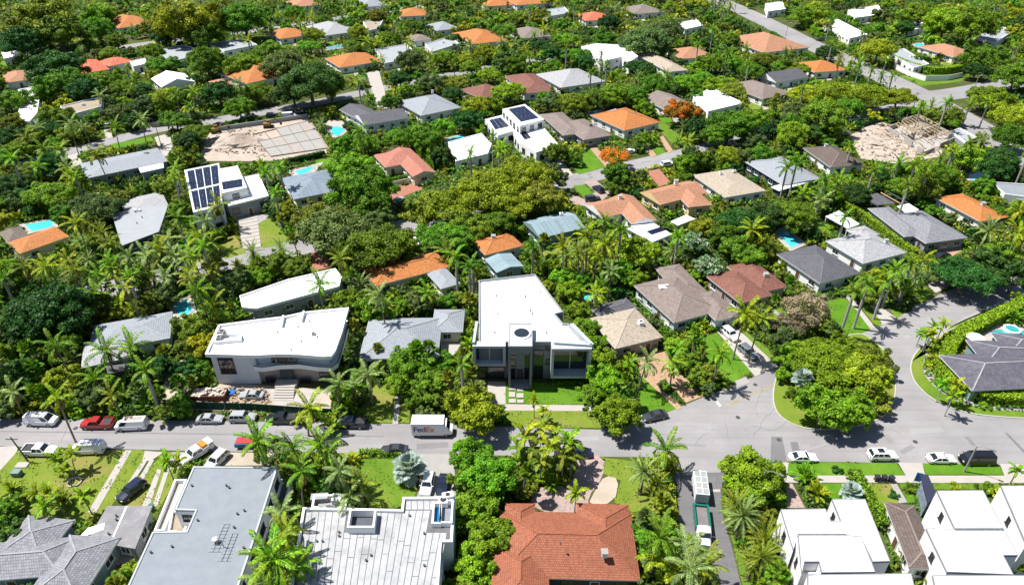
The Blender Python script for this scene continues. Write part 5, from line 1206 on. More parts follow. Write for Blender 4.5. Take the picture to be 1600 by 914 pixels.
car('sedan', 1023, 648, 198, 'dark grey', 'dark green-grey sedan beside the round yellow-green tree'); car('sedan', 903, 706, 180, 'navy', 'dark car half hidden behind the palm clump')
car('pickup', 62, 703, -1, 'white', 'white pickup truck with a dark bed beside the leaning pole', 'pickup truck', 'parked_pickup')
r, _ = car('van', 138, 700, 182, 'white', 'long white van with roof rack on the near kerb', 'van', 'parked_van'); rack(r, 2.2, 3.4)
car('suv', 205, 765, 244, 'navy', 'dark navy sport utility car on the garden wheel tracks'); 
r, _ = car('pickup', 307, 706, 232, 'white', 'white utility truck with orange load on the kerb by the flat roof', 'utility truck', 'utility_truck')
m = MB(); m.box((-1.3, 0, 1.5), (0.9, 1.5, .55)); obj('orange_load', m.mesh('orange_load', surf('safety_orange', (0.7, 0.2, 0.02))), r); m = MB(); m.box((-2.35, 0, 1.45), (1.0, 1.7, .5)); obj('tool_box', m.mesh('tool_box', WHITE_W), r)
car('suv', 338, 718, 248, 'white', 'white car nosed towards the flat blue-grey roof')
car('sedan', 393, 616, 178, 'silver', 'silver car standing inside the building yard')
car('suv', 668, 755, 265, 'white', 'white car with sunroof on the drive beside the silver fan palm'); car('sedan', 692, 757, 267, 'navy', 'dark car on the drive right of the white car')
car('suv', 1141, 521, 293, 'white', 'white sport utility car at the top of the sloping white drive'); r, _ = car('suv', 1169, 549, 295, 'grey', 'grey sport utility car with roof rails on the sloping white drive'); rack(r, 1.78, 2.0, 1.2)
car('sedan', 1255, 713, 0, 'white', 'white sedan on the near kerb beside the bright round tree'); r, _ = car('suv', 1379, 710, 0, 'white', 'white car with black sunroof on the near kerb')
m = MB(); m.box((-.5, 0, 1.735), (1.1, 1.0, .05)); obj('sunroof', m.mesh('sunroof', CARGLASS), r)
car('sedan', 1471, 715, 0, 'white', 'white sedan behind the black van on the near kerb'); car('van', 1526, 717, 180, 'black', 'black van rightmost on the near kerb', 'van', 'parked_van')
car('suv', 935, 295, 118, 'navy', 'navy car on the curved drive, facing the street'); car('suv', 926, 310, 8, 'dark grey', 'dark grey car parked across the curved drive'); car('suv', 1043, 256, 20, 'white', 'white car parked under palms at the far street')
car('sedan', 622, 312, 58, 'pale blue', 'pale blue car on the red paved drive under trees'); car('sedan', 650, 376, 120, 'white', 'white car almost hidden in tree shade'); car('sedan', 1473, 398, 20, 'black', 'black car on the tan drive of the wide grey house')
car('pickup', 250, 194, 15, 'grey', 'grey pickup truck on the left far street', 'pickup truck', 'parked_pickup'); car('suv', 240, 187, 15, 'navy', 'navy car beside the grey pickup on the left far street'); car('sedan', 343, 194, 15, 'black', 'black car at the corner of the slab building plot')
for i, (x, y, k, c, l) in enumerate([(425, 180, 'suv', 'black', 'black car at the kerb above the concrete slab plot'), (452, 181, 'van', 'white', 'white van at the kerb above the concrete slab plot'), (470, 176, 'suv', 'navy', 'navy car under the big dark tree by the slab plot'),
    (664, 139, 'sedan', 'black', 'black car above the weathered grey house'), (1282, 62, 'suv', 'dark grey', 'dark car on the wide diagonal street'), (1312, 192, 'suv', 'white', 'white car left of the timber building plot'), (1334, 186, 'pickup', 'white', 'white pickup truck left of the timber building plot'),
    (1320, 208, 'sedan', 'grey', 'grey car at the edge of the timber building plot'), (1180, 205, 'sedan', 'black', 'black car in a drive behind the flame tree'), (431, 145, 'sedan', 'black', 'black car left of the big dark tree'), (985, 236, 'sedan', 'white', 'white car on the drive behind the orange flame tree')]):
    car(k, x, y, 15 if i < 4 else (160 if i == 4 else 25), c, l, 'van' if k == 'van' else ('pickup truck' if k == 'pickup' else 'car'), 'parked_van' if k == 'van' else ('parked_pickup' if k == 'pickup' else 'parked_car'))

# delivery lorry with its lettering
p = P(672, 667, 1.4); T = thing('delivery_truck', 'white delivery truck with purple and orange lettering beside the leafy tree', 'delivery truck', (p.x, p.y, 0.02), 0.0, 'vehicles')
m = MB(); m.box((-0.3, 0, 1.85), (5.6, 2.35, 2.55)); m.mesh; obj('cargo_box', m.mesh('cargo_box', gloss('truck_white', (0.78, 0.78, 0.79), rough=0.35)), T)
m = MB(); m.box((-0.3, 0, 3.17), (5.7, 2.42, .08)); m.box((-.3, 0, .5), (5.6, 2.3, .14)); obj('roof_rail', m.mesh('roof_rail', WHITE_W), T)
m = loft([ring(2.45, 1.12, .4, 2.7, .2), ring(3.0, 1.12, .4, 2.65, .2), ring(3.5, 1.08, .45, 1.6, .2), ring(4.0, .98, .5, 1.35, .2)]); obj('cab', m.mesh('cab', gloss('truck_white', (0, 0, 0))), T)
m = MB(); m.face([(3.06, -.95, 2.5), (3.5, -.95, 1.66), (3.5, .95, 1.66), (3.06, .95, 2.5)][::-1]); obj('windscreen', m.mesh('windscreen', CARGLASS), T, (0.03, 0, 0.03))
for x in (2.9, -1.9):
    for sy in (1, -1): t = obj('wheel', wheel_mesh(.42)[0], T, (x, sy*1.0, .4)); obj('rim', wheel_mesh(.42)[1], t)
m = MB(); m.box((-3.12, 0, 1.8), (.06, 2.1, 2.2)); obj('rear_door', m.mesh('rear_door', surf('shutter_grey', (0.5, 0.5, 0.52))), T)
def letters(txt, size, mat, parent, loc, rot, name='lettering', ext=0.01):
    cu = bpy.data.curves.new(name, 'FONT'); cu.body = txt; cu.size = size; cu.extrude = ext; cu.offset = 0.02; cu.space_character = 0.92
    tmp = bpy.data.objects.new('tmp', cu); COL.objects.link(tmp); bpy.context.view_layer.update()
    me = bpy.data.meshes.new_from_object(tmp); wdt = max(v.co.x for v in me.vertices) if len(me.vertices) else 0
    bpy.data.objects.remove(tmp); me.materials.clear(); me.materials.append(mat)
    o = bpy.data.objects.new(name, me); COL.objects.link(o); o.parent = parent; o.location = loc; o.rotation_euler = rot; return wdt
PUR = gloss('purple_print', (0.07, 0.02, 0.20), rough=0.5); ORP = gloss('orange_print', (0.85, 0.12, 0.01), rough=0.5)
wd = letters('Fed', 1.65, PUR, T, (-2.85, -1.19, 1.35), (math.pi/2, 0, 0)); letters('Ex', 1.65, ORP, T, (-2.85+wd+.02, -1.19, 1.35), (math.pi/2, 0, 0))
keep_poly([(643, 650), (702, 650), (702, 684), (643, 684)]); FOOT.append([(p.x-3.5, p.y-1.5), (p.x+4.2, p.y-1.5), (p.x+4.2, p.y+1.5), (p.x-3.5, p.y+1.5)])
# tipper truck and its white trailer on the side drive
GREENP = gloss('truck_green', (0.01, 0.16, 0.11), rough=0.35)
p = P(1094, 762, 1.2); T = thing('dump_trailer', 'white mesh-covered dump trailer on the dark side drive', 'trailer', (p.x, p.y, 0.05), math.radians(263), 'vehicles')
m = MB(); m.box((0, 0, 1.55), (5.0, 2.1, 1.9)); obj('trailer_box', m.mesh('trailer_box', surf('trailer_white', (0.55, 0.6, 0.6), var=0.15)), T)
for i in range(4):
    for sy in (-1, 1): m = MB(); m.box((-1.8+i*1.2, sy*.5, 2.53), (1.0, .8, .08)); obj('cover_panel', m.mesh('cover_panel', surf('cover_grey', (0.36, 0.38, 0.37), var=0.2)), T)
for x in (.5, -.5):
    for sy in (1, -1): t = obj('wheel', wheel_mesh(.39)[0], T, (x, sy*1.15, .38)); obj('rim', wheel_mesh(.39)[1], t)
p = P(1097, 817, 1.0); T = thing('flatbed_truck', 'green-bodied flatbed truck with white cab towing the white trailer', 'truck', (p.x, p.y, 0.05), math.radians(262), 'vehicles')
m = MB(); m.box((-.9, 0, .95), (4.6, 2.3, .3)); m.box((-.9, 1.05, 1.35), (4.6, .28, .6)); m.box((-.9, -1.05, 1.35), (4.6, .28, .6)); m.box((1.25, 0, 1.35), (.3, 1.8, .6)); m.box((-3.05, 0, 1.3), (.3, 1.8, .5)); obj('green_bed', m.mesh('green_bed', GREENP), T)
m = MB(); m.box((-.9, 0, 1.13), (4.3, 2.05, .06)); obj('bed_floor', m.mesh('bed_floor', surf('bed_grey', (0.22, 0.2, 0.2))), T)
m = loft([ring(1.5, 1.0, .5, 2.3, .2), ring(2.6, 1.0, .5, 2.25, .2), ring(3.1, .98, .5, 1.45, .2), ring(4.2, .9, .5, 1.3, .2)]); obj('cab', m.mesh('cab', gloss('truck_white', (0, 0, 0))), T)
m = MB(); m.face([(2.64, -.85, 2.12), (3.1, -.85, 1.52), (3.1, .85, 1.52), (2.64, .85, 2.12)][::-1]); obj('windscreen', m.mesh('windscreen', CARGLASS), T, (.03, 0, .03))
for x in (3.3, -1.7):
    for sy in (1, -1): t = obj('wheel', wheel_mesh(.42)[0], T, (x, sy*.95, .4)); obj('rim', wheel_mesh(.42)[1], t)
keep_poly([(1080, 738), (1106, 738), (1110, 830), (1112, 850), (1090, 850)])

# ------------------------------------------------------------------ pools
def water_mat(name, col):
    if name in MATS: return MATS[name]
    m, nt, out = nodes_of(name); p_ = pos(nt)
    n_ = noise(nt, p_, 1.6, 3.0); c = mixrgb(nt, ramp(nt, n_, .35, .65), rgb(scalec(col, .85)), rgb(scalec(col, 1.25)))
    bs = N(nt, 'ShaderNodeBsdfPrincipled', Roughness=0.06); bs.inputs['Specular IOR Level'].default_value = 0.5
    bp = N(nt, 'ShaderNodeBump', Strength=0.15, Distance=0.05); nt.links.new(n_, bp.inputs['Height']); nt.links.new(bp.outputs[0], bs.inputs['Normal'])
    nt.links.new(c, bs.inputs['Base Color']); nt.links.new(bs.outputs[0], out.inputs['Surface']); MATS[name] = m; return m
TURQ = water_mat('turquoise_water', (0.05, 0.45, 0.52)); TEALW = water_mat('teal_water', (0.03, 0.26, 0.27))
def pool(px, label, water=TURQ, deck=PALECONC, smooth=0, grow=1.2, keep=True, dz=0):
    w = [P(a, b, 0.1) for a, b in px]
    for _ in range(smooth): w = [q for i in range(len(w)) for q in (w[i]*.75+w[(i+1) % len(w)]*.25, w[i]*.25+w[(i+1) % len(w)]*.75)]
    poly = [p_.xy[:] for p_ in w]; c = sum(w, Vector())/len(w)
    root = thing('swimming_pool', label, 'pool', (c.x, c.y, 0), group='swimming pools')
    m = MB(); m.prism(inset(poly, -grow), 0.0, 0.15+dz); m.build('pool_deck', deck, root)
    m = MB(); o_ = inset(poly, -.3)
    a_ = sum(poly[i][0]*poly[(i+1) % len(poly)][1]-poly[(i+1) % len(poly)][0]*poly[i][1] for i in range(len(poly)))
    pp = poly if a_ > 0 else poly[::-1]
    m.prism(pp, 0.1, 0.17+dz); m.build('water', water, root)
    m = MB(); n = len(pp)
    for i in range(n):
        j = (i+1) % n; m.face([(*o_[i], .24+dz), (*o_[j], .24+dz), (*pp[j], .24+dz), (*pp[i], .24+dz)]); m.face([(*o_[i], .1), (*o_[j], .1), (*o_[j], .24+dz), (*o_[i], .24+dz)]); m.face([(*pp[j], .1), (*pp[i], .1), (*pp[i], .24+dz), (*pp[j], .24+dz)])
    m.build('coping', PALECONC, root)
    if keep: keep_poly([proj((*p_, .2)) for p_ in inset(poly, -1.0)])
    FOOT.append(inset(poly, -.8))
    return root
pool([(1213, 364), (1226, 359), (1253, 380), (1236, 387)], 'turquoise rectangular pool above the dark slate house')
pool([(461, 268), (492, 260), (484, 268), (468, 275)], 'turquoise rectangular pool behind the slate-blue metal roof', grow=2.0)
pool([(516, 200), (528, 198), (540, 203), (528, 214), (519, 210)], 'small kidney-shaped turquoise pool beside the dark slate white house', smooth=1); pool([(697, 218), (722, 212), (725, 217), (700, 224)], 'narrow turquoise pool behind the low white roof')
pool([(40, 352), (82, 344), (83, 354), (50, 362)], 'turquoise pool behind the orange house at the left edge'); pool([(272, 476), (292, 468), (302, 486), (288, 494), (276, 490)], 'deep blue pool behind the low grey house under palms')
pool([(911, 464), (922, 458), (931, 462), (927, 469), (915, 472)], 'small blue pool behind the beige tiled house', deck=PAVER_O, keep=False); pool([(918, 177), (941, 172), (936, 184), (926, 186)], 'turquoise pool beside the vivid orange house')
pool([(1540, 520), (1560, 515), (1590, 517), (1640, 520), (1620, 530), (1570, 530)], 'grey-green freeform pool at the purple slate house', water=TEALW, smooth=1, grow=3.0)
p = P(1581, 515, .4); sp = thing('hot_tub', 'round white-rimmed spa beside the grey-green pool', 'hot tub', (p.x, p.y, 0)); m = MB(); m.cyl((p.x, p.y, 0.16), 1.7, .5, 24); m.build('tub_rim', WHITE_W, sp); m = MB(); m.cyl((p.x, p.y, .62), 1.3, .06, 24); m.build('water', TEALW, sp)
p = P(1540, 527, 2.2); um = thing('parasol', 'large white parasol by the pool of the purple slate house', 'parasol', (p.x-2.0, p.y, 0)); q = um.location; m = MB()
for i in range(8):
    a0, a1 = 2*math.pi*i/8, 2*math.pi*(i+1)/8; m.face([(q.x+1.9*math.cos(a0), q.y+1.9*math.sin(a0), 2.2), (q.x+1.9*math.cos(a1), q.y+1.9*math.sin(a1), 2.2), (q.x, q.y, 2.9)])
m.build('canopy', WHITE_R, um); m = MB(); m.cyl((q.x, q.y, 0.1), .05, 2.75, 6); m.build('pole', METAL, um); keep_poly([(1520, 518), (1552, 518), (1552, 540), (1520, 540)])
pool([(1428, 70), (1440, 68), (1446, 73), (1434, 76)], 'small turquoise pool at the corner hedge garden'); pool([(1262, 112), (1276, 110), (1282, 115), (1266, 118)], 'small blue pool under the orange roof by the diagonal street')
pool([(512, 74), (543, 70), (544, 74), (513, 78)], 'narrow teal pool behind the far orange gabled house', water=TEALW); pool([(1510, 275), (1530, 268), (1540, 275), (1520, 283)], 'pale turquoise pool behind the bright orange house on the right')

# ------------------------------------------------------------------ building plots
# concrete slab with formwork
p0 = P(440, 215); SP = thing('slab_foundation', 'concrete house foundation poured in bays with timber formwork', 'foundation', (p0.x, p0.y, 0))
q = [P(a, b) for a, b in [(395, 212), (484, 190), (512, 233), (424, 246)]]
for i in range(5):
    for j in range(3):
        if i < 2 and j == 0: continue
        def at(x, y): return (q[0].lerp(q[1], x)).lerp(q[3].lerp(q[2], x), y)
        c4 = [at((i+.02)/5, (j+.02)/3), at((i+.98)/5, (j+.02)/3), at((i+.98)/5, (j+.98)/3), at((i+.02)/5, (j+.98)/3)]
        m = MB(); m.prism([t.xy[:] for t in c4], 0.0, .35+0.01*((i+j) % 3)); m.build('slab_bay', CONC if (i*3+j) % 4 else surf('pinkish_concrete', (0.41, 0.365, 0.335), var=0.15), SP)
for i in range(6): m = MB(); m.bar(q[0].lerp(q[1], i/5)+Vector((0, 0, .3)), q[3].lerp(q[2], i/5)+Vector((0, 0, .3)), .14, .3); m.build('formwork_board', surf('brown_timber', (0.26, 0.17, 0.11)), SP)
for j in range(4): m = MB(); m.bar(q[0].lerp(q[3], j/3)+Vector((0, 0, .32)), q[1].lerp(q[2], j/3)+Vector((0, 0, .32)), .14, .3); m.build('formwork_board', surf('brown_timber', (0.26, 0.17, 0.11)), SP)
FOOT.append([t.xy[:] for t in q])
def mound(px, r, h, label, mat, cat='mound', name='earth_mound'):
    c = P(*px); m = MB(); rr = random.Random(int(px[0])); n = 22; k = 7; rings_ = []
    for j in range(k):
        t = j/(k-1); rings_.append([(c.x+r*(1-t)*math.cos(2*math.pi*i/n)*(1+.22*math.sin(i*1.3+j))+rr.uniform(-.3, .3), c.y+r*(1-t)*math.sin(2*math.pi*i/n)*(1+.22*math.cos(i*.9+j))+rr.uniform(-.3, .3), max(0.0, h*math.sin(t*math.pi/2)+(rr.uniform(-.15, .15) if j else 0))) for i in range(n)])
    for j in range(k-1):
        for i in range(n): m.face([rings_[j][i], rings_[j][(i+1) % n], rings_[j+1][(i+1) % n], rings_[j+1][i]])
    m.face(rings_[-1]); o = m.build(name, mat); tag(o, label, cat); return o
mound((365, 222), 9.0, 2.6, 'brown heap of excavated soil beside the slab foundation', DIRT); mound((1352, 222), 6.0, 1.4, 'low sandy heap left of the timber building shell', DIRT)
def excav(px, ang, label):
    p = P(*px); T = thing('excavator', label, 'excavator', (p.x, p.y, 0.05), math.radians(ang)); Y = gloss('plant_yellow', (0.25, 0.15, 0.03), rough=0.5)
    for sy in (-1, 1): m = loft([[(x, sy*.9-.25, z) for x, z in ((-1.6, .1), (1.6, .1), (1.9, .4), (1.6, .75), (-1.6, .75), (-1.9, .4))], [(x, sy*.9+.25, z) for x, z in ((-1.6, .1), (1.6, .1), (1.9, .4), (1.6, .75), (-1.6, .75), (-1.9, .4))]]); obj('track', m.mesh('track', BLACKM), T)
    m = MB(); m.box((-.4, 0, 1.35), (2.6, 2.0, 1.0)); m.box((.3, .5, 2.2), (1.3, .95, 1.0)); obj('body', m.mesh('body', Y), T)
    m = MB(); m.bar((.8, -.4, 1.6), (2.9, -.4, 3.6), .35); m.bar((2.9, -.4, 3.6), (4.6, -.4, 2.0), .28); obj('boom', m.mesh('boom', Y), T); m = MB(); m.box((4.7, -.4, 1.5), (.7, .9, .8)); obj('bucket', m.mesh('bucket', BLACKM), T)
excav((338, 208), 30, 'dark excavator standing left of the soil heap'); excav((420, 200), 10, 'excavator at the back edge of the slab foundation')
# timber and block shell on the right
p0 = P(1440, 215); TS = thing('building_shell', 'unfinished house of block walls and bare timber beams on the sandy plot', 'building shell', (p0.x, p0.y, 0))
q = [P(a, b) for a, b in [(1388, 205), (1430, 190), (1492, 222), (1440, 244)]]
def at(x, y): return (q[0].lerp(q[1], x)).lerp(q[3].lerp(q[2], x), y)
for (x0, y0, x1, y1) in [(0, 0, .3, 0), (.45, 0, 1, 0), (0, 0, 0, .3), (0, .5, 0, .7), (0, .85, 0, 1), (0, 1, .35, 1), (.5, 1, 1, 1), (1, 0, 1, .4), (1, .6, 1, 1), (.5, 0, .5, .45), (.5, .55, 1, .55), (0, .5, .3, .5)]:
    m = MB(); a, b = at(x0, y0), at(x1, y1); hw = rng.uniform(1.4, 3.4); m.bar(a+Vector((0, 0, hw/2)), b+Vector((0, 0, hw/2)), .3, hw); m.build('block_wall', PALECONC, TS)
for i in range(9):
    m = MB(); a, b = at((i+.5)/9, rng.uniform(0, .1)), at((i+.5)/9+rng.uniform(-.03, .03), rng.uniform(.5, 1.0)); z = 3.3+rng.uniform(0, .25); m.bar(a+Vector((0, 0, z)), b+Vector((0, 0, z)), .16, .25); m.build('timber_beam', TIMBER, TS)
for i in range(5):
    m = MB(); a, b = at(rng.uniform(.2, .5), (i+.5)/5), at(rng.uniform(.6, 1), (i+.5)/5); z = 3.6+rng.uniform(0, .2); m.bar(a+Vector((0, 0, z)), b+Vector((0, 0, z)), .16, .22); m.build('timber_beam', TIMBER, TS)
for i in range(22):
    m = MB(); a = at(rng.uniform(-.1, 1.1), rng.uniform(-.1, 1.2)); b = a+Vector((rng.uniform(-3, 3), rng.uniform(-3, 3), rng.uniform(0, 1.5))); m.bar(a+Vector((0, 0, .4)), b+Vector((0, 0, .5)), .16, .2); m.build('timber_beam', TIMBER, TS)
for i in range(8):
    m = MB(); a = at(rng.random(), rng.random()); m.bar(a, a+Vector((rng.uniform(-.3, .3), rng.uniform(-.3, .3), 4.4)), .16); m.build('timber_post', TIMBER, TS)
m = MB(); m.prism([at(x, y).xy[:] for x, y in ((0, 0), (1, 0), (1, 1), (0, 1))], 0, .3); m.build('floor_slab', PALECONC, TS); keep_pts([t+Vector((0, 0, 3.5)) for t in q]+q); FOOT.append([t.xy[:] for t in q])
H = simple('grey metal site container house right of the timber shell', 'the site container', [(1486, 205), (1500, 200), (1526, 214), (1508, 222)], 3.0, LGREYROOF, 'flat', wall=GREY_W)
# the yard of the white curved house: skip of rubble, fence, bins, tarpaulin
p = P(328, 622); SK = thing('rubble_skip', 'long rust-red skip heaped with pale rubble in the building yard', 'skip', (p.x, p.y, 0)); m = MB(); RUST = surf('rust_red_steel', (0.22, 0.075, 0.045), var=0.25)
for sy, zc in ((-1.2, .8), (1.2, .8)): m.box((p.x, p.y+sy, zc), (6.6, .12, 1.4))
for sx in (-3.3, 3.3): m.box((p.x+sx, p.y, .8), (.12, 2.3, 1.4))
m.box((p.x, p.y, .16), (6.5, 2.3, .1)); m.build('skip_body', RUST, SK)
for i in range(60): m = MB(); x, y = rng.uniform(-3.0, 3.0), rng.uniform(-1, 1); zz = 1.3+.45*(1-(x/3.2)**2)*(1-(y/1.3)**2); m.box((p.x+x, p.y+y, zz), (rng.uniform(.3, .9), rng.uniform(.25, .6), rng.uniform(.12, .4)), mat=Matrix.Rotation(rng.uniform(0, 3), 3, 'Z') @ Matrix.Rotation(rng.uniform(-.5, .5), 3, 'X')); m.build('rubble_block', surf('rubble_%d' % (i % 3), [(0.62, 0.52, 0.42), (0.55, 0.5, 0.46), (0.66, 0.58, 0.44)][i % 3], var=.15), SK)
m = MB(); m.box((p.x, p.y, 1.15), (6.3, 2.2, .2)); m.build('rubble_fill', DIRT, SK); keep_poly([(300, 605), (356, 603), (358, 632), (298, 632)])
def fence(px, h, label, mat, step=2.6, cat='fence', name='site_fence', panel_t=.05, postm=METAL):
    w = [P(a, b) for a, b in px]; root = thing(name, label, cat, w[0])
    for i in range(len(w)-1):
        L = (w[i+1]-w[i]).length; n = max(1, int(L/step))
        for j in range(n):
            a, b = w[i].lerp(w[i+1], j/n), w[i].lerp(w[i+1], (j+1)/n); dd = (b-a).normalized()*.04
            m = MB(); m.bar(a+dd+Vector((0, 0, h/2+.05)), b-dd+Vector((0, 0, h/2+.05)), panel_t, h-.1); m.build('fence_panel', mat, root)
            m = MB(); m.cyl((a.x, a.y, 0), .05, h+.05, 6); m.build('fence_post', postm, root)
    return root
GREENF = surf('green_screen', (0.02, 0.09, 0.055), var=0.3, sc=1.5); fence([(282, 638), (400, 642), (470, 647), (520, 650)], 1.8, 'dark green mesh fence along the building yard', GREENF)
m = MB(); p = P(361, 614, .4); m.prism([(p.x+.9*math.cos(t*.7)*(1+.15*math.sin(t*3)), p.y+.8*math.sin(t*.7)) for t in range(9)], 0.06, .7); tag(m.build('tarpaulin', surf('blue_tarp', (0.02, 0.16, 0.5))), 'crumpled blue tarpaulin beside the rubble skip', 'tarpaulin')
def bin_(px, col, label):
    p = P(*px); T = thing('wheelie_bin', label, 'bin', (p.x, p.y, 0.07), rng.uniform(-.4, .4), 'wheelie bins'); mt = gloss('bin_'+label.split()[0], col, rough=.5)
    m = loft([[(-.3, -.26, .05), (.3, -.26, .05), (.3, .26, .05), (-.3, .26, .05)], [(-.38, -.33, 1.0), (.38, -.33, 1.0), (.38, .33, 1.0), (-.38, .33, 1.0)]]); obj('body', m.mesh('body', mt), T); m = MB(); m.box((0, 0, 1.05), (.84, .74, .1)); obj('lid', m.mesh('lid', mt), T)
    for sy in (-1, 1): obj('wheel', wheel_mesh(.12, .08)[0], T, (-.3, sy*.3, .12))
bin_((262, 656), (0.01, 0.14, 0.1), 'green wheelie bin at the kerb by the gravel path'); bin_((271, 651), (0.02, 0.09, 0.35), 'blue wheelie bin at the kerb by the gravel path'); bin_((727, 565), (0.03, 0.08, 0.4), 'blue wheelie bin in the passage by the modern framed house'); bin_((722, 571), (0.01, 0.2, 0.12), 'green wheelie bin in the passage by the modern framed house'); bin_((233, 826), (0.01, 0.03, 0.45), 'blue barrel bin beside the flat garage wing'); bin_((238, 797), (0.01, 0.2, 0.1), 'green bin at the back corner of the garage wing')
for i, (x, y) in enumerate([(1369, 751), (1380, 751), (1391, 752)]): bin_((x, y), (0.03, 0.03, 0.035), ['black bin on the pavement, leftmost of three', 'black bin on the pavement, middle of three', 'black bin on the pavement, rightmost of three'][i])
p = P(385, 690, .9); T = thing('cargo_trailer', 'blue trailer with a red cover by the flat blue-grey roof', 'trailer', (p.x, p.y, .02), math.radians(3)); m = MB(); m.box((0, 0, .85), (3.6, 1.9, .7)); obj('trailer_box', m.mesh('trailer_box', surf('trailer_blue', (0.05, 0.22, 0.36))), T); m = MB(); m.box((0, 0, 1.25), (3.3, 1.6, .14)); obj('red_cover', m.mesh('red_cover', surf('cover_red', (0.5, 0.05, 0.05))), T)
for sy in (1, -1): t = obj('wheel', wheel_mesh(.34)[0], T, (0, sy*1.0, .34)); obj('rim', wheel_mesh(.34)[1], t)
keep_poly([(365, 680), (402, 680), (402, 704), (365, 704)])
# ------------------------------------------------------------------ walls, poles, small things
def wall(px, h, label, mat=WHITE_W, t=.22, cat='wall', name='garden_wall', cap=True):
    w = [P(a, b) for a, b in px]; root = thing(name, label, cat, w[0]); m = MB(); c = MB()
    for i in range(len(w)-1):
        m.bar(w[i]+Vector((0, 0, h/2)), w[i+1]+Vector((0, 0, h/2)), t, h); c.bar(w[i]+Vector((0, 0, h+.04)), w[i+1]+Vector((0, 0, h+.04)), t+.1, .08)
    m.build('wall_body', mat, root)
    if cap: c.build('wall_cap', PALECONC, root)
    return root
wall([(1396, 107), (1420, 119), (1445, 127), (1480, 126), (1504, 121)], 2.2, 'white curved garden wall at the far street corner', WHITE_W); keep_poly([(1396, 98), (1445, 118), (1504, 112), (1504, 122), (1445, 129), (1396, 110)])
wall([(1508, 512), (1545, 497), (1600, 476)], 1.8, 'brown timber garden wall behind the grey-green pool', surf('brown_fence', (0.16, 0.08, 0.05))); wall([(1012, 478), (1045, 515)], 1.8, 'white side wall between the beige and taupe houses', WHITE_W)
wall([(455, 752), (430, 838)], 1.6, 'pale garden wall right of the blue-grey flat roof', PALECONC); wall([(604, 292), (642, 284)], 1.2, 'low white wall before the salmon courtyard'); wall([(125, 92), (200, 82)], 1.8, 'dark wall beside the far left street', DGREY_W)
wall([(345, 205), (480, 185)], 1.6, 'grey site hoarding above the slab foundation', GREY_W); wall([(1345, 200), (1400, 183), (1470, 188), (1530, 230)], 1.8, 'dark green hoarding round the timber building plot', GREENF, .08, 'hoarding', 'hoarding', False)
def pole(px, h, label, lamp=False, lean=(0, 0)):
    p = P(*px); T = thing('street_light' if lamp else 'utility_pole', label, 'street light' if lamp else 'utility pole', (p.x, p.y, 0), group='poles along the streets')
    m = MB(); m.tube([(0, 0, 0), (lean[0], lean[1], h)], [.15, .09], 8); obj('shaft', m.mesh('shaft', CONC if lamp else TRUNKM), T)
    m = MB()
    if lamp: m.tube([(lean[0], lean[1], h-.2), (lean[0]+.9, lean[1]-.6, h+.3), (lean[0]+1.8, lean[1]-1.2, h+.3)], [.05, .05, .05], 6); obj('arm', m.mesh('arm', METAL), T); m = MB(); m.box((lean[0]+1.9, lean[1]-1.25, h+.27), (.7, .3, .14), rz=-.6); obj('lamp_head', m.mesh('lamp_head', METAL), T)
    else: m.box((lean[0], lean[1], h-.5), (2.0, .12, .14)); obj('crossarm', m.mesh('crossarm', TRUNKM), T)
pole((45, 722), 5.5, 'dark leaning utility pole behind the white pickup with the dark bed', lean=(-1.2, .4)); pole((1506, 737), 6.0, 'concrete street light on the near verge by the black van', True)
pole((1227, 60), 8.0, 'street light beside the orange house by the diagonal street', True); pole((1318, 46), 8.0, 'street light above the wide diagonal street', True); pole((1519, 148), 8.0, 'street light at the far right street corner', True); pole((1423, 180), 9.0, 'utility pole behind the timber building shell')
pole((254, 235), 9.0, 'utility pole on the left far street below the grey pickup'); pole((1183, 782), 7.0, 'slim street light among the date palms at the side drive', True)
# small dark things in the road and gardens
p = P(28, 742); m = MB(); m.box((p.x, p.y, .45), (1.3, 1.0, .9)); m.box((p.x, p.y, .93), (1.4, 1.1, .08)); tag(m.build('utility_box', surf('box_green', (0.22, 0.3, 0.28))), 'grey-green utility box on the bottom left lawn', 'utility box')
p = P(35, 727); m = MB(); m.box((p.x, p.y, .1), (2.0, 1.2, .2)); tag(m.build('concrete_pad', PALECONC), 'small concrete pad on the bottom left lawn', 'pad')
p = P(117, 754); m = MB(); n = 18
for i in range(n): m.box((p.x+1.0*math.cos(2*math.pi*i/n), p.y+1.0*math.sin(2*math.pi*i/n), .16), (.36, .22, .26), rz=2*math.pi*i/n+math.pi/2)
tag(m.build('planter_ring', PALECONC), 'ring of white stones round the leaning palms on the lawn', 'planter')
p = P(1431, 744, 2.2); T = thing('banner', 'blue feather banner beside the dark pavilion', 'banner', (p.x, p.y, 0)); m = MB(); m.cyl((p.x, p.y, 0), .04, 3.2, 6); m.build('pole', METAL, T); m = MB(); m.prism([(p.x, p.y), (p.x+.9, p.y-.3), (p.x+.92, p.y-.25), (p.x+.02, p.y+.05)], 1.2, 3.1, bottom=True); m.build('cloth', surf('banner_blue', (0.03, 0.2, 0.6), var=.4, sc=3), T)
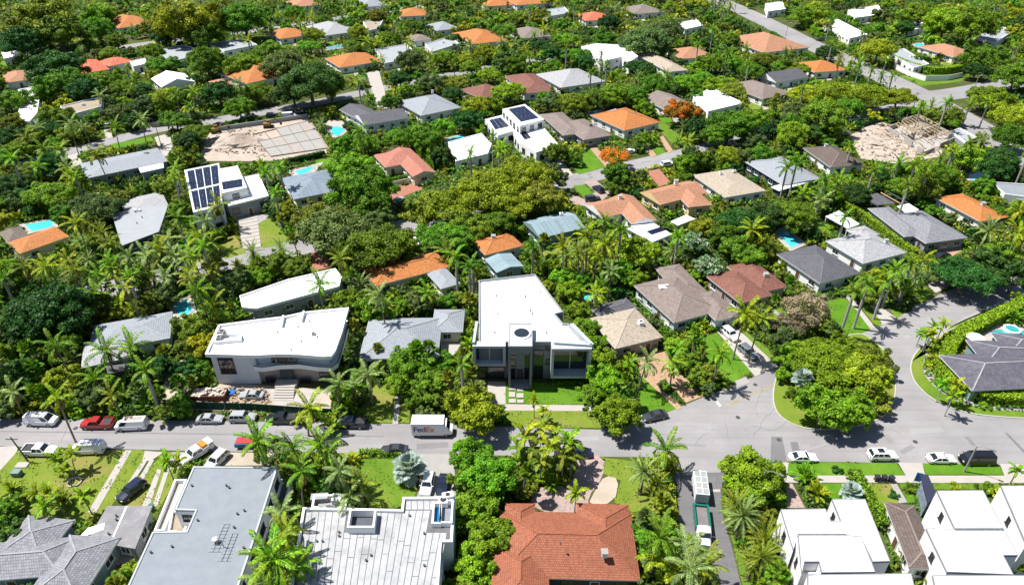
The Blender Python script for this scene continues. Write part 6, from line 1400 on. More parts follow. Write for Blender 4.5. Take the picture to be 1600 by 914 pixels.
for i, (x, y) in enumerate([(190, 888), (196, 906), (176, 880), (160, 905)]):
    p = P(x, y); T = thing('patio_chair', ['brown patio chair on the tan patio, nearest the garage', 'brown patio chair at the bottom of the tan patio', 'dark patio chair close to the hipped wing', 'dark patio chair at the bottom beside the hipped wing'][i], 'chair', (p.x, p.y, .09), rng.uniform(0, 6)); m = MB(); m.box((0, 0, .42), (.7, .7, .1)); obj('seat', m.mesh('seat', WOOD), T); m = MB(); m.box((-.33, 0, .75), (.08, .7, .6)); obj('backrest', m.mesh('backrest', WOOD), T)
    for sx in (-.3, .3):
        for sy in (-.3, .3): m = MB(); m.box((sx, sy, .18), (.07, .07, .37)); obj('leg', m.mesh('leg', WOOD), T)

# loose debris on the two building plots and the yard: rubble nobody could count
m = MB(); rd = random.Random(9); w_ = [MB(), MB()]
for (q, n) in (([(318, 236), (338, 200), (385, 192), (410, 214), (420, 246)], 200), ([(1335, 215), (1378, 196), (1420, 186), (1500, 226), (1430, 250), (1350, 246)], 260), ([(300, 637), (345, 604), (420, 610), (415, 640)], 160), ([(262, 640), (292, 590), (300, 560), (312, 580), (290, 640)], 120)):
    xs, ys = [a for a, b in q], [b for a, b in q]; k = 0
    while k < n:
        x, y = rd.uniform(min(xs), max(xs)), rd.uniform(min(ys), max(ys))
        if not inside((x, y), q): continue
        k += 1; p = P(x, y, .1); t = rd.random(); sz = (rd.uniform(1.2, 4.0), .15, .12) if t < .3 else (rd.uniform(.2, .9), rd.uniform(.2, .7), rd.uniform(.1, .4))
        w_[0 if t < .3 else 1].box((p.x, p.y, .12+sz[2]/2+rd.uniform(0, .15)), sz, rz=rd.uniform(0, 3.1))
tag(w_[0].build('debris', TIMBER), 'loose timber lengths scattered over the building plots', 'debris', kind='stuff'); tag(w_[1].build('debris', surf('rubble_mix', (0.38, 0.32, 0.27), var=.5, sc=.8)), 'broken rubble scattered over the building plots', 'debris', kind='stuff')
# ------------------------------------------------------------------ plants
def quads_mesh(name, V, tint, mat):
    n = len(V); k = V.shape[1]
    me = bpy.data.meshes.new(name); me.vertices.add(n*k); me.vertices.foreach_set('co', V.reshape(-1).astype(np.float32))
    me.loops.add(n*k); me.loops.foreach_set('vertex_index', np.arange(n*k, dtype=np.int32))
    me.polygons.add(n); me.polygons.foreach_set('loop_start', np.arange(0, n*k, k, dtype=np.int32))
    at = me.attributes.new('tint', 'FLOAT', 'POINT'); at.data.foreach_set('value', np.repeat(tint, k).astype(np.float32))
    me.materials.append(mat); me.update(calc_edges=True); return me
def unit(v): return v/np.maximum(np.linalg.norm(v, axis=-1, keepdims=True), 1e-9)
def leaves_at(pts, nrm, size, r, aspect=1.5):
    """one folded leaf spray (a pointed quad) at every point, lying across nrm"""
    n = len(pts); rnd = unit(r.normal(size=(n, 3))); u = unit(np.cross(nrm, rnd)); v = np.cross(nrm, u)
    s = (size*r.uniform(.6, 1.35, n))[:, None]
    return np.stack([pts-u*s*aspect*.5, pts-v*s*.5+u*s*.1, pts+u*s*aspect*.5+nrm*s*.12, pts+v*s*.5+u*s*.1], 1)
def crown_arrays(seed, R, n, leaf, flat=.72, puffs=26, pr=(.16, .32), gap=.0, umbrella=False, drop=-.25):
    """leaf sprays over a crown made of many uneven puffs; returns quads and tints, centre of the crown's base at z=0"""
    r = np.random.default_rng(seed)
    d = unit(r.normal(size=(puffs*3, 3))); d = d[d[:, 2] > drop][:puffs]
    ph = np.arctan2(d[:, 1], d[:, 0]); lob = 1+.16*np.sin(2*ph+seed)+.12*np.sin(5*ph+seed*1.7)
    rad = (r.uniform(.08, 1, len(d))**.42*lob*r.uniform(.82, 1.08, len(d)))[:, None]
    c = d*rad*R*.9; c[:, 2] *= flat
    pR = r.uniform(*pr, len(c))*R*(1.15-.35*rad[:, 0])*(28/len(c))**.12
    w = pR**2*(.25+rad[:, 0]**2); idx = r.choice(len(c), n, p=w/w.sum())
    dd = unit(r.normal(size=(n, 3))+np.array([0, 0, .5])+.5*unit(c[idx]+1e-6))
    rr = (r.uniform(.25, 1.15, n)**.7)[:, None]
    pts = c[idx]+dd*pR[idx][:, None]*rr*np.array([1, 1, .75])
    ptint = r.uniform(0, 1, len(c))
    tint = np.clip(.5*ptint[idx]+.5*r.uniform(0, 1, n), 0, 1)
    nr = unit(dd+.6*r.normal(size=(n, 3))+np.array([0, 0, .5]))
    if gap > 0:
        k = (np.sin(pts[:, 0]*2.1/R*3+seed)+np.sin(pts[:, 1]*1.9/R*3)+np.sin(pts[:, 2]*3/R*2)) > (-1.9+gap); pts, nr, tint = pts[k], nr[k], tint[k]
    V = leaves_at(pts, nr, leaf, r)
    zmin = np.percentile(pts[:, 2], 2); V[:, :, 2] -= zmin
    return V, tint, c-np.array([0, 0, zmin])
def trunk_mb(cen, R, base_h, seed, rad):
    """trunk with limbs that reach into the puffs; crown base sits at base_h"""
    r = random.Random(seed); m = MB(); fork = base_h*.75
    m.tube([(0, 0, -.1), (r.uniform(-.15, .15), r.uniform(-.15, .15), fork*.5), (0, 0, fork)], [rad*1.25, rad, rad*.85], 8)
    ks = list(range(len(cen))); r.shuffle(ks)
    for k in ks[:9]:
        t = Vector((float(cen[k][0]), float(cen[k][1]), float(cen[k][2])+base_h)); mid = Vector((0, 0, fork)).lerp(t, .5)+Vector((0, 0, -.08*R))
        m.tube([(0, 0, fork-.1), mid, t], [rad*.6, rad*.36, rad*.12], 5)
    return m
TREES = {}
def tree_proto(size, i):
    key = (size, i)
    if key in TREES: return TREES[key]
    R, n, leaf, puffs, bh, rad = {'big': (7.0, 20000, .30, 170, 3.8, .38), 'mid': (4.2, 10500, .26, 85, 2.7, .24), 'small': (2.5, 4400, .23, 42, 1.5, .13), 'shrub': (1.4, 1800, .19, 20, .05, .06), 'umbrella': (7.5, 18000, .30, 150, 4.8, .36), 'bare': (5.0, 3600, .24, 60, 2.6, .26), 'flame': (5.5, 11000, .28, 90, 3.6, .28), 'blossom': (4.2, 9000, .27, 85, 2.7, .24)}[size]
    V, t, c = crown_arrays(1000+i*17+len(size)*7, R, n, leaf, flat={'big': .72, 'umbrella': .5, 'flame': .5}.get(size, .82), puffs=puffs, umbrella=False, drop=-.05 if size in ('umbrella', 'flame') else -.3, gap={'bare': .9, 'umbrella': .5, 'flame': .4}.get(size, .3))
    if size == 'blossom': t = np.where(np.random.default_rng(i).uniform(0, 1, len(t)) < .3, .8+.2*t, .2*t)
    if size == 'flame': t = np.where(np.random.default_rng(i).uniform(0, 1, len(t)) < .12+.42*(t > .55), .75+.25*t, .45*t)
    me = quads_mesh('crown', V, t, FOL['mid green']); tm = trunk_mb(c, R, bh, i, rad).mesh('trunk', TRUNKM, smooth=True)
    TREES[key] = (me, tm, R, bh, float(V[:, :, 2].max())); return TREES[key]
# tufts and weeds on the lawns
r4 = np.random.default_rng(21); TP = []
for f in LAWNS:
    xs, ys = [p[0] for p in f], [p[1] for p in f]; ar = (max(xs)-min(xs))*(max(ys)-min(ys))
    for _ in range(int(min(ar*5, 2600) if min(ys) < 140 else ar*1.2)):
        x, y = r4.uniform(min(xs), max(xs)), r4.uniform(min(ys), max(ys))
        if inside((x, y), f) and math.sin(x*1.3+2*math.sin(y*.7))+math.sin(y*1.1+x*.4)+r4.normal()*.6 > .3: TP.append((x, y, .1))
TP = np.array(TP); GV = leaves_at(TP, unit(r4.normal(size=TP.shape)*.5+np.array([0, 0, .9])), .17, r4, 2.2)
gr = obj('grass', quads_mesh('grass', GV, r4.uniform(0, 1, len(GV)), FOL['olive green'])); tag(gr, 'tufts of grass and weeds on the lawns', 'grass', kind='stuff')
# clipped hedges: leaf sprays over a solid core
def hedge(px, h, w, col, label, dens=60, leaf=.26, keep=True):
    pts = smooth_line(px, 1); r = np.random.default_rng(int(px[0][0])); P_, N_ = [], []; core = MB()
    for a, b in zip(pts[:-1], pts[1:]):
        d = b-a; L = d.length
        if L < .05: continue
        u = d/L; v = Vector((-u.y, u.x, 0)); n = int(L*(2*h+w)*dens*.5)+4
        for _ in range(n):
            t = r.uniform(0, L); q = r.uniform(0, 2*h+w)
            if q < h: off, z, nn = -w/2, q, -v
            elif q < h+w: off, z, nn = q-h-w/2, h, Vector((0, 0, 1))
            else: off, z, nn = w/2, q-h-w, v
            p_ = a+u*t+v*(off+r.normal()*.06)+Vector((0, 0, z+r.normal()*.07)); P_.append(p_[:]); N_.append(nn[:])
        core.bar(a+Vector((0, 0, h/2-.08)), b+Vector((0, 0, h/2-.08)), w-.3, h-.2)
    L_, R_ = strip_world(pts, w); FOOT.append([q.xy[:] for q in L_]+[q.xy[:] for q in R_[::-1]]); keep_poly([proj((q.x, q.y, h)) for q in L_]+[proj((q.x, q.y, h)) for q in R_[::-1]])
    keep_poly([proj((q.x, q.y, h)) for q in R_]+[proj((q.x, q.y, h*.4)) for q in R_[::-1]])
    V = leaves_at(np.array(P_), unit(np.array(N_)+r.normal(size=(len(P_), 3))*.55), leaf, r); root = thing('hedge', label, 'hedge', pts[0])
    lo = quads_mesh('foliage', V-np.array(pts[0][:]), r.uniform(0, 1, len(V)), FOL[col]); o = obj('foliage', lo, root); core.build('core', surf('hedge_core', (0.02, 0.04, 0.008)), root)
    return root
hedge([(1600, 480), (1556, 500), (1520, 518), (1492, 533), (1478, 552), (1472, 575), (1478, 598), (1500, 615), (1530, 625), (1570, 630), (1680, 633)], 2.3, 2.6, 'bright green', 'tall clipped hedge curving round the purple slate house', 90)
hedge([(562, 709), (630, 710)], .8, 1.0, 'mid green', 'low clipped hedge along the near kerb by the dark grey sedan'); hedge([(1333, 744), (1352, 780), (1372, 812), (1378, 830)], 1.8, 1.6, 'bright green', 'clipped hedge between the white box house and the narrow brown roof')
hedge([(1318, 322), (1360, 350), (1402, 382), (1430, 402)], 1.8, 1.4, 'bright green', 'clipped hedge between the pale grey and wide grey houses'); hedge([(1392, 96), (1420, 108), (1448, 116), (1478, 116), (1506, 110)], 3.0, 2.2, 'bright green', 'clipped hedge above the white wall at the far street corner', 40, .4)
hedge([(1205, 55), (1240, 78), (1290, 106), (1330, 124), (1372, 140)], 2.0, 2.0, 'mid green', 'long hedge along the near side of the diagonal street', 30, .4); hedge([(1250, 34), (1262, 46), (1282, 56)], 3.2, 2.6, 'bright green', 'thick hedge at the far kerb of the diagonal street', 40, .4); hedge([(1290, 22), (1330, 36)], 3.0, 2.0, 'bright green', 'hedge behind the white house above the diagonal street', 40, .4)
hedge([(445, 258), (508, 244)], 1.8, 1.4, 'dark green', 'dark hedge below the slab foundation', 40, .35); hedge([(604, 287), (640, 279)], 1.4, 1.0, 'mid green', 'low hedge before the salmon courtyard', 50, .3); hedge([(648, 228), (668, 250), (682, 266)], 2.4, 1.6, 'bright green', 'hedge right of the salmon roof', 40, .35)
hedge([(1120, 515), (1105, 518)], 1.0, 1.0, 'mid green', 'short hedge at the taupe house'); hedge([(860, 601), (928, 601)], .7, .7, 'mid green', 'low hedge under the framed box of the modern house'); hedge([(1388, 480), (1412, 488), (1420, 482)], 1.0, 1.2, 'dark green', 'low dark hedge at the bend of the right street'); hedge([(195, 92), (240, 84)], 1.6, 1.4, 'dark green', 'dark hedge along the far left street', 30, .4)
# palm fronds --------------------------------------------------------
def frond_arrays(L, e0, droop, n=20, lw=.1, ll=.75, vee=.35, hang=.35, seed=0, stiff=False, curl=1.6):
    """feather frond leaving the origin along +X: quads for the rib and the leaflets"""
    r = np.random.default_rng(seed); ts = np.linspace(0, 1, n+1); ang = e0-droop*ts**curl
    step = L/n; x = np.concatenate([[0], np.cumsum(np.cos(ang[:-1])*step)]); z = np.concatenate([[0], np.cumsum(np.sin(ang[:-1])*step)])
    Q = []; T = []
    for i in range(n):
        w = .06*(1-ts[i])+.015; a = np.array([x[i], 0, z[i]]); b = np.array([x[i+1], 0, z[i+1]])
        Q.append([a+[0, -w, 0], b+[0, -w, 0], b+[0, w, 0], a+[0, w, 0]]); T.append(.95)
        if i < 2: continue
        t = ts[i]; l = ll*(math.sin(math.pi*min(1, .12+t*.9))**.6)*(1.0 if t < .8 else 1.15-.6*(t-.8)/.2); fw = unit(b-a)
        for sy in (1, -1):
            d = unit(np.array([0, sy*.85, vee*(1-t)])+fw*(.45+.5*t)+r.normal(size=3)*.07); p = a+(b-a)*r.uniform(0, 1)
            up = np.array([-fw[2], 0, fw[0]]); side = unit(np.cross(d, up)); h = np.array([0, 0, -hang*l*(.5+r.uniform(0, .6))]); m_ = p+d*l*.55; e = p+d*l+h
            sw = side*lw*.5*(1.0 if not stiff else .8)
            Q.append([p-sw*.5, m_-sw, e, m_+sw]); T.append(r.uniform(0, 1))
    return np.array(Q), np.array(T)
def xform(V, rz, loc=(0, 0, 0), sc=1.0, ry=0.0):
    c, s = math.cos(rz), math.sin(rz); W = V*sc
    if ry: cy, sy = math.cos(ry), math.sin(ry); W = np.stack([W[..., 0]*cy-W[..., 2]*sy, W[..., 1], W[..., 0]*sy+W[..., 2]*cy], -1)
    return np.stack([W[..., 0]*c-W[..., 1]*s, W[..., 0]*s+W[..., 1]*c, W[..., 2]], -1)+np.array(loc)
def fan_arrays(Rf, petiole, e0, seg=22, seed=0):
    r = np.random.default_rng(seed); Q = []; T = []; p0 = np.array([math.cos(e0), 0, math.sin(e0)])*petiole
    Q.append([np.array([0, -.03, 0]), p0+[0, -.03, 0], p0+[0, .03, 0], np.array([0, .03, 0])]); T.append(.9)
    fw = np.array([math.cos(e0-.25), 0, math.sin(e0-.25)]); up = np.array([-fw[2], 0, fw[0]]); sd = np.array([0, 1, 0])
    for i in range(seg):
        a = math.radians(-125+250*(i+.5)/seg); d = fw*math.cos(a)+sd*math.sin(a)*1.0+up*(.10+.25*abs(math.sin(a))); d = unit(d); l = Rf*(1-.12*abs(a)/2.2)*r.uniform(.92, 1.05)
        s = unit(np.cross(d, up))*Rf*.085; Q.append([p0, p0+d*l*.6-s+up*.03*(i % 2), p0+d*l-np.array([0, 0, .12*l]), p0+d*l*.6+s]); T.append(r.uniform(0, 1))
    return np.array(Q), np.array(T)
FROND = {}; PALMKIND = {
 # fronds, length, elevations, trunk height range, trunk radius, colour
 'coconut': dict(n=16, L=4.0, el=(76, -34), droop=(.9, 1.45), ll=.62, lw=.17, hang=.55, hgt=(5, 11.5), tr=.17, bark=PTRUNK, col=('mid green', 'yellow green', 'yellow green', 'olive green', 'bright green', 'grey green')),
 'royal': dict(n=13, L=3.4, el=(80, -22), droop=(1.0, 1.5), ll=.58, lw=.17, hang=.5, hgt=(8.0, 13), tr=.24, bark=RTRUNK, col=('mid green', 'bright green')),
 'date': dict(n=38, L=3.5, el=(82, -40), droop=(.55, .9), ll=.34, lw=.11, hang=.08, hgt=(3.0, 5.5), tr=.34, bark=TRUNKM, col=('grey green', 'grey green', 'olive green')),
 'christmas': dict(n=11, L=2.1, el=(75, -20), droop=(1.1, 1.5), ll=.46, lw=.14, hang=.4, hgt=(3.2, 5.2), tr=.10, bark=RTRUNK, col=('bright green', 'yellow green')),
 'areca': dict(n=18, L=2.7, el=(88, 20), droop=(.9, 1.5), ll=.42, lw=.14, hang=.25, hgt=(.3, .5), tr=.05, bark=PTRUNK, col=('yellow green', 'bright green', 'olive green', 'mid green')),
 'fan': dict(n=24, L=1.0, el=(84, -30), hgt=(1.6, 2.6), tr=.22, bark=TRUNKM, col=('silver blue',), fan=(1.15, 1.0)),
 'thatch': dict(n=22, L=1.0, el=(84, -45), hgt=(3.0, 7.0), tr=.15, bark=PTRUNK, col=('olive green', 'mid green', 'dull green'), fan=(.95, .9)),
}
def fronds_of(kind):
    """three or more leaf shapes for a palm kind, from the upright to the hanging ones"""
    if kind in FROND: return FROND[kind]
    k = PALMKIND[kind]; out = []
    for i in range(4):
        if 'fan' in k: Q, T = fan_arrays(k['fan'][0]*(1-.05*i), k['fan'][1], .0, 22, i)
        else: Q, T = frond_arrays(k['L']*(1-.04*i), 0.0, k['droop'][0]+(k['droop'][1]-k['droop'][0])*i/3, 30, k['lw'], k['ll'], .35 if kind != 'date' else .5, k['hang'], i+len(kind), kind == 'date')
        out.append((Q, T, quads_mesh('frond', Q, T, FOL['mid green'])))
    FROND[kind] = out; return out
def frond_layout(kind, seed):
    """(shape, azimuth, elevation, size, height) of every frond of one palm"""
    k = PALMKIND[kind]; r = random.Random(seed); res = []
    for i in range(k['n']):
        t = (i+.5)/k['n']; el = math.radians(k['el'][0]+(k['el'][1]-k['el'][0])*t**1.1+r.uniform(-7, 7)); res.append((min(3, int(t*4)), i*2.39996+r.uniform(-.25, .25), el, r.uniform(.85, 1.1), -.25*t if kind != 'areca' else r.uniform(0, .25)))
    return res
PALMCROWN = {}
def palm_crown(kind, v):
    if (kind, v) not in PALMCROWN:
        Qs, Ts = [], []; fr = fronds_of(kind)
        for s, az, el, sc, dz in frond_layout(kind, v*31+5): Qs.append(xform(fr[s][0], az, (0, 0, dz), sc, el)); Ts.append(fr[s][1])
        PALMCROWN[(kind, v)] = quads_mesh('crown', np.concatenate(Qs), np.concatenate(Ts), FOL['mid green'])
    return PALMCROWN[(kind, v)]
PTR = {}
def palm_trunk(kind, h, lean, v):
    k = PALMKIND[kind]; m = MB(); r = k['tr']
    if kind == 'areca':
        rr = random.Random(v)
        for i in range(7): a = rr.uniform(0, 6.28); d = rr.uniform(.05, .45); m.tube([(d*math.cos(a), d*math.sin(a), -.05), (d*1.5*math.cos(a), d*1.5*math.sin(a), h+.3)], [.06, .04], 5)
        return m.mesh('trunk', k['bark'], smooth=True)
    n = 7; pts = []; rad = []
    for i in range(n+1): t = i/n; pts.append((lean[0]*t**1.8, lean[1]*t**1.8, -.1+(h+.1)*t)); rad.append(r*(1.5 if i == 0 else (1.05-.3*t if kind != 'royal' else 1+.25*math.sin(t*3))))
    m.tube(pts, rad, 8)
    if kind == 'royal': m.tube([(pts[-1][0], pts[-1][1], h-.9), (pts[-1][0], pts[-1][1], h+.1)], [r*.95, r*.5], 8, 1)
    return m.mesh('trunk', [k['bark'], FOL['bright green']], smooth=True)
def set_mat(o, mat): o.material_slots[0].link = 'OBJECT'; o.material_slots[0].material = mat

PLANTS = []      # dicts: kind, colour, pos, radius, photo place, size
COVER = np.zeros((MH, MW), np.float32)
def ell_mask(cx, cy, rx, ry):
    cx, cy, rx, ry = cx/2, cy/2, rx/2, ry/2
    x0, x1, y0, y1 = max(0, int(cx-rx)), min(MW, int(cx+rx)+1), max(0, int(cy-ry)), min(MH, int(cy+ry)+1)
    if x0 >= x1 or y0 >= y1: return None
    gx, gy = np.meshgrid(np.arange(x0, x1)+.5, np.arange(y0, y1)+.5)
    return (slice(y0, y1), slice(x0, x1)), ((gx-cx)/max(rx, .5))**2+((gy-cy)/max(ry, .5))**2 <= 1
FOOTB = [(min(p[0] for p in f), max(p[0] for p in f), min(p[1] for p in f), max(p[1] for p in f), f) for f in FOOT]
def on_foot(x, y): return any(a <= x <= b and c <= y <= d and inside((x, y), f) for a, b, c, d, f in FOOTB)
CROWN_R = {'coconut': 3.3, 'royal': 2.9, 'date': 3.1, 'christmas': 1.8, 'areca': 2.0, 'fan': 2.0, 'thatch': 1.8}
def add_tree(cx, cy, R, size, col, hand=True):
    """cx, cy: middle of the crown in the photo; R metres"""
    me, tm, R0, bh, top = tree_proto(size, rng.randrange({'big': 4, 'mid': 6, 'small': 5, 'shrub': 4, 'umbrella': 3, 'bare': 1, 'flame': 2, 'blossom': 2}[size]))
    sc = R/R0; zc = (bh+top*.5)*sc; p = P(cx, cy, zc)
    if on_foot(p.x, p.y) and not hand: return None
    PLANTS.append(dict(type='tree', kind=size, col=col, p=(p.x, p.y), sc=sc, me=me, tm=tm, bh=bh, px=(cx, cy), vis=R*pxm(p), hand=hand, R=R)); return PLANTS[-1]
def add_palm(cx, cy, kind, col=None, h=None, sc=None, hand=True, lean=None):
    k = PALMKIND[kind]; h = h or (rng.uniform(*k['hgt']) if (cx, cy) != (1254, 592) else 4.6); sc = (sc or 1.0)*rng.uniform(.8, 1.16); p = P(cx, cy, h*1.0)
    ln = lean or ((rng.uniform(-1, 1)*.9, rng.uniform(-1, 1)*.9) if kind in ('coconut', 'thatch') else (0, 0))
    b = (p.x-ln[0], p.y-ln[1])
    if not hand:
        if on_foot(*b): return None
        hit = 0
        for t_ in (.05, .2, .35, .5, .65, .8):
            qx_, qy_ = proj((b[0], b[1], h*t_))
            if 0 <= qx_ < 1600 and 0 <= qy_ < 914 and KEEP[int(qy_/2), int(qx_/2)]: hit += 1
        if hit > 1: return None
    PLANTS.append(dict(type='palm', kind=kind, col=col or rng.choice(k['col']), p=b, sc=sc, h=h, lean=ln, px=(cx, cy), vis=CROWN_R[kind]*sc*pxm(p), hand=hand, R=CROWN_R[kind]*sc)); return PLANTS[-1]
def cover(pl, f=1.0, dens=1.0):
    p = (pl['p'][0], pl['p'][1], 0); s = pl['vis']*f; e = ell_mask(pl['px'][0], pl['px'][1], s, s*.85)
    if e: COVER[e[0]] = np.maximum(COVER[e[0]], e[1]*dens)

# plants seen one by one in the photograph: (x, y of crown middle, radius in pixels at that place, colour[, form])
BY_HAND = [
 (738, 630, 43, 'yellow green'), (640, 562, 36, 'mid green'), (668, 590, 34, 'mid green'), (630, 590, 26, 'bright green'), (610, 548, 22, 'bright green'), (690, 560, 22, 'mid green'), (685, 620, 22, 'olive green'), (650, 625, 20, 'mid green'),
 (968, 642, 37, 'yellow green'), (738, 702, 34, 'bright green'), (768, 742, 44, 'bright green'), (742, 790, 38, 'bright green'), (768, 835, 42, 'bright green'), (742, 878, 36, 'bright green'), (780, 895, 30, 'bright green'), (725, 745, 26, 'mid green'),
 (1180, 728, 46, 'bright green'), (1172, 760, 36, 'bright green'), (1300, 565, 50, 'yellow green', 'umbrella'), (1348, 585, 42, 'yellow green'), (1290, 628, 42, 'bright green'), (1335, 632, 34, 'bright green'), (1262, 548, 30, 'bright green'), (1235, 552, 28, 'bright green'), (1226, 582, 16, 'bright green'), (1318, 540, 28, 'yellow green'), (1345, 548, 26, 'olive green'), (1238, 615, 14, 'mid green'), (1372, 560, 26, 'olive green'), (1368, 620, 26, 'olive green'), (1320, 600, 30, 'olive green'), (1280, 540, 26, 'yellow green'),
 (70, 478, 62, 'dark green', 'big'), (40, 505, 40, 'dark green'), (110, 465, 36, 'dark green'), (300, 508, 30, 'olive green'), (320, 535, 26, 'golden green'), (288, 540, 26, 'olive green'), (292, 570, 24, 'dark green'), (310, 575, 20, 'mid green'), (345, 500, 18, 'yellow green'), (230, 470, 24, 'olive green'),
 (945, 590, 30, 'bright green'), (960, 612, 26, 'mid green'), (925, 612, 24, 'mid green'), (905, 480, 22, 'bright green'), (915, 508, 24, 'bright green'), (930, 530, 22, 'bright green'), (948, 560, 24, 'bright green'), (890, 450, 22, 'bright green'), (875, 432, 20, 'bright green'), (910, 432, 20, 'mid green'), (862, 412, 18, 'yellow green'), (905, 545, 16, 'bright green'),
 (1075, 560, 24, 'mid green'), (1090, 585, 22, 'mid green'), (1060, 535, 20, 'bright green'), (1040, 520, 18, 'mid green'), (1105, 580, 20, 'olive green'),
 (590, 372, 54, 'mid green', 'umbrella'), (562, 382, 30, 'mid green'), (628, 380, 28, 'mid green'), (522, 350, 52, 'dull green', 'big'), (490, 335, 32, 'olive green'), (565, 285, 44, 'mid green', 'big'), (550, 255, 34, 'bright green'), (585, 315, 30, 'mid green'), (480, 330, 20, 'brownish grey', 'mid'), (590, 340, 26, 'dull green'),
 (700, 310, 48, 'yellow green', 'umbrella'), (760, 290, 52, 'yellow green', 'umbrella'), (820, 265, 46, 'yellow green', 'umbrella'), (845, 300, 38, 'olive green'), (690, 360, 40, 'mid green', 'umbrella'), (740, 345, 34, 'mid green'), (800, 310, 40, 'yellow green', 'umbrella'), (660, 330, 30, 'olive green'), (780, 345, 28, 'mid green'), (720, 375, 26, 'mid green'), (860, 270, 26, 'dull green'),
 (1000, 388, 34, 'bright green'), (1085, 376, 22, 'white flecked green', 'blossom'), (1108, 412, 24, 'white flecked green', 'blossom'), (1130, 360, 28, 'mid green'), (1150, 385, 26, 'mid green'), (1100, 350, 20, 'yellow green'), (1175, 400, 24, 'mid green'), (1200, 385, 20, 'olive green'),
 (1262, 470, 42, 'brownish grey', 'bare'), (1240, 500, 30, 'brownish grey', 'bare'), (1230, 525, 24, 'dull green'), (1510, 422, 44, 'dark green', 'umbrella'), (1545, 405, 34, 'dark green'), (1590, 425, 30, 'dark green'), (1570, 390, 26, 'mid green'), (1485, 420, 22, 'dark green'), (1595, 462, 14, 'bright green'),
 (482, 118, 46, 'dark green', 'umbrella'), (455, 135, 30, 'dark green'), (515, 128, 28, 'mid green'), (440, 95, 30, 'dull green'), (420, 75, 26, 'mid green'), (60, 22, 44, 'olive green', 'big'), (30, 60, 30, 'dark green'), (90, 45, 34, 'mid green'), (150, 18, 26, 'bright green'), (150, 40, 26, 'mid green'), (290, 25, 40, 'yellow green', 'big'), (315, 45, 30, 'mid green'), (260, 50, 24, 'dark green'), (380, 25, 34, 'mid green'), (350, 15, 26, 'olive green'),
 (80, 95, 38, 'dark green', 'big'), (95, 120, 32, 'mid green'), (130, 135, 26, 'dark green'), (320, 90, 30, 'mid green'), (372, 162, 24, 'bright green'), (375, 95, 26, 'mid green'), (340, 140, 26, 'dark green'), (10, 150, 26, 'mid green'),
 (960, 240, 26, 'orange red', 'flame'), (965, 265, 24, 'mid green'), (1065, 170, 28, 'orange red', 'flame'), (1085, 178, 18, 'olive green'), (1140, 190, 36, 'mid green', 'big'), (1120, 205, 26, 'mid green'), (1175, 180, 24, 'bright green'), (1095, 195, 24, 'dark green'),
 (1260, 142, 26, 'yellow green', 'umbrella'), (1305, 140, 30, 'yellow green', 'umbrella'), (1355, 142, 32, 'yellow green', 'umbrella'), (1405, 145, 28, 'yellow green', 'umbrella'), (1290, 172, 38, 'mid green', 'big'), (1245, 170, 26, 'dull green'), (1375, 72, 28, 'yellow green', 'umbrella'), (1330, 165, 22, 'mid green'), (1240, 205, 28, 'bright green'), (1275, 200, 20, 'dark green'), (1240, 190, 20, 'mid green'),
 (1550, 145, 32, 'yellow green', 'umbrella'), (1585, 175, 34, 'yellow green', 'umbrella'), (1580, 210, 26, 'mid green'), (1590, 110, 30, 'mid green'), (1565, 245, 30, 'dark green'), (1545, 80, 28, 'mid green'), (1525, 30, 34, 'mid green'), (1480, 30, 30, 'bright green'), (1440, 20, 26, 'mid green'), (1275, 15, 22, 'bright green'), (1255, 20, 20, 'mid green'),
 (900, 155, 24, 'yellow green'), (925, 150, 24, 'mid green'), (960, 140, 28, 'bright green'), (990, 145, 24, 'mid green'), (1010, 55, 34, 'dull green', 'big'), (1040, 45, 28, 'dull green'), (640, 90, 22, 'dull green'), (610, 155, 18, 'mid green'), (690, 195, 22, 'bright green'), (670, 215, 24, 'mid green'), (690, 240, 20, 'dark green'), (650, 205, 20, 'bright green'),
 (1560, 330, 18, 'mid green'), (1555, 260, 24, 'dark green'), (1515, 240, 26, 'bright green'), (1540, 285, 20, 'mid green'), (870, 235, 20, 'mid green'), (425, 700, 28, 'dull green'), (1000, 845, 26, 'mid green'), (20, 830, 30, 'dark green'), (10, 790, 22, 'mid green'),
 (1418, 760, 12, 'mid green', 'shrub'), (1490, 758, 10, 'yellow green', 'shrub'), (1545, 762, 14, 'mid green', 'shrub'), (1335, 740, 12, 'mid green', 'small'), (1310, 732, 10, 'dark green', 'shrub'), (1396, 772, 9, 'dark green', 'shrub'), (1440, 785, 12, 'mid green', 'shrub'), (1005, 215, 14, 'mid green'), (898, 245, 14, 'mid green'),
]
for t in BY_HAND:
    x, y, rp, col = t[:4]; R = rp/pxm(P(x, y, 4.0)); form = t[4] if len(t) > 4 else ('big' if R > 5.6 else 'mid' if R > 3.1 else 'small' if R > 1.7 else 'shrub')
    pl = add_tree(x, y, R*1.05, form, col); cover(pl)
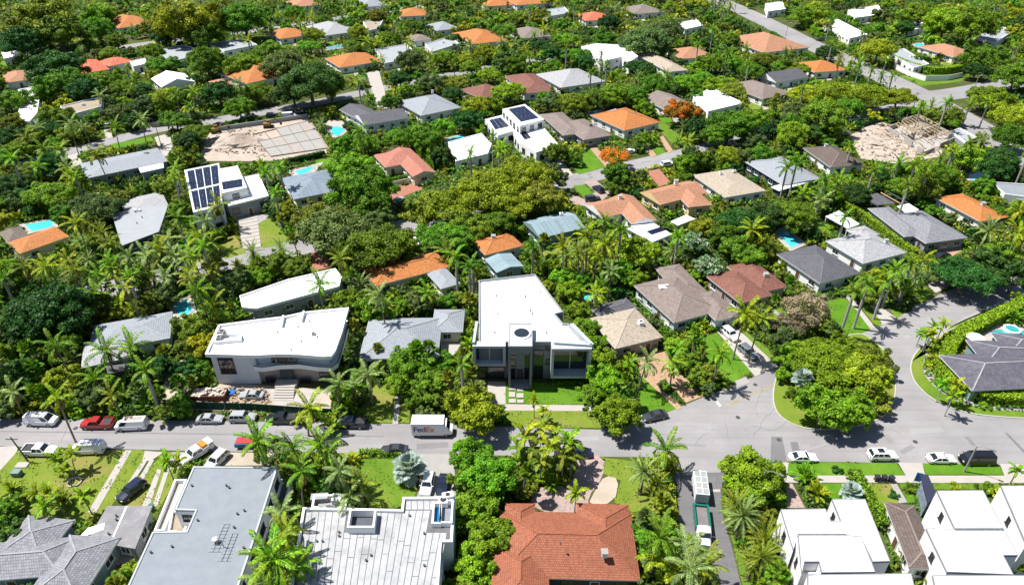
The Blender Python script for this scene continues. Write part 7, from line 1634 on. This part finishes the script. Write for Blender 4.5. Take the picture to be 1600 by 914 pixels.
HAND_PALMS = {
 'coconut': [(85, 540), (205, 540), (165, 548), (148, 592), (90, 622), (20, 612), (574, 586), (550, 603), (528, 600), (458, 700), (483, 638), (515, 705), (470, 735), (530, 735), (565, 755), (545, 775), (402, 688), (500, 695), (425, 872, 1.3), (445, 832), (410, 905), (470, 880), (440, 800), (1040, 702), (1072, 852), (1058, 888), (1100, 885), (1030, 870), (915, 368), (945, 345), (955, 358), (880, 385), (150, 243), (60, 260), (105, 262), (115, 285), (250, 388), (270, 410), (300, 400), (330, 380), (215, 428), (260, 432), (300, 425), (180, 420), (1125, 552), (1050, 565), (1012, 565), (1190, 497), (1165, 490), (700, 395), (668, 458), (590, 462), (180, 200, 1.1), (222, 190, 1.1), (110, 195), (130, 200), (60, 200), (40, 215), (250, 150), (275, 150), (205, 140), (955, 425), (935, 400), (340, 320), (320, 345), (600, 480), (500, 445)],
 'royal': [(1405, 255), (1430, 258), (1448, 275), (1420, 290), (1356, 445), (1385, 440), (1425, 412), (1335, 455), (1440, 165), (1480, 162), (1515, 165), (1545, 160), (1515, 225), (1490, 235), (1300, 70), (1385, 95), (1255, 140), (560, 128), (680, 115), (1170, 100), (1000, 120), (940, 85), (1040, 30), (835, 55), (885, 75), (770, 215), (735, 240), (780, 235), (1470, 250), (1330, 230), (1245, 255), (1230, 262), (1320, 340)],
 'date': [(1025, 757), (1005, 735), (1160, 805, 1.15), (1195, 845, 1.15), (1175, 880), (1150, 790), (1545, 360, 1.2), (150, 70), (172, 72), (1190, 870), (395, 395), (440, 390)],
 'christmas': [(112, 708), (90, 718), (100, 735), (835, 625), (850, 640), (900, 770), (260, 720), (278, 722), (1475, 600), (1490, 618), (1495, 600), (1455, 520), (1475, 505), (1440, 520), (1450, 525), (1460, 512), (55, 770), (85, 775), (70, 790), (130, 775), (1060, 545), (985, 570), (1590, 735), (1050, 580)],
 'areca': [(1262, 755), (1275, 775), (1255, 745), (40, 780), (100, 785), (75, 770), (20, 765), (130, 640), (165, 635), (195, 625), (110, 610), (230, 625), (545, 640), (560, 600), (470, 660), (520, 670), (440, 745), (980, 860), (1010, 830), (990, 885), (1040, 905), (800, 905), (850, 740), (820, 720), (880, 735), (860, 760), (1570, 905), (1580, 860), (1430, 890), (1445, 905), (1415, 880), (590, 590), (720, 505), (735, 480), (730, 530)],
 'fan': [(640, 732, 1.35), (1254, 592, 1.35), (1155, 772), (20, 412, 1.2), (1330, 768), (1100, 30), (950, 100)],
 'thatch': [(850, 375), (590, 545), (625, 535), (650, 545), (735, 580), (670, 545), (700, 590)],
}
for k, L_ in HAND_PALMS.items():
    for t in L_:
        pl = add_palm(t[0], t[1], k, sc=t[2] if len(t) > 2 else None, lean={(112, 708): (.6, .2), (90, 718): (-1.6, .3)}.get(t[:2])); cover(pl, .8, .75 if k in ('areca', 'date') else .45)
# the rest of the planting fills whatever ground the photo shows green
for x_, y_ in [(820, 680), (845, 668), (868, 682), (888, 690), (832, 700), (858, 700), (880, 712), (812, 700), (845, 720), (893, 715)]: cover(add_palm(x_, y_, 'christmas', col=rng.choice(['yellow green', 'olive green', 'bright green']), h=rng.uniform(4.5, 6.5), sc=1.35), .8, .6)
r2 = np.random.default_rng(11)
def fill(n, sizes, tol, new_min, y0=0, y1=914):
    cnt = 0
    for _ in range(n):
        cx, cy = r2.uniform(-25, 1625), r2.uniform(y0-8, y1+25)
        ix, iy = int(min(max(cx/2, 0), MW-1)), int(min(max(cy/2, 0), MH-1))
        if KEEP[iy, ix] or COVER[iy, ix] > .7: continue
        kind = sizes[int(r2.integers(len(sizes)))]; far = cy < 330
        if kind in PALMKIND: R = CROWN_R[kind]; z = sum(PALMKIND[kind]['hgt'])/2
        else: R = {'big': 5.6, 'mid': 3.8, 'small': 2.3, 'shrub': 1.35, 'umbrella': 6.0}[kind]*r2.uniform(.8, 1.2); z = R*1.1
        s = R*pxm(P(cx, cy, z)); e = ell_mask(cx, cy, s, s*.85)
        if e is None: continue
        area = e[1].sum()
        if area == 0: continue
        kp = (KEEP[e[0]] & e[1]).sum()/area; nw = ((COVER[e[0]] < .5) & e[1] & ~KEEP[e[0]]).sum()/area
        if kp > tol or nw < new_min: continue
        if kind in PALMKIND: pl = add_palm(cx, cy, kind, hand=False)
        else:
            w = [('mid green', 5), ('bright green', 3.2), ('dark green', 4), ('yellow green', 2.5), ('olive green', 3.4), ('dull green', 2)]
            col = r2.choice([a for a, b in w], p=np.array([b for a, b in w])/sum(b for a, b in w)); pl = add_tree(cx, cy, R, kind, str(col), hand=False)
        if pl is None: continue
        cover(pl, .85, 1.0 if pl['type'] == 'tree' else (.6 if kind != 'areca' else .8)); cnt += 1
    return cnt
cnts = [fill(2500, ['big', 'umbrella', 'big', 'mid'], .16, .55, 0, 200), fill(1500, ['big', 'umbrella', 'mid'], .06, .6, 150, 330), fill(7000, ['mid', 'coconut', 'royal', 'coconut', 'date', 'thatch', 'coconut', 'royal'], .12, .42, 0, 480), fill(5000, ['mid', 'mid', 'coconut', 'royal', 'small', 'coconut', 'thatch'], .08, .5), fill(12000, ['coconut', 'small', 'areca', 'areca', 'royal', 'coconut', 'thatch'], .12, .4), fill(16000, ['small', 'shrub', 'areca', 'areca'], .14, .4), fill(14000, ['shrub', 'small'], .25, .35)]
print('PLANTS', len(PLANTS), cnts, 'uncovered', ((COVER < .5) & ~KEEP).mean())
# which are built one by one and which belong to the far mass
KINDNAME = {'big': 'broadleaf_tree', 'mid': 'broadleaf_tree', 'umbrella': 'broadleaf_tree', 'bare': 'broadleaf_tree', 'flame': 'flame_tree', 'blossom': 'blossom_tree', 'small': 'small_tree', 'shrub': 'shrub', 'coconut': 'coconut_palm', 'royal': 'royal_palm', 'date': 'date_palm', 'christmas': 'slender_palm', 'areca': 'areca_palm', 'fan': 'fan_palm', 'thatch': 'thatch_palm'}
groups = {}
for pl in PLANTS: groups.setdefault(KINDNAME[pl['kind']], []).append(pl)
single, mass = [], []
for nm, L_ in groups.items():
    L_.sort(key=lambda q: -q['vis']*(1.25 if q['hand'] else 1)); single += L_[:290]; mass += L_[290:]
print({k: len(v) for k, v in groups.items()}, 'mass', len(mass))
# labels: what it is, and by which house it stands
def rel(pl):
    x, y = pl['px']; best = min(HOUSES, key=lambda h: (h[2][0]-x)**2+((h[2][1]-y)*1.5)**2); hx, hy = best[2]
    dx, dy = x-hx, (y-hy)*1.4
    w = ('left of ' if dx < 0 else 'right of ') if abs(dx) > abs(dy) else ('behind ' if dy < 0 else 'before ')
    return w+best[1]
NICE = {'big': 'large spreading tree', 'mid': 'leafy tree', 'umbrella': 'flat-topped tree', 'bare': 'half-bare tree', 'flame': 'flame tree in blossom', 'blossom': 'tree', 'small': 'small leafy tree', 'shrub': 'low shrub', 'coconut': 'coconut palm', 'royal': 'tall royal palm', 'date': 'stout date palm', 'christmas': 'slender small palm', 'areca': 'feathery palm clump', 'fan': 'fan palm', 'thatch': 'round-leaved palm'}
ORD = ['leftmost', 'second', 'third', 'fourth', 'fifth', 'sixth', 'seventh', 'eighth', 'ninth', 'tenth', 'eleventh', 'twelfth', 'thirteenth', 'fourteenth', 'fifteenth', 'sixteenth', 'seventeenth', 'eighteenth', 'nineteenth', 'twentieth']
by = {}
for pl in single: pl['base'] = f"{pl['col'].replace('orange red', 'orange-red')} {NICE[pl['kind']]} {rel(pl)}"; by.setdefault(pl['base'], []).append(pl)
for b, L_ in by.items():
    L_.sort(key=lambda q: q['px'][0])
    for i, pl in enumerate(L_): pl['label'] = b if len(L_) == 1 else b+(', '+ORD[0] if i == 0 else ', rightmost' if i == len(L_)-1 else f', {ORD[min(i, 19)]} from left')
CATN = {'blossom_tree': 'tree', 'broadleaf_tree': 'tree', 'flame_tree': 'tree', 'small_tree': 'tree', 'shrub': 'shrub'}
for pl in single:
    nm = KINDNAME[pl['kind']]; col = FOL[pl['col']]; az = rng.uniform(0, 6.28)
    root = thing(nm, pl['label'], CATN.get(nm, 'palm'), (pl['p'][0], pl['p'][1], 0), az if pl['type'] == 'tree' else 0.0, nm.replace('_', ' ')+'s in the gardens')
    if pl['type'] == 'tree':
        s = pl['sc']; zs = s*rng.uniform(.92, 1.08)
        o = obj('crown', pl['me'], root, (0, 0, pl['bh']*zs), 0, (s, s, zs)); set_mat(o, col)
        if pl['kind'] != 'shrub' or pl['vis'] > 9: obj('trunk', pl['tm'], root, None, 0, (s, s, zs))
    else:
        k = PALMKIND[pl['kind']]; v = rng.randrange(4); h = pl['h']; ln = pl['lean']
        obj('trunk', palm_trunk(pl['kind'], h, ln, v), root)
        if pl['vis'] > 21 and pl['kind'] != 'areca' or pl['kind'] == 'fan':
            fr = fronds_of(pl['kind'])
            lay = frond_layout(pl['kind'], rng.randrange(9999)); rng.shuffle(lay)
            for s_, fa, el, sc, dz in lay[rng.randrange(0, 5):]:
                o = bpy.data.objects.new('frond', fr[s_][2]); COL.objects.link(o); o.parent = root; o.location = (ln[0], ln[1], h+dz); o.scale = (sc*pl['sc'],)*3; o.rotation_euler = (0, -el, fa); set_mat(o, col)
            if pl['kind'] in ('coconut', 'date', 'thatch'):
                for _ in range(rng.randint(1, 4)): o = bpy.data.objects.new('dead_frond', fr[3][2]); COL.objects.link(o); o.parent = root; o.location = (ln[0], ln[1], h-.35); o.scale = (.8*pl['sc'],)*3; o.rotation_euler = (0, rng.uniform(.75, 1.2), rng.uniform(0, 6.28)); set_mat(o, FOL['dead brown'])
        else:
            o = obj('crown', palm_crown(pl['kind'], v), root, (ln[0], ln[1], h), az, pl['sc']); set_mat(o, col)
# the rest: one mass of far greenery, coarser sprays
Qs, Ts = {}, {}
LOWC = {}
for j, pl in enumerate(mass):
    if pl['type'] == 'tree':
        key = (pl['kind'], j % 3)
        if key not in LOWC: R0 = {'big': 7.0, 'mid': 4.2, 'small': 2.5, 'shrub': 1.4, 'umbrella': 7.5, 'bare': 5, 'flame': 5.5}[pl['kind']]; LOWC[key] = crown_arrays(j, R0, {'big': 2400, 'mid': 1500, 'small': 700, 'shrub': 330}.get(pl['kind'], 1500), R0*.10, puffs=18)[:2]
        V, t = LOWC[key]; V = xform(V, rng.uniform(0, 6.28), (pl['p'][0], pl['p'][1], pl['bh']*pl['sc']), pl['sc'])
    else:
        key = (pl['kind'], j % 2)
        if key not in LOWC:
            me = palm_crown(pl['kind'], j % 2); a = np.empty(len(me.vertices)*3, np.float32); me.vertices.foreach_get('co', a); tt = np.empty(len(me.vertices), np.float32); me.attributes['tint'].data.foreach_get('value', tt); LOWC[key] = (a.reshape(-1, 4, 3), tt[::4])
        V, t = LOWC[key]; V = xform(V, rng.uniform(0, 6.28), (pl['p'][0], pl['p'][1], pl['h']), pl['sc'])
    Qs.setdefault(pl['col'], []).append(V); Ts.setdefault(pl['col'], []).append(np.clip(t*.7+rng.uniform(0, .3), 0, 1))
# low planting that covers the ground between them: mounds of leaf sprays
GX0, GY0, GN, GM = -420, 40, 840, 600
OCC = np.zeros((GM, GN), bool)
for f in FOOT:
    x0, x1, y0, y1 = (int(math.floor(min(p[0] for p in f)))-GX0, int(max(p[0] for p in f))+2-GX0, int(math.floor(min(p[1] for p in f)))-GY0, int(max(p[1] for p in f))+2-GY0)
    x0, x1, y0, y1 = max(0, x0), min(GN, x1), max(0, y0), min(GM, y1)
    if x0 >= x1 or y0 >= y1: continue
    gx, gy = np.meshgrid(np.arange(x0, x1)+.5+GX0, np.arange(y0, y1)+.5+GY0); c_ = np.zeros(gx.shape, bool); j_ = len(f)-1
    for i_ in range(len(f)):
        (xi, yi), (xj, yj) = f[i_][:2], f[j_][:2]
        if yi != yj: c_ ^= ((yi > gy) != (yj > gy)) & (gx < (xj-xi)*(gy-yi)/(yj-yi)+xi)
        j_ = i_
    OCC[y0:y1, x0:x1] |= c_
def low_noise(x, y): return .5+.25*np.sin(x*.9+1.7*np.sin(y*.31))*np.cos(y*.8+1.3*np.sin(x*.37))+.25*np.sin(x*.23+y*.19+2*np.sin(y*.11))
r3 = np.random.default_rng(5); nU = 330000
ux, uy = r3.uniform(-40, 1640, nU), r3.uniform(-6, 930, nU); ok = ~KEEP[np.clip((uy/2).astype(int), 0, MH-1), np.clip((ux/2).astype(int), 0, MW-1)]; ux, uy = ux[ok], uy[ok]
tt = CAM_H/(ST+(uy-457)/FPX*CT); wx, wy = (ux-800)/FPX*tt, (CT-(uy-457)/FPX*ST)*tt
hz = np.clip(low_noise(wx, wy), .05, 1)*np.where(uy < 330, 3.0, 2.2)
ok = ~OCC[np.clip((wy-GY0).astype(int), 0, GM-1), np.clip((wx-GX0).astype(int), 0, GN-1)]
pz = hz*r3.uniform(.45, 1.0, len(hz)); dd_ = wy*CT-(pz-CAM_H)*ST; qx, qy = 800+FPX*wx/dd_, 457+FPX*(-wy*ST-(pz-CAM_H)*CT)/dd_
ok &= ~KEEP[np.clip((qy/2).astype(int), 0, MH-1), np.clip((qx/2).astype(int), 0, MW-1)]
wx, wy, pz, dd_ = wx[ok], wy[ok], pz[ok], dd_[ok]; size = np.clip(3.4*dd_/FPX, .28, 1.5)
PT_ = np.stack([wx, wy, pz], 1); NR_ = unit(r3.normal(size=PT_.shape)*.7+np.array([-.1, -.1, .8])); LV = leaves_at(PT_, NR_, size, r3); LT = np.clip(.5*low_noise(wx*1.7+40, wy*1.7)+.5*r3.uniform(0, 1, len(wx)), 0, 1)
zone = (np.sin(wx*.13+2*np.sin(wy*.07))+np.sin(wy*.17+1.5*np.sin(wx*.09))+r3.normal(size=len(wx))*.25); ks = ['dark green', 'mid green', 'olive green', 'mid green', 'yellow green']; zi = np.clip(((zone+1.6)/3.2*5).astype(int), 0, 4)
for i_, c in enumerate(ks): Qs.setdefault(c, []).append(LV[zi == i_]); Ts.setdefault(c, []).append(LT[zi == i_])
print('undergrowth', len(LV))
for c in Qs:
    o = obj('far_greenery', quads_mesh('far_greenery', np.concatenate(Qs[c]), np.concatenate(Ts[c]), FOL[c])); tag(o, f'{c} undergrowth and far trees between the houses', 'greenery', kind='stuff')
for o in list(bpy.data.objects):
    if o.type == 'MESH' and o.data.users == 0: bpy.data.meshes.remove(o.data)
